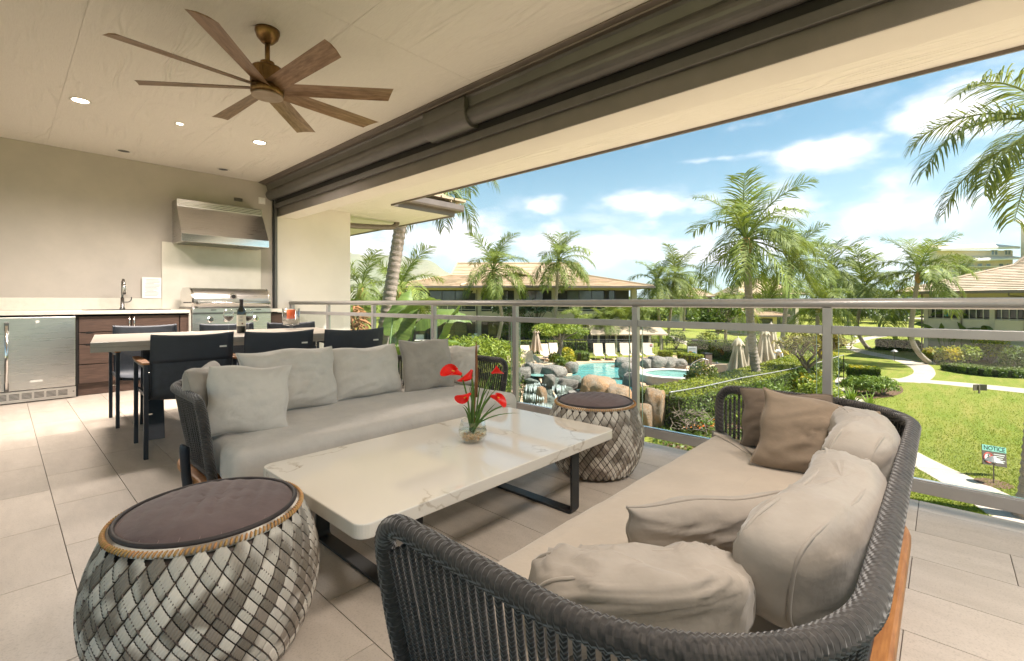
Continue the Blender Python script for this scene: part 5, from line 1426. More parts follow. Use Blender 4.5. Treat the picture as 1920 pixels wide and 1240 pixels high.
palm('palm with curved foot on the lawn before the right building', gbase(1747, 32.5), P(1722, 516, 31.5), 3.5, 21, 9, bend=(-.75, .7, -.6))
palm('low full palm with curved foot where the path bends', gbase(1630, 43), P(1619, 545, 42), 4.6, 20, 10, bend=(-.6, .6, -.3))
palm('short palm left of the railing post behind the frangipani', gbase(1532, 36), P(1533, 575, 36), 3.4, 17, 12)
palm('short palm with upright fronds between the pair and the tallest palm', gbase(1360, 52), P(1362, 572, 52), 4.2, 15, 13)
near_palm = palm('near palm at the right edge of the picture, only fronds and trunk edge in view', gbase(1929, 9.3), P(1992, 250, 9.6), 2.9, 9, 14, (.18, .15), meshes=FRN)
for (k3, rz_, s3) in ((0, 0.1, 2.7), (1, -.1, 3.1), (2, .1, 2.6)):      # fronds reaching into the picture from the right
    inst('frond', FRN[k3], near_palm, P(1992, 250, 9.6)-OFF[near_palm.name]+Vector((0, 0, .15)), (.1, -.15 if k3 == 0 else 0, math.atan2(FS, -FC)+rz_), (s3, s3, s3))
palm('small palm behind the leaning trunk at the far left', gbase(746, 26), P(748, 548, 26), 2.9, 14, 15)
palm('small palm at the far left against the pier', gbase(676, 24), P(677, 545, 24), 2.6, 13, 16)
palm('distant palm before the hotel', gbase(1800, 75), P(1800, 522, 75), 4.2, 14, 17)
palm('distant low palm behind the pool fence right of the pavilion', gbase(1282, 70), P(1285, 560, 70), 4.4, 14, 18)
palm('distant low palm left of the orange roofed house', gbase(1432, 66), P(1440, 562, 66), 4.0, 14, 19)
palm('distant low palm right of the orange roofed house', gbase(1590, 68), P(1590, 556, 68), 4.4, 14, 20)
# areca clumps before the opposite building
for i, (px, d) in enumerate(((1105, 43), (1130, 42), (1160, 43), (1188, 42))):
    b = gbase(px, d); T = thing('areca_palm', b, ['clumping areca palm behind the round tree, leftmost of four', 'clumping areca palm behind the pavilion, second from left', 'clumping areca palm behind the pavilion, third from left', 'clumping areca palm beside the railing post, rightmost of four'][i], 'palm', 'areca palms before the opposite building'); OFF[T.name] = b
    q = random.Random(40+i)
    for s in range(4):
        o = Vector((q.uniform(-.7, .7), q.uniform(-.7, .7), 0)); h = q.uniform(2.0, 3.2)
        MB().tube([b+o, b+o*1.4+Vector((0, 0, h))], [.06, .045], 7).build('stem', MT['bark'], T, smooth=True)
        for k2 in range(7):
            sc_ = q.uniform(1.7, 2.4); inst('frond', FR[q.choice((0, 1, 1, 2))], T, o*1.4+Vector((0, 0, h)), (0, 0, q.uniform(0, 6.28)), (sc_, sc_, sc_))
# ---- strap-leaved plants
def strap_mesh(seed, bendv):
    q = random.Random(seed); m = MB(); n = 8; p = Vector(); a = R(q.uniform(62, 84))
    for i in range(n+1):
        t = i/n; w = .05*(1-t**2.5)*(.5+.5*min(1, t*3))
        m.v += [(p.x, -w, p.z+.012), (p.x, 0, p.z), (p.x, w, p.z+.012)]
        a -= bendv*(t*1.6)/n; p = p + Vector((math.cos(a), 0, math.sin(a)))/n
    for i in range(n):
        for j in range(2): m.f.append((i*3+j, i*3+j+1, (i+1)*3+j+1, (i+1)*3+j))
    me = m.mesh('strap_leaf'); me.materials.append(MT['leaf_strap']); return me
ST = [strap_mesh(s, R(b)) for s, b in ((1, 40), (2, 75), (3, 110), (4, 60))]
def strap_plant(base, L, n, seed, label, group='strap-leaved lilies in the garden', wscale=1.):
    b = Vector(base); T = thing('strap_lily', b, label, 'plant', group); OFF[T.name] = b; q = random.Random(seed)
    for i in range(n):
        s = L*q.uniform(.75, 1.15)
        inst('leaf', ST[i % 4], T, (q.uniform(-.06, .06), q.uniform(-.06, .06), 0), (q.uniform(-.15, .15), q.uniform(-.35, .05), i*2.4+q.uniform(-.3, .3)), (s, s*wscale, s))
for i, (px, py, L, n, lab) in enumerate(((1352, 800, 1.35, 26, 'large strap-leaved lily in front of the clipped hedge beside the near sofa arm'), (1395, 790, 1.1, 22, 'strap-leaved lily seen through the ropes of the near sofa'), (1462, 762, 1.1, 22, 'strap-leaved lily behind the rope arm of the near sofa, left of the yellow croton'), (1490, 752, 1.2, 24, 'strap-leaved lily right below the frangipani trunk'),
        (1595, 770, 1.0, 22, 'broad strap-leaved lily above the pillow by the path edge'), (1630, 775, .9, 18, 'strap-leaved lily at the edge of the near lawn'), (1362, 660, 1.3, 20, 'strap-leaved lily behind the pool hedge, left of the closed umbrellas'), (1384, 660, 1.3, 20, 'strap-leaved lily directly behind the closed umbrellas'), (1404, 662, 1.3, 20, 'strap-leaved lily behind the pool fence left of the tallest palm'),
        (1250, 648, 1.4, 20, 'strap-leaved lily left of the pool gate'), (1235, 650, 1.3, 18, 'strap-leaved lily beside the railing post behind the fence'), (1478, 668, 1.5, 22, 'strap-leaved lily behind the life ring'), (1680, 650, 1.6, 16, 'spiky fan plant in the shrub row by the path, left'), (1706, 650, 1.5, 16, 'spiky fan plant in the shrub row by the path, right'), (906, 636, 1.8, 18, 'spiky plant in front of the opposite terrace'))):
    strap_plant(G(px, py), L, n, 50+i, lab)
# ---- shrubs
bush('shrub', gbase(845, 27), (1.7, 1.4, 1.25), 2600, .26, .07, MT['leaf_lime'], 'lime green leafy shrub beyond the railing, left of the flowers', 'lime shrubs beyond the railing', seed=1)
bush('shrub', gbase(893, 26), (1.7, 1.4, 1.35), 2600, .26, .07, MT['leaf_lime'], 'lime green leafy shrub behind the tallest flower stalk', 'lime shrubs beyond the railing', seed=2)
bush('shrub', gbase(935, 27), (1.5, 1.3, 1.15), 2200, .26, .07, MT['leaf_lime'], 'lime green leafy shrub left of the waterfall', 'lime shrubs beyond the railing', seed=3)
bush('shrub', gbase(800, 29), (1.6, 1.3, .75), 1800, .26, .07, MT['leaf_lime'], 'low lime green shrub at the lawn of the opposite terrace', 'lime shrubs beyond the railing', seed=4)
bush('shrub', gbase(952, 18.5), (.8, .8, .95), 1300, .18, .05, MT['leaf_mid'], 'green shrub between the far sofa arm and the waterfall', seed=5)
bush('shrub', gbase(930, 15.0), (.8, .8, .7), 1200, .18, .05, MT['leaf_lime'], 'low green shrub below the far sofa arm', seed=6)
for i, (px, d, r) in enumerate(((965, 46, 1.6), (1000, 47, 1.4), (1015, 44, 1.1))):
    bush('shrub', gbase(px, d), (r, r, r*1.2), 1500, .3, .1, MT['leaf_mid'], ['dark green shrub before the opposite building, tall', 'dark green shrub behind the closed rose umbrella', 'small dark green shrub left of the round tree'][i], seed=8+i)
# tall leafy tropical before opposite building
for i, (px, d, s) in enumerate(((955, 44, 1.5), (1005, 45, 1.7))):
    b = gbase(px, d); T = thing('shade_shrub', b, ['tall large leaved shrub before the opposite building, left', 'tall large leaved shrub before the opposite building, right'][i], 'shrub', 'tall shrubs at the opposite building'); OFF[T.name] = b
    m = MB(); leaf_blob(m, b+Vector((0, 0, 3.6)), (s*1.05, s*1.0, .95), 420, .5, .2, .35, 60+i); m.build('crown', MT['leaf_blue'], T)
    m = MB(); m.tube([b, b+Vector((0, 0, 3.4))], [.1, .06], 7); twigs(m, b+Vector((0, 0, 2)), b+Vector((0, 0, 3.6)), (s*1.4, s*1.2, 1.2), 9, .05, 5+i); m.build('trunk', MT['branch'], T)
# round tree by the pool
b = G(1050, 690); T = thing('umbrella_tree', b, 'small lime tree with flat umbrella crown and bent trunk by the pool', 'tree'); OFF[T.name] = b
dd_ = FS*b.x + FC*b.y
m = MB(); m.tube(smooth_path([b, P(1048, 665, dd_), P(1053, 645, dd_), P(1048, 632, dd_)], 4), [.17]*5+[.14]*4+[.11]*4, 9)
for (px, py) in ((1015, 618), (1030, 622), (1065, 620), (1082, 624), (1050, 615), (1025, 614), (1075, 616)): m.tube(smooth_path([P(1050, 640, dd_), P((1050+px)/2, (634+py)/2+1, dd_+random.uniform(-.6, .6)), P(px, py, dd_+random.uniform(-1, 1))], 3), [.09, .08, .07, .05, .04, .03, .02], 6)
m.build('trunk', MT['branch'], T, smooth=True)
m = MB()
for (px, py, r) in ((1018, 618, .75), (1040, 612, .95), (1065, 614, .95), (1082, 624, .75), (1030, 626, .6), (1055, 622, .8), (1075, 632, .6), (1050, 608, .8)): leaf_blob(m, P(px, py, dd_+random.uniform(-.7, .7)), (r, r, r*.55), 800, .16, .055, .3, px)
m.build('crown', MT['leaf_lime'], T)
for i, (px, py, r, mm) in enumerate(((1043, 690, .55, 'leaf_hedge'), (1062, 682, .62, 'leaf_croton'), (1066, 693, .50, 'leaf_croton'), (1052, 694, .45, 'leaf_mid'))):
    bush('shrub', G(px, py), (r, r, r*1.0), 900, .16, .07, MT[mm], ['rounded green shrub left of the round tree trunk', 'yellow croton behind the round tree trunk', 'yellow croton beside the grey pool boulder', 'low green shrub in front of the round tree trunk'][i], 'shrubs under the round tree', seed=20+i)
# clipped hedges round the pool
hedge('clipped_hedge', gpts([(1074, 675), (1088, 676), (1102, 676)]), 1.1, .62, 2600, .10, .06, MT['leaf_mid'], 'low clipped hedge left of the lounger row', 'clipped pool hedges')
hedge('clipped_hedge', gpts([(1235, 676), (1259, 677)]), 1.0, .70, 2000, .10, .06, MT['leaf_hedge'], 'low clipped hedge left of the pool gate', 'clipped pool hedges')
hedge('clipped_hedge', smooth_path(gpts([(1283, 678), (1295, 684), (1318, 686)]), 4), 1.0, .70, 2400, .10, .06, MT['leaf_hedge'], 'low clipped hedge curving around the yellow sign', 'clipped pool hedges')
hedge('clipped_hedge', smooth_path(gpts([(1290, 669), (1330, 671), (1372, 676), (1400, 682)]), 4), 1.3, 1.15, 5000, .14, .08, MT['leaf_mid'], 'loose green hedge along the pool fence behind the bin', 'clipped pool hedges')
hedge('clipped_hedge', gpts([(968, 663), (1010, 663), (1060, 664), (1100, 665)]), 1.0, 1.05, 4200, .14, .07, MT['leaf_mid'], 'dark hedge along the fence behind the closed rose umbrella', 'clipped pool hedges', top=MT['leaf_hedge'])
# main hedge: wide, flat topped, with a dark fence rail along its inner edge
mh_ = smooth_path(gpts([(1235, 808), (1300, 792), (1370, 770), (1430, 750), (1480, 730), (1530, 706)]), 6)
hedge('clipped_hedge', mh_, 2.0, 1.28, 26000, .085, .05, MT['leaf_mid'], 'wide flat clipped hedge sweeping from the boulders to the frangipani', 'clipped pool hedges', top=MT['leaf_hedge'])  # lit top and shaded sides are put into two leaf colours
f = thing('hedge_fence', mh_[0], 'dark fence rail running along the top of the wide clipped hedge', 'fence'); OFF[f.name] = Vector(mh_[0])
pp = []
for i, p in enumerate(mh_):
    t = (mh_[min(i+1, len(mh_)-1)]-mh_[max(i-1, 0)]).normalized(); s = Vector((t.y, -t.x, 0)); pp.append(p+s*(.42 if i < 12 else .42+.05*(i-12)))
MB().tube([p+Vector((0, 0, 1.34)) for p in pp], .022, 8).build('rail', MT['rail_metal'], f, smooth=True)
for p in pp[::3]: MB().box(p.x-.02, p.x+.02, p.y-.02, p.y+.02, GZ, GZ+1.33).build('post', MT['dark_iron'], f)
# bare twigs at the hedge foot and low planting in front
tb = MB(); q = random.Random(8)
for i in range(70):
    c = P(q.uniform(1262, 1330), q.uniform(770, 806), q.uniform(14.2, 15.0)); d = Vector((q.gauss(0, 1), q.gauss(0, 1), q.gauss(.4, .6))).normalized()*q.uniform(.2, .55)
    tb.tube([c, c+d*.5+Vector((q.gauss(0, .05), 0, q.gauss(0, .05))), c+d], [.012, .009, .004], 5)
tag(tb.build('bare_twigs', MT['branch']), 'tangle of bare twigs at the foot of the clipped hedge', 'twigs', None, 'stuff')
sheet('planting_bed', curve_px([(1236, 830), (1290, 800), (1350, 790), (1420, 782), (1480, 765), (1545, 745), (1556, 775), (1470, 830), (1350, 880), (1260, 870)], 3), GZ+.008, MT['mulch'])
gc = MB()
for i in range(2600):
    px = q.uniform(1225, 1420); py = q.uniform(806, 870)
    if py > 850+ (1345-px)*.02: continue
    p = G(px, py); add_leaf(gc, p+Vector((0, 0, q.uniform(.03, .32))), Vector((0, 0, 1)), .13, .055, .8)
tag(gc.build('ground_cover', MT['leaf_mid']), 'low green ground cover below the railing', 'plants', None, 'stuff')
fm = MB()
for i in range(160): 
    p = G(q.uniform(1280, 1350), q.uniform(800, 822)); add_leaf(fm, p+Vector((0, 0, q.uniform(.3, .45))), Vector((0, 0, 1)), .09, .05, .9)
tag(fm.build('orange_flowers', MT['flower']), 'scattered small orange flowers in the bed by the hedge', 'flowers', None, 'stuff')
# yellow crotons and the bed by the path
for i, (px, py, r, n, mm, lab) in enumerate(((1505, 752, .75, 1500, 'leaf_croton', 'yellow croton below the frangipani, left of the railing post'), (1530, 735, .65, 1200, 'leaf_croton', 'yellow croton half hidden by the railing post'), (1520, 765, .6, 900, 'leaf_lime', 'lime shrub below the yellow crotons'), (1572, 706, .6, 900, 'leaf_mid', 'dark green shrub right of the railing post'), (1470, 690, .7, 900, 'leaf_croton', 'yellow green shrub behind the wide hedge below the life ring'), (1316, 736, .75, 1100, 'leaf_croton', 'yellow flowering shrub in front of the spa wall'))):
    bush('croton', G(px, py), (r, r, r*.9), n, .17, .08, MT[mm], lab, 'yellow crotons in the beds', seed=70+i, extra=MT['leaf_mid'] if mm == 'leaf_croton' else None)
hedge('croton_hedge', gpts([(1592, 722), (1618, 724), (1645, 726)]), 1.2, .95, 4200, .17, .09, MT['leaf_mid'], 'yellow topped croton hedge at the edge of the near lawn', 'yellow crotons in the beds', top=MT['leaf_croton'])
sheet('mulch_bed', curve_px([(1572, 716), (1600, 745), (1640, 748), (1680, 742), (1694, 733), (1680, 722), (1620, 714)], 3), GZ+.016, MT['mulch'])
for i, (px, py, r) in enumerate(((1602, 738, .55), (1628, 741, .6), (1655, 741, .6))): bush('shrub', G(px, py), (r*1.2, r, r*.8), 1300, .16, .05, MT['leaf_strap'], ['low green shrub at the left end of the mulch bed', 'low green shrub in the middle of the mulch bed', 'low green shrub at the right end of the mulch bed'][i], 'shrubs in the mulch bed', seed=80+i)
# fuller planting round the pool and along the lawn
for i, (px, py, r, n, mm, lab) in enumerate(((1268, 655, 1.0, 900, 'leaf_mid', 'green shrub behind the pool gate'), (1330, 662, 1.1, 1000, 'leaf_lime', 'light green shrub behind the loose hedge left of the closed umbrellas'), (1425, 668, 1.1, 1000, 'leaf_lime', 'light green shrub behind the closed umbrellas beside the palm trunk'), (1500, 690, .9, 1000, 'leaf_mid', 'green shrub behind the frangipani'),
        (1548, 690, .8, 900, 'leaf_croton', 'yellow shrub on the lawn edge right behind the railing post'), (1475, 720, .8, 1000, 'leaf_lime', 'lime shrub on the inner side of the wide hedge below the life ring'), (1440, 786, .8, 1100, 'leaf_mid', 'green shrub in the bed behind the near sofa ropes'), (1545, 770, .7, 1000, 'leaf_lime', 'lime shrub beside the walk below the railing post'), (1310, 812, .45, 600, 'leaf_strap', 'small pale green plant among the orange flowers'), (1405, 812, .5, 700, 'leaf_lime', 'small lime plant in the bed seen through the sofa ropes'))):
    bush('shrub', G(px, py), (r, r, r*.9), n, .18, .065, MT[mm], lab, 'fill planting of the garden', seed=130+i)
# frangipani
b = G(1524, 742); T = thing('frangipani_tree', b, 'sparse frangipani tree with bare forked branches behind the railing post', 'tree'); OFF[T.name] = b
dd_ = FS*b.x+FC*b.y; m = MB(); tips = []
m.tube([b, P(1520, 715, dd_), P(1513, 690, dd_)], [.13, .11, .10], 8)
q = random.Random(31)
def fork(p, d, L, r, lev):
    e = p + d*L; mid = p.lerp(e, .5)+Vector((q.gauss(0, .05), q.gauss(0, .05), 0)); m.tube([p, mid, e], [r, r*.85, r*.75], 6)
    if lev == 0: tips.append(e); return
    for k2 in range(q.choice((2, 3, 3))):
        nd = (d*.8 + Vector((q.gauss(0, .65), q.gauss(0, .65), q.uniform(.05, .55)))).normalized(); fork(e, nd, L*q.uniform(.6, .85), r*.68, lev-1)
for dx in (-.8, -.3, .3, .9, .6): fork(P(1513, 692, dd_), (CR*dx+CF*q.uniform(-.5, .5)+UZ*.75).normalized(), .75, .07, 3)
m.build('trunk', MT['branch'], T, smooth=True)
m = MB()
for e in tips:
    for k2 in range(11): add_leaf(m, e+Vector((q.gauss(0, .16), q.gauss(0, .16), q.gauss(.03, .1))), UZ, .27, .085, .6)
m.build('leaves', MT['leaf_olive'], T)
# dark broadleaf trees
def tree(label, base, h, rad, n, l, w, mm, seed, name='shade_tree', group='broadleaf trees in the garden'):
    b = Vector(base); T = thing(name, b, label, 'tree', group); OFF[T.name] = b; q = random.Random(seed); c = b+Vector((0, 0, h))
    m = MB(); m.tube([b, b+Vector((q.gauss(0, .1), 0, h*.35)), b+Vector((0, 0, h*.65))], [.16, .13, .1], 8); twigs(m, b+Vector((0, 0, h*.45)), c, rad, 12, .07, seed); m.build('trunk', MT['branch'], T)
    m = MB()
    for k2 in range(9):
        o = Vector((q.uniform(-.65, .65)*rad[0], q.uniform(-.65, .65)*rad[1], q.uniform(-.5, .6)*rad[2])); leaf_blob(m, c+o, (rad[0]*.5, rad[1]*.5, rad[2]*.5), n//9, l, w, .3, seed+k2)
    m.build('crown', MT[mm], T)
tree('dark leaved tree over the pool fence left of the tallest palm', G(1345, 660), 3.2, (2.2, 2, 1.6), 2600, .26, .15, 'leaf_mid', 5)
tree('broad dark grey green tree behind the low palm on the lawn', gbase(1648, 62), 3.4, (5.2, 4, 2.2), 3200, .55, .28, 'leaf_blue', 6)
tree('leafy tree beside the right building', gbase(1770, 60), 3.6, (4.5, 4, 1.6), 2000, .5, .25, 'leaf_mid', 7)
tree('tree behind the pavilion roof', gbase(1210, 58), 2.6, (3.5, 3, 1.7), 2000, .5, .2, 'leaf_mid', 8)
# shrub rows and bed of the right building
hedge('shrub_row', gpts([(1645, 655), (1680, 657), (1722, 659)]), 1.6, .9, 3000, .22, .08, MT['leaf_mid'], 'loose green shrub row along the lawn by the path', 'beds of the right building')
for i, (px, py, r, mm, lab) in enumerate(((1722, 668, .7, 'leaf_mid', 'grey green shrub left of the curved palm foot'), (1752, 680, .7, 'leaf_croton', 'yellow croton right of the curved palm foot'), (1779, 684, .8, 'leaf_croton', 'bright yellow croton in the bed of the right building'), (1811, 684, .85, 'leaf_lime', 'yellow green round shrub in the middle of the right bed'), (1858, 682, 1.1, 'leaf_hedge', 'large round yellow flecked shrub at the right of the bed'), (1915, 700, 1.0, 'leaf_mid', 'green shrub at the right picture edge in the bed'))):
    bush('croton', G(px, py), (r, r, r*.85), 1300, .2, .09, MT[mm], lab, 'beds of the right building', seed=90+i, extra=MT['leaf_croton'] if i == 4 else None)
hedge('ground_cover_row', smooth_path(gpts([(1790, 694), (1835, 702), (1880, 706), (1940, 707)]), 3), 1.5, .42, 5000, .16, .06, MT['leaf_mid'], 'low ground cover edging the bed of the right building', 'beds of the right building')
# ---- banana-like plants
def paddle(seed, L=1., W=.40, droop=1.0, tear=True):
    q = random.Random(seed); m = MB(); n = 16; a = R(35); p = Vector()
    for i in range(n+1):
        t = i/n; w = W*.5*math.sin(PI*min(1, .06+.94*t)**.75)**.8
        for s in (-1, -.5, 0, .5, 1):
            jag = 1-(.18*q.random() if tear and abs(s) == 1 and q.random() < .4 else 0)
            m.v.append((p.x, s*w*jag, p.z - abs(s)*w*.35 + .012*math.sin(i*1.9+s)*abs(s)))
        a -= droop*(.4+1.2*t)/n; p = p + Vector((math.cos(a), 0, math.sin(a)))*L/n
    for i in range(n):
        for j in range(4): m.f.append((i*5+j, i*5+j+1, (i+1)*5+j+1, (i+1)*5+j))
    me = m.mesh('paddle_leaf', True); me.materials.append(MT['leaf_banana']); return me
PD = [paddle(1, droop=R(30)), paddle(2, droop=R(75)), paddle(3, droop=R(110)), paddle(4, droop=R(55))]
def banana(label, base, hs, Ls, seed, group='large paddle-leaved plants', lean=.35, spread=1.):
    b = Vector(base); T = thing('bird_of_paradise', b, label, 'plant', group); OFF[T.name] = b; q = random.Random(seed)
    for i, (h, L) in enumerate(zip(hs, Ls)):
        az = i*2.39996+q.uniform(-.4, .4)+seed; o = Vector((math.cos(az), math.sin(az), 0)); e = o*h*lean*q.uniform(.5, 1.1)*spread+Vector((0, 0, h))
        lf = inst('leaf', PD[i % 4], T, e, (q.uniform(-.7, .7), R(-35 if i % 4 == 0 else -10), az), (L, L*q.uniform(.9, 1.2), L))
        MB().tube([b+o*.05, b+e*.55+o*.02*h, b+e], [.035, .028, .018], 7).build('petiole', MT['stem'], T, smooth=True)
banana('giant bird of paradise with big paddle leaves behind the last dining chair', gbase(690, 11.2), [2.2, 2.9, 3.6, 2.6, 3.2, 4.0, 1.8, 2.5, 3.0, 3.9, 1.5, 2.1, 3.4, 2.8, 3.7, 2.3], [1.3, 1.4, 1.6, 1.3, 1.4, 1.6, 1.2, 1.3, 1.4, 1.6, 1.2, 1.3, 1.5, 1.4, 1.6, 1.3], 3, lean=.28)
banana('lower bird of paradise with drooping leaves right of the last dining chair', gbase(733, 11.5), [1.5, 2.0, 2.5, 1.2, 1.8, 2.3, 2.8, 1.6, 3.2, .9, 2.1, 2.6, 1.7, 3.0], [1.1, 1.2, 1.3, 1.0, 1.1, 1.2, 1.3, 1.1, 1.3, 1.0, 1.2, 1.3, 1.1, 1.3], 5)
banana('tall paddle-leaved plant below the balcony of the right building', gbase(1802, 36), [2.2, 3.0, 3.6, 2.6, 1.8, 2.3, 3.2], [1.7, 1.8, 2.0, 1.7, 1.6, 1.6, 1.8], 7)
banana('dark paddle-leaved plant in the bed left of the tall one', gbase(1775, 35), [1.6, 2.0, 2.4, 1.4, 1.8, 2.2], [1.5, 1.6, 1.6, 1.4, 1.5, 1.6], 9)
banana('dark paddle-leaved plant in the bed before the grey wall', gbase(1838, 34), [1.5, 1.9, 2.3, 1.3, 1.7], [1.4, 1.5, 1.5, 1.3, 1.4], 11)
dm = MB()
for i in range(60):
    p = P(q.uniform(658, 684), q.uniform(576, 626), q.uniform(10.6, 11.4)); d = Vector((q.gauss(0, 1), q.gauss(0, 1), q.gauss(-.3, .8))).normalized()*.3
    dm.tube([p, p+d*.5+Vector((0, 0, -.03)), p+d+Vector((0, 0, -.12))], [.012, .03, .003], 4)
tag(dm.build('dead_fronds', MT['dead_leaf']), 'dry brown leaves hanging beside the pier', 'dead leaves', None, 'stuff')
# grass blades on the near lawn and along the path edges
gb = MB(); q = random.Random(123)
def in_path(px, py):
    return False
cnt = 0
while cnt < 52000:
    px = q.uniform(1560, 1990); py = 716 + 330*q.random()**.8
    if cnt > 46000: px, py = q.uniform(1585, 1960), q.uniform(640, 720)
    p = G(px, py); cnt += 1
    # keep the walks clear
    yl = 903 + (px-1762)*.66; yr = 852 + (px-1727)*.475
    if py > 780 and yr-2 < py < yl+3: continue
    if 706 < py < 722+max(0, (px-1740)*.085): continue
    if py < 722 and 1580 < px < 1765: continue
    a = q.uniform(0, 2*PI); h = q.uniform(.025, .06); w = .006+.008*q.random(); lean = Vector((q.gauss(0, .03), q.gauss(0, .03), 0)); s_ = Vector((math.cos(a), math.sin(a), 0))*w; k_ = len(gb.v)
    gb.v += [tuple(p-s_), tuple(p+s_), tuple(p+lean+Vector((0, 0, h)))]; gb.f.append((k_, k_+1, k_+2))
tag(gb.build('grass', mat('grass_blade', (.27,.30,.04), (.19,.24,.028), .6, scale=.6, island=.3, leaf=.3, spec=.2)), 'short mown grass of the near lawn', 'grass', None, 'stuff')
# far wood
wm = MB()
q = random.Random(99)
for i in range(95):
    px = 640 + i*14.2; d = q.uniform(95, 150); r = q.uniform(4, 7.5); z = 1.06 + q.uniform(.0, .9) + (1.6 if 1640 < px < 1790 else 0)
    v = P(px, 567.5, d); leaf_blob(wm, (v.x, v.y, GZ + (z-GZ)*.5), (r, r, (z-GZ)*.62), 260, 1.5, .7, .5, i)
tag(wm.build('far_wood', MT['leaf_mid']), 'distant belt of trees along the horizon', 'trees', None, 'stuff')
# ------------------------------------------------------------------ pool furniture
def make_lounger(back):
    T = thing('pool_lounger', (0, 0, 0), 'x', 'lounger', 'cream sling loungers round the pool'); OFF[T.name] = Vector()
    a = R(back); w = .33
    for s in (-1, 1):
        MB().tube([(s*w, -1.15, .33), (s*w, .1, .36), (s*w, .72, .34)], .022, 6).build('side_rail', MT['white_rail'], T, local=True)
        MB().tube([(s*w, .1, .36), (s*w, .1+.85*math.cos(a), .36+.85*math.sin(a))], .022, 6).build('back_rail', MT['white_rail'], T, local=True)
        for y in (-1.0, .55): MB().tube([(s*w, y, .34), (s*w, y-.04, .0)], .02, 6).build('leg', MT['white_rail'], T, local=True)
    MB().slab([(-w, -1.15, .34), (w, -1.15, .34), (w, .1, .37), (-w, .1, .37)], (0, 0, .02)).build('seat_sling', MT['sling_pool'], T, local=True)
    e = (.85*math.cos(a), .85*math.sin(a))
    MB().slab([(-w, .1, .375), (w, .1, .375), (w, .1+e[0], .375+e[1]), (-w, .1+e[0], .375+e[1])], (0, -.02*math.sin(a), .02*math.cos(a))).build('back_sling', MT['sling_pool'], T, local=True)
    return T
lg0 = make_lounger(62); lgf = make_lounger(30)
lsp = [(1122, 673, 0, 'cream lounger before the fence, leftmost of the row'), (1145, 673, 0, 'cream lounger before the fence, second of the row'), (1172, 672, 0, 'cream lounger before the fence, third of the row'), (1192, 672, 0, 'cream lounger hidden behind the railing post'), (1215, 672, 0, 'cream lounger right of the railing post'),
       (987, 678, 0, 'cream upright lounger left of the closed rose umbrella'), (1022, 674, 0, 'cream lounger right of the closed rose umbrella'), (1040, 672, 0, 'cream lounger beside the round tree'), (992, 692, 0, 'cream lounger in the second row behind the waterfall'),
       (1016, 690, 1, 'cream lounger lying nearly flat beside the yellow crotons'), (1345, 722, 2, 'lounger turned away in front of the closed umbrellas'), (962, 690, 0, 'cream lounger at the left edge of the deck behind the waterfall')]
used = set()
for i, (px, py, k, lab) in enumerate(lsp):
    src = lgf if k == 1 else lg0
    o = src if k not in used and k != 2 else copy_tree(src); used.add(k if k != 2 else 0)
    o.location = G(px, py, GZ+.008); o.rotation_euler = (0, 0, R(-YAW) + (PI if k == 2 else R(12 if px < 1060 else -4) + (R(40) if k == 1 else 0))); o['label'] = lab
def make_umbrella(m):
    T = thing('closed_umbrella', (0, 0, 0), 'x', 'umbrella', 'closed pool umbrellas'); OFF[T.name] = Vector()
    MB().tube([(0, 0, 0), (0, 0, 2.55)], .025, 8).build('pole', MT['white_rail'], T, local=True)
    MB().lathe([(.30, 0), (.30, .06), (.05, .10)], 20).build('base', MT['dark_iron'], T, local=True)
    mb = MB(); n = 64; prof = [(.03, 2.50), (.15, 2.36), (.20, 2.16), (.25, 1.8), (.32, 1.4), (.40, 1.05), (.47, .78)]
    for (r, z) in prof:
        for k in range(n):
            a = 2*PI*k/n; f = 1+(.30*(2.5-z)/1.7)*math.cos(8*a) + .05*math.cos(3*a+z)
            zz = z - (.10*math.cos(8*a) if z < .9 else 0)
            mb.v.append((r*f*math.cos(a), r*f*math.sin(a), zz))
    for i in range(len(prof)-1):
        for k in range(n): mb.f.append((i*n+k, i*n+(k+1) % n, (i+1)*n+(k+1) % n, (i+1)*n+k))
    mb.build('canopy', m, T, local=True, smooth=True)
    mb = MB(); n = 48
    for (r, z) in ((.02, 2.56), (.12, 2.50), (.22, 2.36), (.27, 2.24)):
        for k in range(n): 
            a = 2*PI*k/n; f = 1+.16*math.cos(8*a)*(r/.27); mb.v.append((r*f*math.cos(a), r*f*math.sin(a), z-.05*(r/.27)**2*math.cos(8*a)))
    for i in range(3):
        for k in range(n): mb.f.append((i*n+k, i*n+(k+1) % n, (i+1)*n+(k+1) % n, (i+1)*n+k))
    mb.build('vent_cap', m, T, local=True, smooth=True)
    MB().lathe([(.025, 2.56), (.035, 2.59), (.0, 2.63)], 10).build('finial', MT['white_rail'], T, local=True)
    return T
um0 = make_umbrella(MT['umbrella']); um1 = make_umbrella(MT['umbrella_rose'])
for i, (o, px, d, s, lab) in enumerate(((um0, 1384, 22.5, 1.0, 'closed cream umbrella, leftmost and lowest of the group'), (copy_tree(um0), 1408, 23.5, 1.05, 'closed cream umbrella just left of the tallest palm trunk'), (copy_tree(um0), 1433, 26.5, 1.1, 'closed cream umbrella hidden behind the tallest palm trunk'), (copy_tree(um0), 1446, 30, 1.15, 'closed cream umbrella right of the tallest palm trunk'), (um1, 1005, 34.5, .92, 'closed rose beige umbrella among the loungers behind the waterfall'))):
    p = gbase(px, d); o.location = (p.x, p.y, GZ+.008); o.scale = (s, s, s); o.rotation_euler = (0, 0, i*.7); o['label'] = lab
tw = thing('folded_towel', P(1026, 668, 36), 'blue striped towel on the lounger by the closed rose umbrella', 'towel'); OFF[tw.name] = Vector()
MB().box(-.25, .25, -.2, .2, -.1, .06).build('cloth', MT['towel'], tw, local=True, bevel=.05)
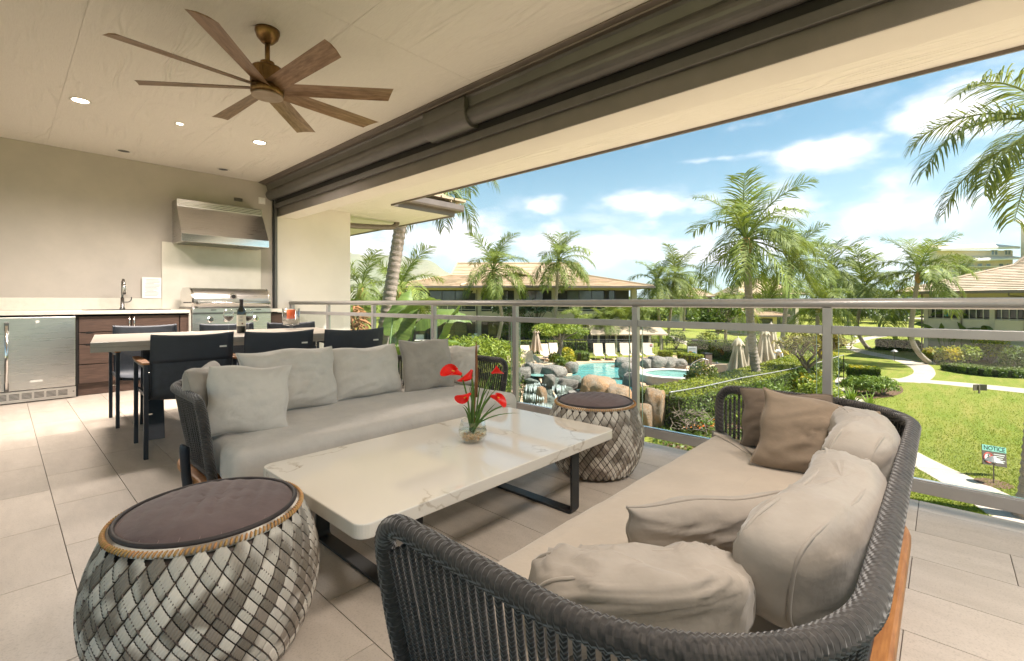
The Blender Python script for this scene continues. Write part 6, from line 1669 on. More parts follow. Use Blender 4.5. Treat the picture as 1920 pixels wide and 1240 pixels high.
tw = thing('folded_towel', G(1376, 718, GZ+.3), 'striped towel heap under the closed cream umbrellas', 'towel'); OFF[tw.name] = Vector()
MB().box(-.55, .55, -.35, .35, -.25, .1).build('cloth', MT['towel'], tw, local=True, bevel=.08)
# fence
def fence(name, pts, h, label, gap=.13):
    pts = [Vector((p.x, p.y, GZ+.006)) for p in pts]; T = thing(name, pts[0], label, 'fence'); OFF[T.name] = Vector(pts[0])
    for z in (.12, h-.18, h): MB().tube([p+Vector((0, 0, z)) for p in pts], .02, 6).build('rail', MT['dark_iron'], T)
    m = MB()
    for p in resample(pts, gap): m.box(p.x-.009, p.x+.009, p.y-.009, p.y+.009, GZ+.05, GZ+h+.03)
    m.build('pickets', MT['dark_iron'], T)['kind'] = 'stuff'
    for p in resample(pts, 2.4): MB().box(p.x-.035, p.x+.035, p.y-.035, p.y+.035, GZ+.006, GZ+h+.08).build('post', MT['dark_iron'], T)
fence('pool_fence', gpts([(968, 666), (1060, 667), (1105, 667), (1190, 666), (1240, 667)]), 1.25, 'black iron picket fence behind the row of loungers')
fence('pool_gate', gpts([(1243, 667), (1262, 668), (1281, 671)]), 1.25, 'black iron picket gate at the end of the pool deck')
fence('pool_fence', gpts([(1290, 668), (1345, 667), (1400, 672), (1440, 674)]), 1.2, 'black iron fence above the loose hedge behind the closed umbrellas')
# pavilion
pv = thing('pavilion', gbase(1172, 41), 'open pavilion with long grey roof behind the loungers', 'pavilion', rz=R(-YAW)); OFF[pv.name] = Vector()
sc_ = 41/881
x0, x1 = (1103-1172)*sc_, (1243-1172)*sc_
z_e, z_r = 1.06-(627-567.5)*sc_-GZ, 1.06-(611-567.5)*sc_-GZ
MB().slab([(x0, -1.4, z_e), (x1, -1.4, z_e), (x1-.4, .6, z_r+.1), (x0+.1, .6, z_r+.1)], (0, 0, .09)).build('roof', MT['shingle_grey'], pv, local=True)
MB().slab([(x0, 2.6, z_e), (x1, 2.6, z_e), (x1-.4, .6, z_r+.1), (x0+.1, .6, z_r+.1)], (0, 0, .09)).build('roof', MT['shingle_grey'], pv, local=True)
for x in (x0+.7, (x0*2+x1)/3, (x0+x1*2)/3, x1-.5):
    for y in (-1.1, 2.3): MB().box(x-.08, x+.08, y-.08, y+.08, 0, z_e+.03).build('post', MT['bld_trim'], pv, local=True)
MB().box(x0+.4, x1-.3, 2.5, 2.6, .0, z_e).build('back_screen', MT['bld_dark'], pv, local=True)
for i, x in enumerate((-.9, .2, 1.2)): 
    s = thing('patio_sofa', gbase(1172+x/sc_, 41.6), ['white patio sofa under the pavilion, left', 'white round patio seat under the pavilion, middle', 'white patio sofa under the pavilion, right'][i], 'sofa', 'white seats under the pavilion', R(-YAW)); OFF[s.name] = Vector()
    MB().box(-.45, .45, -.35, .35, .0, .42).build('seat', MT['hotel_white'], s, local=True, bevel=.08)
    if i != 1: MB().box(-.45, .45, .25, .4, .42, .8).build('back', MT['hotel_white'], s, local=True, bevel=.05)
# deck clutter
lr = thing('life_ring', P(1458, 669, 27.5), 'white life ring hanging on a post beyond the umbrellas', 'life ring', rz=R(-YAW)); OFF[lr.name] = Vector()
MB().tube([(.24*math.cos(2*PI*k/24), 0, .34*math.sin(2*PI*k/24)) for k in range(24)], .085, 8, closed=True).build('ring', MT['sign_white'], lr, local=True, smooth=True)
for k in range(4): MB().tube([(.24*math.cos(PI/4+PI/2*k+e), 0, .34*math.sin(PI/4+PI/2*k+e)) for e in (-.12, .12)], .09, 8).build('band', MT['sign_yellow'], lr, local=True)
MB().box(-.04, .04, .09, .15, -1.9, .3).build('post', MT['bld_trim'], lr, local=True)
bn = thing('litter_bin', G(1325, 684), 'square dark litter bin beside the pool hedge', 'bin', rz=R(-YAW+10)); OFF[bn.name] = Vector()
MB().box(-.25, .25, -.25, .25, .0, .72).build('body', MT['sign_brown'], bn, local=True, bevel=.02); MB().box(-.27, .27, -.27, .27, .73, .80).build('lid', MT['dark_iron'], bn, local=True, bevel=.01)
ps = thing('pool_sign', G(1298, 679), 'white and yellow pool notice sign in the curved hedge', 'sign', rz=R(-YAW)); OFF[ps.name] = Vector()
MB().box(-.33, .33, -.02, .02, .45, 1.1).build('board', MT['sign_white'], ps, local=True); MB().box(-.25, -.05, -.028, -.021, .62, .78).build('yellow_mark', MT['sign_yellow'], ps, local=True); MB().box(.02, .22, -.028, -.021, .6, .72).build('blue_mark', MT['towel_blue'], ps, local=True); MB().box(-.26, .24, -.028, -.021, .93, .98).build('text_line', MT['ink'], ps, local=True)
MB().tube([(0, 0, 0), (0, 0, .45)], .03, 6).build('post', MT['dark_iron'], ps, local=True)
gs = thing('gate_sign', P(1221, 648, 34), 'small white square sign on the fence beside the railing post', 'sign', rz=R(-YAW)); OFF[gs.name] = Vector()
MB().box(-.15, .15, -.01, .01, -.15, .15).build('board', MT['sign_white'], gs, local=True)
for (x, z) in ((-.05, .04), (.04, .04), (-.05, -.06), (.04, -.06)): MB().box(x-.035, x+.035, -.016, -.011, z-.035, z+.035).build('pictogram', MT['sign_red'] if z > 0 else MT['sign_brown'], gs, local=True)
hr = thing('pool_handrail', G(1320, 706), 'pair of steel handrails at the spa steps', 'handrail', rz=R(-YAW)); OFF[hr.name] = Vector()
for y in (-.22, .22): MB().tube(smooth_path([(-.75, y, .45), (-.55, y, .75), (-.1, y, .98), (.12, y, .98), (.2, y, .85), (.2, y, .0)], 4), .025, 8).build('rail', MT['chrome'], hr, local=True, smooth=True)
for i, (px, py, lean) in enumerate(((1357, 722, -.35), (1362, 724, .2))):
    b = G(px, py); t = thing('tiki_torch', b, ['tiki torch leaning left beside the turned lounger', 'tiki torch leaning right beside the turned lounger'][i], 'torch', 'tiki torches by the umbrellas'); OFF[t.name] = Vector()
    e = CR*lean+Vector((0, 0, 1.0))
    MB().tube([(0, 0, 0), tuple(e)], .022, 7).build('pole', MT['branch'], t, local=True)
    MB().tube([tuple(e), tuple(e+Vector((0, 0, .12))), tuple(e+Vector((0, 0, .2)))], [.04, .08, .02], 8).build('burner', MT['bld_dark'], t, local=True)
ut = thing('utility_box', G(1307, 650), 'brown utility box on the lawn behind the pool fence', 'box', rz=R(-YAW)); OFF[ut.name] = Vector()
MB().box(-.45, .45, -.3, .3, 0, .62).build('body', MT['sign_brown'], ut, local=True, bevel=.03); MB().box(-.47, .47, -.32, .32, .62, .67).build('lid', MT['bld_dark'], ut, local=True)
bs = thing('lawn_sign', G(1836, 738), 'brown two-panel sign on the lawn by the path', 'sign', rz=R(-YAW)); OFF[bs.name] = Vector()
for x, a in ((-.17, .25), (.17, -.25)): MB().box(-.155, .155, -.012, .012, .14, .42, Matrix.Translation((x, 0, 0)) @ Matrix.Rotation(a, 4, 'Z')).build('panel', MT['sign_brown'], bs, local=True)
MB().box(-.03, .03, -.02, .03, 0, .40).build('post', MT['branch'], bs, local=True)
# path lights
def path_light(b, s, lab):
    t = thing('path_light', b, lab, 'lamp', 'path lights on the lawn'); OFF[t.name] = Vector()
    MB().tube([(0, 0, 0), (0, 0, .52*s)], .012*s, 7).build('stem', MT['sign_brown'], t, local=True)
    MB().lathe([(.03*s, .45*s), (.035*s, .53*s), (.02*s, .56*s)], 12).build('socket', MT['sign_brown'], t, local=True)
    MB().lathe([(.16*s, .53*s), (.15*s, .545*s), (.02*s, .64*s), (.0, .645*s)], 20).build('shade', MT['rail_metal'], t, local=True)
path_light(G(1863, 907), 1.0, 'mushroom path light in front of the notice sign'); path_light(G(1677, 678), 1.35, 'mushroom path light beside the winding path'); path_light(G(1603, 645), 1.35, 'small path light at the bend of the winding path')
mb = MB(); mb.lathe([(.34, .012), (.0, .02)], 20, G(1863, 907), cap=False); tag(mb.build('mulch_ring', MT['mulch']), None, None, None, 'structure')
# notice sign (its own post stands a little behind the lamp)
nb = G(1868, 893); d_ = FS*nb.x+FC*nb.y
ns = thing('notice_sign', nb, 'brown notice sign with teal header and no-walking symbol on the lawn', 'sign', rz=R(-YAW)); OFF[ns.name] = Vector()
k_ = d_/881; zc = 1.06-(857-567.5)*k_-GZ
xl, xr, zb, zt = (1842-1868)*k_, (1886-1868)*k_, 1.06-(872-567.5)*k_-GZ, 1.06-(838-567.5)*k_-GZ
TM = Matrix.Translation((0, 0, (zb+zt)/2)) @ Matrix.Rotation(R(9), 4, 'Y') @ Matrix.Rotation(R(-12), 4, 'X')
hw, hh = (xr-xl)/2*1.04, (zt-zb)/2*1.06; xc = (xl+xr)/2
TM = Matrix.Translation((xc, 0, 0)) @ TM
MB().box(-hw, hw, -.008, .008, -hh, hh, TM).build('board', MT['sign_brown'], ns, local=True)
MB().box(-hw, hw, -.0105, -.0085, hh*.42, hh, TM).build('header', MT['sign_teal'], ns, local=True)
def text(body, size, M, m, parent, name='lettering', ext=.001):
    cu = bpy.data.curves.new(name, 'FONT'); cu.body = body; cu.size = size; cu.align_x = 'CENTER'; cu.align_y = 'CENTER'; cu.extrude = ext; cu.offset = size*.012
    to = bpy.data.objects.new(name+'_tmp', cu); COL.objects.link(to)
    me = bpy.data.meshes.new_from_object(to.evaluated_get(bpy.context.evaluated_depsgraph_get())); bpy.data.objects.remove(to)
    me.materials.clear(); me.materials.append(m); o = inst(name, me, parent); o.matrix_local = M @ Matrix.Rotation(PI/2, 4, 'X'); return o
text('NOTICE', hh*.62, TM @ Matrix.Translation((0, -.012, hh*.70)), MT['sign_black'], ns)
MB().tube([TM @ Vector((-hw*.52, -.0085, -hh*.28)), TM @ Vector((-hw*.52, -.0115, -hh*.28))], hh*.52, 28).build('symbol_disc', MT['sign_white'], ns, local=True)
MB().tube([TM @ Vector((-hw*.52+hh*.48*math.cos(2*PI*k/28), -.012, -hh*.28+hh*.48*math.sin(2*PI*k/28))) for k in range(28)], hh*.055, 6, closed=True).build('symbol_ring', MT['sign_red'], ns, local=True)
wk = MB()
for (a, b_) in (((0, .12), (0, -.08)), ((0, -.08), (-.14, -.36)), ((0, -.08), (.14, -.34)), ((0, .1), (-.15, -.05)), ((0, .1), (.15, .0))):
    wk.tube([TM @ Vector((-hw*.52+p[0]*hh, -.0125, -hh*.28+p[1]*hh)) for p in (a, b_)], hh*.05, 6)
wk.tube([TM @ Vector((-hw*.52, -.0115, -hh*.28+.24*hh)), TM @ Vector((-hw*.52, -.0135, -hh*.28+.24*hh))], hh*.085, 12)
wk.build('walker_symbol', MT['sign_black'], ns, local=True)
MB().tube([TM @ Vector((-hw*.52+hh*.34, -.0135, -hh*.28+hh*.34)), TM @ Vector((-hw*.52-hh*.34, -.0135, -hh*.28-hh*.34))], hh*.045, 6).build('symbol_bar', MT['sign_red'], ns, local=True)
for k in range(5): MB().box(hw*(-.02 if k % 2 else -.06), hw*(.86-.1*(k % 3)), -.0105, -.0085, hh*(.14-.2*k)-.002, hh*(.14-.2*k)+hh*.075-.002, TM).build('text_line', MT['sign_white'], ns, local=True)
MB().tube([(xc, .012, 0), (xc, .012, zb+.1)], .012, 6).build('post', MT['sign_brown'], ns, local=True)

# ------------------------------------------------------------------ buildings
def shingles(parent, e0, e1, r1, r0, rows, piece, m, name='roof_slope', lift=.05):
    """roof slope laid in overlapping courses between an eave edge and a ridge edge"""
    e0, e1, r1, r0 = map(Vector, (e0, e1, r1, r0)); mb = MB(); nrm = (e1-e0).cross(r0-e0).normalized()
    if nrm.z < 0: nrm = -nrm
    q = random.Random(int(e0.x*10+rows))
    for i in range(rows):
        a, b = i/rows, min(1, (i+1.12)/rows)
        A0, A1, B0, B1 = e0.lerp(r0, a), e1.lerp(r1, a), e0.lerp(r0, b), e1.lerp(r1, b)
        L = (A1-A0).length; n = max(1, int(L/piece)); cuts = [0]+sorted(min(1, max(0, (k+q.uniform(-.35, .35))/n)) for k in range(1, n))+[1]
        for u, v in zip(cuts, cuts[1:]):
            if v-u < 1e-4: continue
            l = lift*q.uniform(.8, 1.2)
            mb.add([A0.lerp(A1, u)+nrm*l, A0.lerp(A1, v)+nrm*l, B0.lerp(B1, v), B0.lerp(B1, u), A0.lerp(A1, u), A0.lerp(A1, v)], [(0, 1, 2, 3), (4, 5, 1, 0)])
    o = mb.build(name, m, parent, local=True); o['kind'] = 'stuff'; return o
def window(parent, x0, x1, z0, z1, y, fm, gm_, mull=(), t=.06):
    w = MB()
    for (a, b, c, d) in ((x0, x1, z1-t, z1), (x0, x1, z0, z0+t), (x0, x0+t, z0+t, z1-t), (x1-t, x1, z0+t, z1-t)): w.box(a, b, y-.05, y+.02, c, d)
    for mx in mull: w.box(mx-t/2, mx+t/2, y-.05, y+.02, z0+t, z1-t)
    f = w.build('window', fm, parent, local=True)
    e = [x0]+list(mull)+[x1]
    for a, b in zip(e, e[1:]): MB().box(a+t*.6, b-t*.6, y-.012, y, z0+t, z1-t).build('pane', gm_, f, local=True)
    return f
DB = 48.5
b1 = thing('villa_building', gbase(975, DB), 'two storey villa with brown hipped roof and dark glazed balconies behind the pool', 'building', 'low villas of the resort', R(-YAW)); OFF[b1.name] = Vector()
kb = DB/881
def bx_(px): return (px-975)*kb
def bz_(py): return 1.06-(py-567.5)*kb-GZ
YB = 2.6       # depth of the balcony recess
xw0, xw1 = bx_(752), bx_(1192)
z_floor2, z_band0, z_eave = bz_(584), bz_(603), bz_(544)
MB().box(xw0+.05, xw1-.05, YB, YB+9, 0, z_eave+.3).build('wall', MT['bld_wall'], b1, local=True)
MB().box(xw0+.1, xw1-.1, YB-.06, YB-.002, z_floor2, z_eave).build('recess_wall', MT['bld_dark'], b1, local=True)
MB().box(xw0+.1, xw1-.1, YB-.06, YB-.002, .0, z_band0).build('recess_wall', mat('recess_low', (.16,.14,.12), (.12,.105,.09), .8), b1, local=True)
MB().box(xw0, xw1, -.02, YB-.061, z_band0, z_floor2).build('balcony_band', MT['bld_wall'], b1, local=True)
MB().box(xw0, xw1, -.02, .25, z_eave, z_eave+.35).build('header_beam', MT['bld_trim'], b1, local=True)
for px in (754, 897, 969, 1040, 1189):
    MB().box(bx_(px)-.28, bx_(px)+.28, -.06, .5, 0, z_eave).build('column', MT['bld_trim'], b1, local=True)
for px in (904, ):
    MB().tube([(bx_(894), -.12, 0), (bx_(894), -.12, z_eave)], .06, 8).build('downpipe', MT['gutter'], b1, local=True)
for (p0, p1, mu) in ((776, 791, ()), (797, 872, (822, 848)), (924, 953, (939,)), (986, 1022, (1006,)), (1068, 1142, (1092, 1117)), (1150, 1163, ())):
    window(b1, bx_(p0), bx_(p1), z_floor2+.12, bz_(543.5), YB-.1, MT['bld_frame'], MT['glass_far'], [bx_(q_) for q_ in mu])
for (p0, p1, mu) in ((776, 792, ()), (797, 809, ()), (822, 872, (847,)), (912, 950, (930,)), (985, 1030, (1006,)), (1075, 1150, (1100, 1125))):
    window(b1, bx_(p0), bx_(p1), .1, z_band0-.15, YB-.1, MT['bld_frame'], MT['glass_far'], [bx_(q_) for q_ in mu])
edges = [754, 897, 969, 1040, 1189]
for a, b_ in zip(edges, edges[1:]):
    xa, xb = bx_(a)+.3, bx_(b_)-.3; r_ = MB()
    for z in (.18, .98): r_.tube([(xa, .1, z_floor2+z), (xb, .1, z_floor2+z)], .028, 6)
    nn = max(2, int((xb-xa)/1.25))
    for k in range(nn+1): r_.tube([(xa+(xb-xa)*k/nn, .1, z_floor2), (xa+(xb-xa)*k/nn, .1, z_floor2+.98)], .025, 6)
    rr = r_.build('balcony_rail', MT['white_rail'], b1, local=True)
    MB().box(xa, xb, .13, .14, z_floor2+.2, z_floor2+.95).build('balcony_glass', MT['glass_rail'], rr, local=True)
for px in (890, 903, 1048): 
    MB().slab([(bx_(px)-.3, -.1, bz_(550)), (bx_(px)+.3, -.1, bz_(550)), (bx_(px)+.1, -.02, bz_(544)), (bx_(px)-.1, -.02, bz_(544))], (0, .1, 0)).build('bracket', MT['bld_trim'], b1, local=True)
ex0, ex1 = bx_(733), bx_(1217); ze = bz_(538); yf, yb_ = -1.5, YB+10.5
kx0, kx1 = bx_(838), bx_(1105); zk = bz_(513); ky = 3.2
rx0, rx1 = bx_(846), bx_(1097); zr = bz_(486.5); ry = 5.2
ym = (yf+yb_)/2
def hip(parent, ex0, ex1, yf, yb, ze, kx0, kx1, ky, zk, rx0, rx1, ry, zr, rows, m):
    yk2 = yf+yb-ky; yr2 = yf+yb-ry
    shingles(parent, (ex0, yf, ze), (ex1, yf, ze), (kx1, ky, zk), (kx0, ky, zk), rows, .8, m)
    shingles(parent, (kx0, ky, zk), (kx1, ky, zk), (rx1, ry, zr), (rx0, ry, zr), max(3, rows//2), .8, m)
    shingles(parent, (ex1, yf, ze), (ex1, yb, ze), (kx1, yk2, zk), (kx1, ky, zk), rows, .8, m); shingles(parent, (ex0, yb, ze), (ex0, yf, ze), (kx0, ky, zk), (kx0, yk2, zk), rows, .8, m)
    shingles(parent, (kx1, ky, zk), (kx1, yk2, zk), (rx1, yr2, zr), (rx1, ry, zr), max(3, rows//2), .8, m); shingles(parent, (kx0, yk2, zk), (kx0, ky, zk), (rx0, ry, zr), (rx0, yr2, zr), max(3, rows//2), .8, m)
    MB().add([], []) if False else None
    cap = MB(); cap.add([(rx0, ry, zr-.02), (rx1, ry, zr-.02), (rx1, yr2, zr-.02), (rx0, yr2, zr-.02)], [(0, 1, 2, 3)]); cap.build('roof_cap', m, parent, local=True)
    for pts in (((ex0, yf, ze+.06), (kx0, ky, zk+.06), (rx0, ry, zr+.05)), ((ex1, yf, ze+.06), (kx1, ky, zk+.06), (rx1, ry, zr+.05)), ((rx0, ry, zr+.05), (rx1, ry, zr+.05))): MB().tube(pts, .09, 6).build('ridge_tiles', m, parent, local=True)
    MB().box(ex0-.02, ex1+.02, yf-.16, yf-.005, ze-.16, ze+.03).build('gutter', MT['gutter'], parent, local=True); MB().box(ex1+.021, ex1+.16, yf-.16, yb, ze-.16, ze+.03).build('gutter', MT['gutter'], parent, local=True)
    MB().box(ex0, ex1, yf, yb, ze-.14, ze-.08).build('soffit', MT['bld_trim'], parent, local=True)
hip(b1, ex0, ex1, yf, yb_, ze, kx0, kx1, ky, zk, rx0, rx1, ry, zr, 16, MT['shingle'])
# projecting middle hip
cx0, cx1, cxm = bx_(868), bx_(1062), bx_(965); yc = yf-.9
shingles(b1, (cx0, yc, ze), (cx1, yc, ze), (bx_(1005), 1.6, bz_(517)), (bx_(930), 1.6, bz_(517)), 10, .8, MT['shingle'], lift=.06)
shingles(b1, (cx1, yc, ze), (cx1, yf+.6, ze+.3), (bx_(1005), 1.9, bz_(517)), (bx_(1005), 1.6, bz_(517)), 10, .8, MT['shingle']); shingles(b1, (cx0, yf+.6, ze+.3), (cx0, yc, ze), (bx_(930), 1.6, bz_(517)), (bx_(930), 1.9, bz_(517)), 10, .8, MT['shingle'])
for s_, px in ((cx0, 930), (cx1, 1005)): MB().tube([(s_, yc, ze+.08), (bx_(px), 1.6, bz_(517)+.06)], .09, 6).build('ridge_tiles', MT['shingle'], b1, local=True)
g_ = MB(); g_.add([(bx_(930), 1.62, bz_(517)), (bx_(1005), 1.62, bz_(517)), (bx_(966), 1.62, bz_(509))], [(0, 1, 2)]); g_.build('gablet', MT['bld_frame'], b1, local=True)
MB().tube([(bx_(926), 1.55, bz_(517.5)), (bx_(966), 1.55, bz_(508.5)), (bx_(1009), 1.55, bz_(517.5))], .12, 6).build('gablet_trim', MT['shingle_grey'], b1, local=True)
MB().box(cx0, cx1, yc-.15, yc-.005, ze-.16, ze+.03).build('gutter', MT['gutter'], b1, local=True)
# terrace furniture at the villa
for i, (px, d, lab) in enumerate(((786, 48.2, 'white cushioned armchair on the villa terrace, left'), (801, 48.2, 'white round stool on the villa terrace'), (892, 47.8, 'white covered grill on the villa terrace'))):
    s = thing('terrace_seat', gbase(px, d), lab, 'seat', 'terrace furniture of the villa', R(-YAW)); OFF[s.name] = Vector()
    MB().box(-.42, .42, -.4, .4, .12, .45).build('seat', MT['hotel_white'], s, local=True, bevel=.07)
    if i == 0: MB().box(-.42, .42, .3, .42, .45, .95).build('back', MT['hotel_white'], s, local=True, bevel=.05)
    if i == 2: MB().lathe([(.5, .45), (.45, .8), (.2, 1.1), (.0, 1.15)], 14).build('dome', MT['hotel_white'], s, local=True, smooth=True)

# right villa
D2 = 36.0; k2 = D2/881; TH = 48
b2 = thing('villa_building', gbase(1733, D2), 'two storey villa with shingled roof and white railed balcony at the right edge', 'building', 'low villas of the resort', R(-YAW-TH)); OFF[b2.name] = Vector()
def qx(px):
    rho = (px-960)/881; r0 = (1733-960)/881*D2
    return (rho*D2-r0)/(math.cos(R(TH))+rho*math.sin(R(TH)))
def qz(py): return 1.06-(py-567.5)*k2-GZ
Wd = qx(2120)+6
MB().box(0, Wd, 1.8, 11, 0, qz(551)).build('wall', MT['bld_wall'], b2, local=True)
MB().box(0, Wd, 0, 1.79, qz(618), qz(598)).build('balcony_band', MT['bld_wall'], b2, local=True)
MB().box(0, Wd, 0, .25, qz(558), qz(551)).build('header_beam', MT['bld_trim'], b2, local=True)
for px in (1736, 1801, 1860, 1925, 1990, 2060): MB().box(qx(px)-.13, qx(px)+.13, -.03, .3, 0 if px in (1736, 1860, 1990) else qz(598), qz(551)).build('column', MT['bld_trim'], b2, local=True)
MB().box(qx(1862), Wd, .4, 1.79, 0, qz(618)-.002).build('lower_wall', MT['stucco'], b2, local=True)
MB().box(.1, qx(1861), 1.7, 1.795, 0, qz(619)).build('lower_recess', MT['stucco'], b2, local=True)
window(b2, qx(1741), qx(1797), qz(596), qz(561), 1.75, MT['bld_frame'], MT['glass_far'], [qx(1760), qx(1780)]); window(b2, qx(1806), qx(1856), qz(596), qz(561), 1.75, MT['bld_frame'], MT['glass_far'], [qx(1830)]); window(b2, qx(1866), qx(1920), qz(596), qz(561), 1.75, MT['bld_frame'], MT['glass_far'], [qx(1890)])
for (a, b_) in ((1739, 1798), (1804, 1857), (1863, 1922), (1928, 1988)):
    r_ = MB(); xa, xb = qx(a), qx(b_)
    for py in (579, 597): r_.tube([(xa, .1, qz(py)), (xb, .1, qz(py))], .025, 6)
    for kk in range(5): r_.tube([(xa+(xb-xa)*kk/4, .1, qz(598)), (xa+(xb-xa)*kk/4, .1, qz(579))], .022, 6)
    r_.build('balcony_rail', MT['white_rail'], b2, local=True)
ex0b, ex1b, zeb = -1.5, Wd+1.5, qz(548)
hip(b2, ex0b, ex1b, -1.3, 13.5, zeb, 4.6, Wd-4.6, 4.6, zeb+2.0, 5.4, Wd-5.4, 5.4, zeb+2.9, 15, MT['shingle_grey'])
for px in (1774, 1893): MB().tube(smooth_path([(qx(px), -1.25, qz(551)), (qx(px), -1.2, qz(556)), (qx(px+10), -.8, qz(557)), (qx(px+28), -.1, qz(559)), (qx(px+29), -.06, qz(566)), (qx(px+29), -.06, .1)], 3), .045, 7).build('downpipe', MT['gutter'], b2, local=True)
MB().tube([(qx(1729), -.1, 0), (qx(1729), -.1, qz(551))], .05, 7).build('downpipe', MT['gutter'], b2, local=True)
tl = thing('hanging_towel', P(1775, 585, D2-.3), 'bright blue towel hanging on the white balcony rail', 'towel', rz=R(-YAW)); OFF[tl.name] = Vector()
MB().box(-.17, .17, -.03, .03, -.33, .22).build('cloth', MT['towel_blue'], tl, local=True, bevel=.02)

# orange roofed house and its neighbour far behind the palms
for i, (px0, px1, pye, pyr, r0, r1, d, lab) in enumerate(((1382, 1512, 552, 521, 1410, 1480, 78, 'distant house with orange brown roof behind the tallest palm'), (1270, 1345, 556, 541, 1290, 1330, 95, 'distant low house with orange roof left of the tallest palm'), (1405, 1475, 592, 581, 1420, 1462, 60, 'small outbuilding with tan roof behind the pool palms'))):
    k3 = d/881; cxp = (px0+px1)/2; hb = thing('house', gbase(cxp, d), lab, 'house', 'distant houses', R(-YAW)); OFF[hb.name] = Vector()
    X0, X1 = (px0-cxp)*k3, (px1-cxp)*k3; zE = 1.06-(pye-567.5)*k3-GZ; zR = 1.06-(pyr-567.5)*k3-GZ
    MB().box(X0+.8, X1-.8, .8, 9, 0, zE).build('wall', MT['bld_wall'], hb, local=True)
    window(hb, X0+1.4, X1-1.4, .6, zE-.4, .75, MT['bld_frame'], MT['glass_far'], [X0+(X1-X0)*.35, X0+(X1-X0)*.65])
    ra, rb = (r0-cxp)*k3, (r1-cxp)*k3; zm = zE+(zR-zE)*.6
    hip(hb, X0, X1, -.6, 10, zE, ra-.5, rb+.5, 3.4, zm, ra, rb, 4.2, zR, 8, MT['shingle'])
MB_ = None
# hotel
hd_ = 170.0; kh = hd_/881
ht = thing('hotel_tower', gbase(1850, hd_), 'tall beige hotel with stepped white roofs and balconies at the right', 'hotel', rz=R(-YAW)); OFF[ht.name] = Vector()
def hx(px): return (px-1850)*kh
def hz(py): return 1.06-(py-567.5)*kh-GZ
MB().box(hx(1756), hx(1899), 0, 3, 0, hz(470)).build('main_block', MT['hotel'], ht, local=True)
MB().box(hx(1897), hx(2030), -6, -3, 0, hz(424)).build('corner_tower', MT['hotel'], ht, local=True)
MB().slab([(hx(1866), -9, hz(431)), (hx(2050), -9, hz(431)), (hx(2040), 4, hz(412)), (hx(1925), 4, hz(412))], (0, 0, .6)).build('tower_roof', MT['hotel_white'], ht, local=True)
MB().slab([(hx(1752), -2.5, hz(472)), (hx(1899), -2.5, hz(468)), (hx(1899), 8, hz(456)), (hx(1770), 8, hz(462))], (0, 0, .8)).build('upper_roof', MT['hotel_white'], ht, local=True)
MB().box(hx(1764), hx(1807), 4, 12, hz(468), hz(457)).build('roof_house', MT['hotel'], ht, local=True)
MB().slab([(hx(1806), -4, hz(492)), (hx(1899), -4, hz(488)), (hx(1899), -.1, hz(483)), (hx(1815), -.1, hz(484))], (0, 0, .5)).build('lower_roof', MT['hotel_white'], ht, local=True)
MB().box(hx(1764), hx(1806), 4, 4.3, hz(451), hz(450)).build('roof_rail', MT['bld_frame'], ht, local=True)
for py in (502, 512, 523): 
    MB().box(hx(1780), hx(1862), -2.2, -.1, hz(py), hz(py-1.6)).build('balcony_slab', MT['hotel_white'], ht, local=True); MB().box(hx(1868), hx(1897), -2, -.1, hz(py), hz(py-1.4)).build('balcony_slab', MT['hotel_white'], ht, local=True)
    for px in (1760, 1784, 1800, 1816, 1832, 1848, 1872, 1886): window(ht, hx(px), hx(px+10), hz(py-1.8), hz(py-8.4), -.02, MT['hotel_white'], MT['hotel_glass'], t=.25)
for px in (1858, 1883): window(ht, hx(px), hx(px+13), hz(479), hz(469), -.02, MT['hotel_white'], MT['hotel_glass'], [hx(px+6.5)], t=.25)
for py in (448, 466, 487, 507): window(ht, hx(1908), hx(1938), hz(py), hz(py-16), -6.02, MT['hotel_white'], MT['hotel_glass'], [hx(1916), hx(1927)], t=.3)
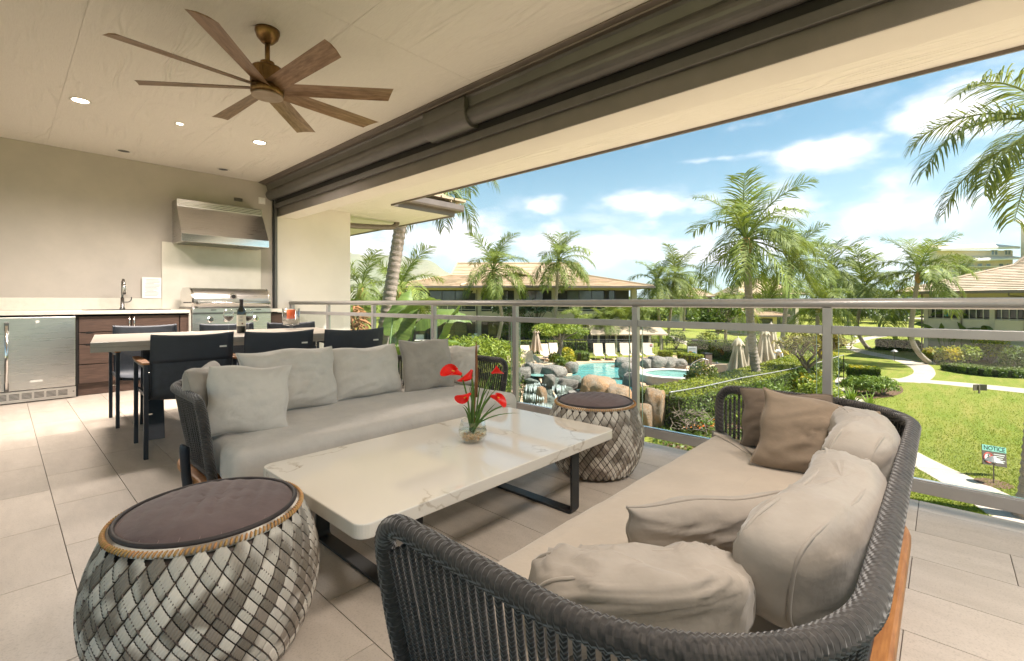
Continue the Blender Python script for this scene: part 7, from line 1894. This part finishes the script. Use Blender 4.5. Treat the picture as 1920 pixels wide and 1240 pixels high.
for py in (448, 466, 487, 507): MB().box(hx(1899.5), hx(2031), -6.4, -6.01, hz(py+3), hz(py+2)).build('string_course', MT['hotel_white'], ht, local=True)
# lamp post on the far lawn
lp_ = thing('lamp_post', G(1699, 613), 'thin dark lamp post on the lawn left of the right villa', 'lamp post'); OFF[lp_.name] = Vector()
MB().tube([(0, 0, 0), (0, 0, 3.4)], .06, 8).build('pole', MT['dark_iron'], lp_, local=True); MB().box(-.2, .2, -.2, .2, 3.4, 3.75).build('lantern', MT['dark_iron'], lp_, local=True, bevel=.04)

# hills on the horizon
hm = MB(); NX_, NY_ = 90, 22
for j in range(NY_+1):
    for i in range(NX_+1):
        px = 380 + i*9.5; t = j/NY_; d = 2200 + 1500*t
        ridge = max(0, 1-((px-560)/330)**2)*.62 + max(0, 1-abs(px-800)/260)*.30 + max(0, 1-abs(px-1750)/150)*0
        h = 520*ridge*math.sin(min(1, t*1.15)*PI/2)**1.2
        h *= 1+.22*noise.noise(Vector((px*.011, t*2.4, 3)))+.08*noise.noise(Vector((px*.04, t*7, 5)))
        v = P(px, 567.5, d); hm.v.append((v.x, v.y, GZ-2+h))
for j in range(NY_):
    for i in range(NX_): hm.f.append((j*(NX_+1)+i, j*(NX_+1)+i+1, (j+1)*(NX_+1)+i+1, (j+1)*(NX_+1)+i))
tag(hm.build('hills', MT['hill'], smooth=True), None, None, None, 'structure')
for p_ in (): pass

# ------------------------------------------------------------------ sea haze over the far land
hz_ = MB(); hz_.box(-3200, 6200, -3200, 6200, GZ-4, 760)
ho = hz_.build('haze', None); ho['kind'] = 'stuff'; tag(ho, 'thin sea haze in front of the far hills', 'haze')
hmat = bpy.data.materials.new('haze'); hmat.use_nodes = True; hmat.node_tree.nodes.clear()
vo = hmat.node_tree.nodes.new('ShaderNodeVolumePrincipled'); ou = hmat.node_tree.nodes.new('ShaderNodeOutputMaterial')
vo.inputs['Color'].default_value = (.92, .95, 1, 1); vo.inputs['Density'].default_value = .00008; vo.inputs['Anisotropy'].default_value = .3
hmat.node_tree.links.new(vo.outputs[0], ou.inputs['Volume']); ho.data.materials.append(hmat)
